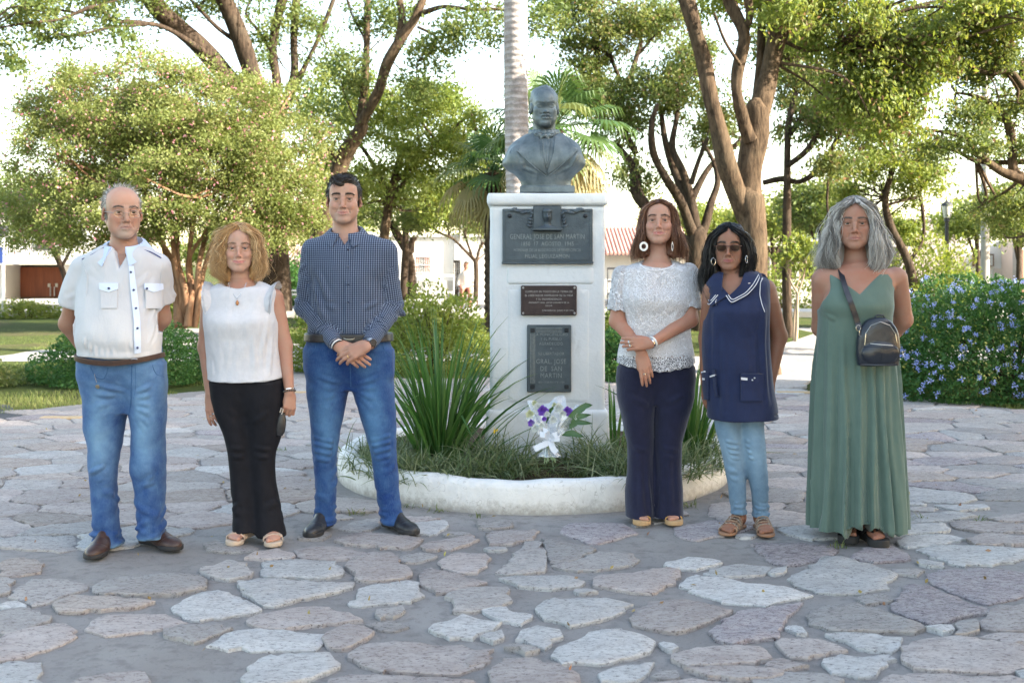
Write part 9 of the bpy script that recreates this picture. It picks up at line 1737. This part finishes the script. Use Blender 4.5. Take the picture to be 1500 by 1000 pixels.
# ---------------------------------------------------------------- unseen trees added right of the picture to shade the plaza
for i, (x, y, h, lb) in enumerate(((10.5,-5.0,6.3, 'nearest added shade tree, behind the camera to the right'),(10.2,-.6,6.4, 'second added shade tree right of the plaza'),(9.6,3.2,6.0, 'added shade tree right of the plaza level with the people'),(13.8,-3.5,8.0, 'taller added shade tree in the second row, nearest the camera'),(13.6,1.2,8.2, 'taller added shade tree in the middle of the second row'),(13.0,5.2,7.6, 'taller added shade tree at the far end of the second row'),(7.6,-7.5,5.5, 'added shade tree behind the camera'),(17.8,-1.0,14.0, 'tall added shade tree in the third row'),(17.8,3.4,13.6, 'tall added shade tree at the far end of the third row'),(17.6,-6.0,14.0, 'tall added shade tree at the near end of the third row'),(22.0,-4.2,16.0, 'tallest added shade tree far right'))):
    rs_ = np.random.RandomState(200+i); root = thing('added_shade_tree', lb, 'tree', (x, y, 0),0, 'unseen trees added to shade the plaza'); b = MB(); zc_ = h*.62; limb_mesh(b, [(0,0,-.1,.26),(.1,0, h*.2,.21),(0,.1, h*.4,.17)],10)
    for j in range(7): a = j*.9; limb_mesh(b, [(0,.1, h*.38,.11),(math.cos(a)*.9, math.sin(a)*.9, h*.58,.07),(math.cos(a)*1.8, math.sin(a)*1.8, h*.8,.03)],6)
    b.build('trunk', BK['oak'], root, True); C, cl, K = cloud([(0,0, zc_, 2.9,3.1, h*.40),(0,0, h*.85,2.5,2.8, h*.16)],10000 if h < 12 else 14000, rs_, 300,.65,.2); C = C[C[:, 2] > .22*h]; leaf_obj('crown', C, .225, LM['oak'], root, rs_, None)
# ---------------------------------------------------------------- houses beyond the square
wall_w = M('white_stucco', (.60,.585,.56),(.68,.665,.64),1.2,.9, bscale=30, bdist=.01); wall_g = M('grey_dado', (.30,.29,.28),(.38,.37,.35),2,.9); wall_m = M('mauve_stucco', (.36,.30,.32),(.42,.35,.37),1,.9); wall_p = M('pinkish_plaster', (.56,.47,.42),(.64,.56,.50),1,.9); dkg = M('dark_glass', (.03,.035,.04), rough=.15); redw = M('red_wood_boards', (.20,.055,.025),(.30,.085,.035),8,.6, stretch=(1,1,.15)); irn = M('white_iron', (.62,.62,.62), rough=.6); dki = M('dark_iron', (.03,.03,.035), rough=.6); tile = M('red_roof_tiles', (.40,.22,.18),(.52,.33,.28),6,.85); conc = M('light_concrete', (.44,.43,.42),(.52,.51,.50),2,.9); brown = M('brown_timber', (.12,.07,.045),(.17,.10,.06),9,.8)
def bld(name, label, cat, px0, px1, D): x0, x1 = P(px0,0, D)[0], P(px1,0, D)[0]; return thing(name, label, cat, ((x0+x1)/2, D, 0)),(x0+x1)/2
def pb(root, xc_, D, name, px0, px1, py0, py1, mat, y0=0, y1=.2, parent=None, ground=False, bev=0, **kw):
    k_ = D/FPX; z1 = CAMZ-(py0-HY)*k_; z0 = 0 if ground else CAMZ-(py1-HY)*k_; b = MB(); b.box((px0-750)*k_-xc_, (px1-750)*k_-xc_, y0, y1, z0, z1, bev); return b.build(name, mat, parent or root, **kw)
# left modern house
D = 37.6; rt, xc_ = bld('modern_house', 'white modern house with a wide red wooden garage front at the far left', 'house', -60,170, D)
pb(rt, xc_, D, 'wall', -70,6,388,0, wall_w, .1,6, ground=True); pb(rt, xc_, D, 'wall', 92,135,388,0, wall_w, .1,6, ground=True); pb(rt, xc_, D, 'roof_slab', -75,138,372,387, conc, -1.6,6.2); pb(rt, xc_, D, 'upper_wall', -70,110,315,371.6, wall_w, 1.2,6); pb(rt, xc_, D, 'reveal', 6,92,388,391, dkg, 1.3,1.5)
dr = pb(rt, xc_, D, 'garage_door', 6.3,91.7,391.3,0, brown, 1.25,1.3, ground=True)
for i in range(28): pb(rt, xc_, D, 'board', 6.6+i*3.03,6.6+i*3.03+2.8,391.6,436, redw, 1.20,1.247, dr)
for px in (51,62): pb(rt, xc_, D, 'handle_plate', px-1.8, px+1.8,416,421.5, M('pale_plate', (.6,.55,.48), rough=.5) if px == 51 else bpy.data.materials['pale_plate'],1.15,1.19, dr); pb(rt, xc_, D, 'handle', px+(2 if px < 55 else -3), px+(3 if px < 55 else -2),421,435, irn, 1.12,1.17, dr)
for i in range(22): pb(rt, xc_, D, 'balcony_bar', 8+i*3.0,8.9+i*3.0,356,371.4, dki, -1.2,-1.17)
pb(rt, xc_, D, 'balcony_rail', 6,76,354,356, dki, -1.22,-1.15); pb(rt, xc_, D, 'window', 30,60,330,366, dkg, 1.15,1.19)
pb(rt, xc_, D, 'step', -60,130,437.5,441, conc, -1.5,0.09)
# low house with pinkish roof behind the blonde woman
D = 40; rt, xc_ = bld('low_house', 'low house with a brown pink tiled roof behind the blonde woman', 'house', 380,470, D)
pb(rt, xc_, D, 'wall', 375,475,392,0, M('dark_grey_wall', (.12,.11,.11),(.16,.15,.15),2,.9),0,5, ground=True)
def gable(root, xc_, D, px0, px1, pe, pr, y0, y1, mat, nt=14):
    k_ = D/FPX; x0, x1 = (px0-750)*k_-xc_, (px1-750)*k_-xc_; ze, zr = CAMZ-(pe-HY)*k_, CAMZ-(pr-HY)*k_; b = MB(); b.add([(x0, y0, ze),(x1, y0, ze),(x1,(y0+y1)/2, zr),(x0,(y0+y1)/2, zr),(x0, y1, ze),(x1, y1, ze)],[(0,1,2,3),(3,2,5,4),(0,3,4),(1,5,2)]); ro = b.build('roof', mat, root)
    for i in range(nt):                                              # tile courses running up the slope
        x = x0+(x1-x0)*(i+.5)/nt; r_ = (x1-x0)/nt*.36; t_ = MB(); t_.tube([(x, y0-.03, ze+.02),(x, (y0+y1)/2, zr+.03)], r_, 8); t_.build('tile_row', mat, ro, True)
gable(rt, xc_, D, 372,478,393,362,-.5,5.5, M('pink_brown_tiles', (.26,.17,.16),(.34,.23,.21),5,.9),18)
D = 33.8; k_ = D/FPX
def railing(px0, px1, py0, py1, D, step, mat, label, th=.02, rails=(0,1), name='railing'):
    k_ = D/FPX; x0, x1 = (px0-750)*k_, (px1-750)*k_; z0, z1 = CAMZ-(py1-HY)*k_, CAMZ-(py0-HY)*k_; rt = thing(name, label, 'railing', ((x0+x1)/2, D, 0)); xm_ = (x0+x1)/2; n_ = max(2, int((x1-x0)/step))
    for i in range(n_+1): b = MB(); x = x0+(x1-x0)*i/n_-xm_; b.box(x-th/2, x+th/2,-th/2, th/2,0, z1); b.build('bar', mat, rt)
    for u in rails: z = z0+(z1-z0)*u; b = MB(); b.box(x0-xm_, x1-xm_, -th*.7, th*.7, z-.03, z+.03); b.build('rail', mat, rt)
railing(396,446,425.5,431, D, 1.1, irn, 'low white rail along the lawn behind the blonde woman', .07)
# white house
D = 39; rt, xc_ = bld('white_house', 'long low white house with a red framed barred window left of the pedestal', 'house', 560,730, D)
for a in ((545,608,347,0),(631,664,347,0),(677,730,347,0)): pb(rt, xc_, D, 'wall', a[0], a[1], a[2],0, wall_w, 0,6, ground=True)
pb(rt, xc_, D, 'lintel', 608.05,630.95,347,375, wall_w, .01,6); pb(rt, xc_, D, 'lintel', 664.05,676.95,347,381, wall_w, .01,6); pb(rt, xc_, D, 'sill_wall', 608.05,630.95,399,0, wall_w, .01,.3, ground=True)
pb(rt, xc_, D, 'dado', 545,607.9,411,0, wall_g, -.06,-.003, ground=True); pb(rt, xc_, D, 'dado', 608,664,411,0, wall_g, -.06,-.003, ground=True); pb(rt, xc_, D, 'dado', 677,690,411,0, wall_g, -.06,-.003, ground=True); pb(rt, xc_, D, 'parapet', 544,731,343,347, conc, -.12,6.1)
red = M('red_shutter', (.42,.14,.10),(.50,.20,.15),4,.8); wn = pb(rt, xc_, D, 'window', 608.1,630.9,375,399, red, .12,.2); pb(rt, xc_, D, 'pane', 614,621,378,398, dkg, .08,.118, wn)
for i in range(9): pb(rt, xc_, D, 'bar', 609+i*2.6,609.6+i*2.6,374.5,428 if i < 7 else 400, irn, -.12,-.09, wn)
for z in (376,388,399): pb(rt, xc_, D, 'bar', 608.2,630.8, z, z+.8, irn, -.16,-.125, wn)
do = pb(rt, xc_, D, 'door', 664.1,676.9,381,0, M('dark_door', (.05,.035,.03), rough=.6),.15,.2, ground=True)
for i in range(4): pb(rt, xc_, D, 'bar', 665.5+i*3,666.2+i*3,384,424, irn, .09,.12, do)
pb(rt, xc_, D, 'downpipe', 674.5,677.4,330,0, M('pipe_grey', (.35,.33,.32), rough=.7),-.25,-.1, ground=True); pb(rt, xc_, D, 'window', 683,692,383,415, wall_g, -.02,-.001)
railing(604,665,402,429,35.2,.34, irn, 'tall thin white railing in front of the white house', .03,(.03,.95))
# tiled house right of the pedestal
D = 38; rt, xc_ = bld('tiled_house', 'white house with a red tiled roof just right of the pedestal', 'house', 880,1000, D)
pb(rt, xc_, D, 'wall', 872,1010,372,0, wall_w, 0,5, ground=True); gable(rt, xc_, D, 868,1015,373,331,-.6,5.6, tile, 26); wn = pb(rt, xc_, D, 'window', 950,975,385,405, dkg, -.05,-.002)
railing(890,960,392,432,35.2,.22, dki, 'dark iron fence in front of the tiled house', .03,(.05,.5,.97))
# dark fronted pavilion
D = 41; rt, xc_ = bld('flat_roofed_house', 'long flat roofed house with dark windows behind the sapling', 'house', 1080,1330, D)
pb(rt, xc_, D, 'wall', 1075,1335,362,409, M('brown_grey_wall', (.13,.115,.10),(.18,.16,.14),2,.9),.3,6, ground=True); pb(rt, xc_, D, 'roof_slab', 1068,1340,352,361.6, conc, -1,6.2); pb(rt, xc_, D, 'low_wall', 1075,1335,409,0, wall_w, -1.0,-.7, ground=True)
for i in range(6): pb(rt, xc_, D, 'window', 1092+i*38,1118+i*38,372,402, dkg, .22,.297); pb(rt, xc_, D, 'pillar', 1083+i*38,1087+i*38,361.7,409, wall_w, -.8,-.55)
# mauve and white buildings on the right
D = 40; rt, xc_ = bld('mauve_building', 'plain mauve two storey block behind the street lamp', 'building', 1320,1402, D); pb(rt, xc_, D, 'wall', 1318,1402,322,0, wall_m, 0,7, ground=True); pb(rt, xc_, D, 'coping', 1317,1403,319,322, conc, -.08,7.1)
D = 40.5; rt, xc_ = bld('white_shop_house', 'white house with a small barred window right of the mauve block', 'house', 1402,1492, D); pb(rt, xc_, D, 'wall', 1402.5,1500,345,0, wall_w, 0,6, ground=True); pb(rt, xc_, D, 'upper_storey', 1404,1445,322,344.8, M('bluish_grey_wall', (.34,.36,.39), rough=.9),1,6); pb(rt, xc_, D, 'wall_panel', 1403,1414,352,400, wall_m, -.06,-.003); pb(rt, xc_, D, 'wall_panel', 1455,1499,393,0, wall_p, -.06,-.003, ground=True)
wn = pb(rt, xc_, D, 'window', 1424,1454,372,390, brown, -.12,-.01)
for i in range(6): pb(rt, xc_, D, 'curtain', 1426+i*4.4,1429.8+i*4.4,374,389, M('curtain_white', (.5,.49,.46), rough=.9) if i == 0 else bpy.data.materials['curtain_white'],-.14,-.122, wn)
D = 39; rt, xc_ = bld('salmon_house', 'salmon coloured house front at the right edge', 'house', 1490,1560, D); pb(rt, xc_, D, 'wall', 1494,1580,350,0, wall_p, 0,6, ground=True); pb(rt, xc_, D, 'pillar', 1489,1493.7,358,0, wall_g, -.1,.3, ground=True); pb(rt, xc_, D, 'shutter', 1497,1508,366,0, M('salmon_door', (.40,.22,.16), rough=.8),-.06,-.003, ground=True)
D = 75; rt, xc_ = bld('tower_block', 'pale multi storey tower far away beyond the trees', 'building', 1228,1262, D); pb(rt, xc_, D, 'wall', 1228,1262,262,0, wall_w, 0,12, ground=True)
for i in range(5):
    for j in range(3): pb(rt, xc_, D, 'window', 1232+j*10,1238+j*10,270+i*18,279+i*18, dkg, -.1,-.01)
D = 60; rt, xc_ = bld('far_roof_house', 'distant pale building with blue roof seen above the white house', 'building', 1405,1450, D); pb(rt, xc_, D, 'wall', 1400,1470,312,0, M('slate_blue_wall', (.25,.30,.36), rough=.8),0,8, ground=True)
# lamps, poles, bench, small figure
def street_lamp(px, D, ptop, label):
    k_ = D/FPX; x = (px-750)*k_; zt_ = CAMZ-(ptop-HY)*k_; rt = thing('street_lamp', label, 'street lamp', (x, D, 0)); b = MB(); b.lathe([(.001,0),(.11,0),(.12,.12),(.07,.2),(.055,.6),(.045, zt_-.52),(.075, zt_-.50),(.06, zt_-.44),(.03, zt_-.42)],(0,0,0),14); b.build('post', dki, rt, True)
    b = MB(); b.lathe([(.045, zt_-.43),(.085, zt_-.42),(.135, zt_-.14),(.13, zt_-.12)],(0,0,0),12); b.build('lantern_glass', M('frosted_lamp_glass', (.62,.60,.52), rough=.3), rt, True); b = MB(); b.lathe([(.15, zt_-.13),(.12, zt_-.06),(.03, zt_-.02),(.02, zt_+.03),(.001, zt_+.05)],(0,0,0),12); b.build('lantern_cap', dki, rt, True); b = MB()
    for i in range(6): a = i*math.pi/3; b.tube([(math.cos(a)*.088, math.sin(a)*.088, zt_-.42),(math.cos(a)*.138, math.sin(a)*.138, zt_-.13)],.008,4)
    b.build('lantern_frame', dki, rt)
street_lamp(1387,27,294, 'black street lamp with a lantern head behind the blue flowering bush')
D = 27; k_ = D/FPX; rt = thing('lamp_post', 'pale post on a concrete block with a dark blue sign at the left edge', 'post', ((4.5-750)*k_, D, 0)); b = MB(); b.add([(-.20,-.2,0),(.20,-.2,0),(.20,.2,0),(-.20,.2,0),(-.11,-.11,.22),(.11,-.11,.22),(.11,.11,.22),(-.11,.11,.22)],[(0,1,5,4),(1,2,6,5),(2,3,7,6),(3,0,4,7),(4,5,6,7)]); b.build('base_block', conc, rt); b = MB(); b.lathe([(.045,.2),(.040,2.2),(.001,2.21)],(0,0,0),12); b.build('pole', irn, rt, True); b = MB(); b.box(-.28,.02,-.05,-.02,1.35,1.75,.01); b.build('sign_plate', M('blue_sign', (.02,.05,.22), rough=.5), rt); b = MB(); b.box(-.16,.10,-.10,.10,2.0,2.28,.03); b.build('lamp_box', dki, rt)
D = 26; k_ = D/FPX; rt = thing('utility_pole', 'tall grey concrete utility pole above the blue flowering bush', 'pole', ((1443-750)*k_, D, 0)); b = MB(); b.lathe([(.105,0),(.075,6.5),(.001,6.5)],(0,0,0),16); b.build('pole', M('pole_concrete', (.30,.285,.27),(.38,.36,.34),5,.9), rt, True); b = MB(); b.box(-.6,.6,-.05,.05,5.9,6.0,.01); b.build('crossarm', brown, rt)
D = 27.2; k_ = D/FPX; rt = thing('park_bench', 'dark slab bench standing on the grass left of the pedestal', 'bench', ((680-750)*k_, D, 0)); b = MB(); b.box(-.32,.32,-.25,.25,.42,.49,.01); b.build('seat', M('dark_slab', (.12,.11,.11), rough=.8), rt)
for x in (-.24,.24): b = MB(); b.box(x-.05, x+.05,-.2,.2,0,.417); b.build('leg', conc, rt)
# tiny seated person far behind
D = 30.2; fp = Person('small distant person in a white top sitting beyond the bench, left of the pedestal', (683-750)*D/FPX, D, z0=.13); S = grid_for((-.35,-.7,0),(.35,.3,1.35),.02)
S.ell((0,0,1.16),(.085,.10,.115),0); S.cap((0,0,1.05),(0,.02,.92),.05,.07,.03); S.cap((0,.02,.88),(0,.04,.50),.16,.15,.04)
for s_ in (-1,1): S.cap((s_*.17,.0,.88),(s_*.22,-.05,.62),.05,.04,.03); S.cap((s_*.22,-.05,.62),(s_*.12,-.3,.56),.04,.03,.02); S.cap((s_*.09,0,.48),(s_*.11,-.42,.50),.085,.065,.04); S.cap((s_*.11,-.42,.50),(s_*.11,-.44,.06),.06,.045,.03); S.cap((s_*.11,-.44,.04),(s_*.11,-.60,.03),.04,.04,.02)
V, Q = S.mesh(); C = np.where((V[:, 2:3] > 1.22) | ((V[:, 2:3] > 1.1) & (V[:, 1:2] > .03)),[[.02,.015,.01]], np.where(V[:, 2:3] > 1.0,[[.35,.2,.15]], np.where((V[:, 2:3] > .56) & (V[:, 1:2] > -.16),[[.62,.62,.62]],[[.35,.16,.12]]))); b = obj('body', mesh_np('body', V, Q), MAT['skin'], fp.root); attr_col(b.data, C)
S = rt = thing('garden_chair', 'pale chair under the small distant seated person', 'chair', ((683-750)*30.2/FPX, 30.2,.13)); b = MB(); b.box(-.22,.22,-.2,.22,.38,.42,.01); b.build('seat', irn, rt); b = MB(); b.box(-.22,.22,.20,.23,.42,.85,.01); b.build('backrest', irn, rt)
for x in (-.19,.19):
    for y in (-.17,.19): b = MB(); b.box(x-.02, x+.02, y-.02, y+.02,0,.378); b.build('leg', irn, rt)
# ================================================================== the six people
for make in (man_white, woman_blonde, man_checked, woman_lace, woman_navy, woman_green): make()
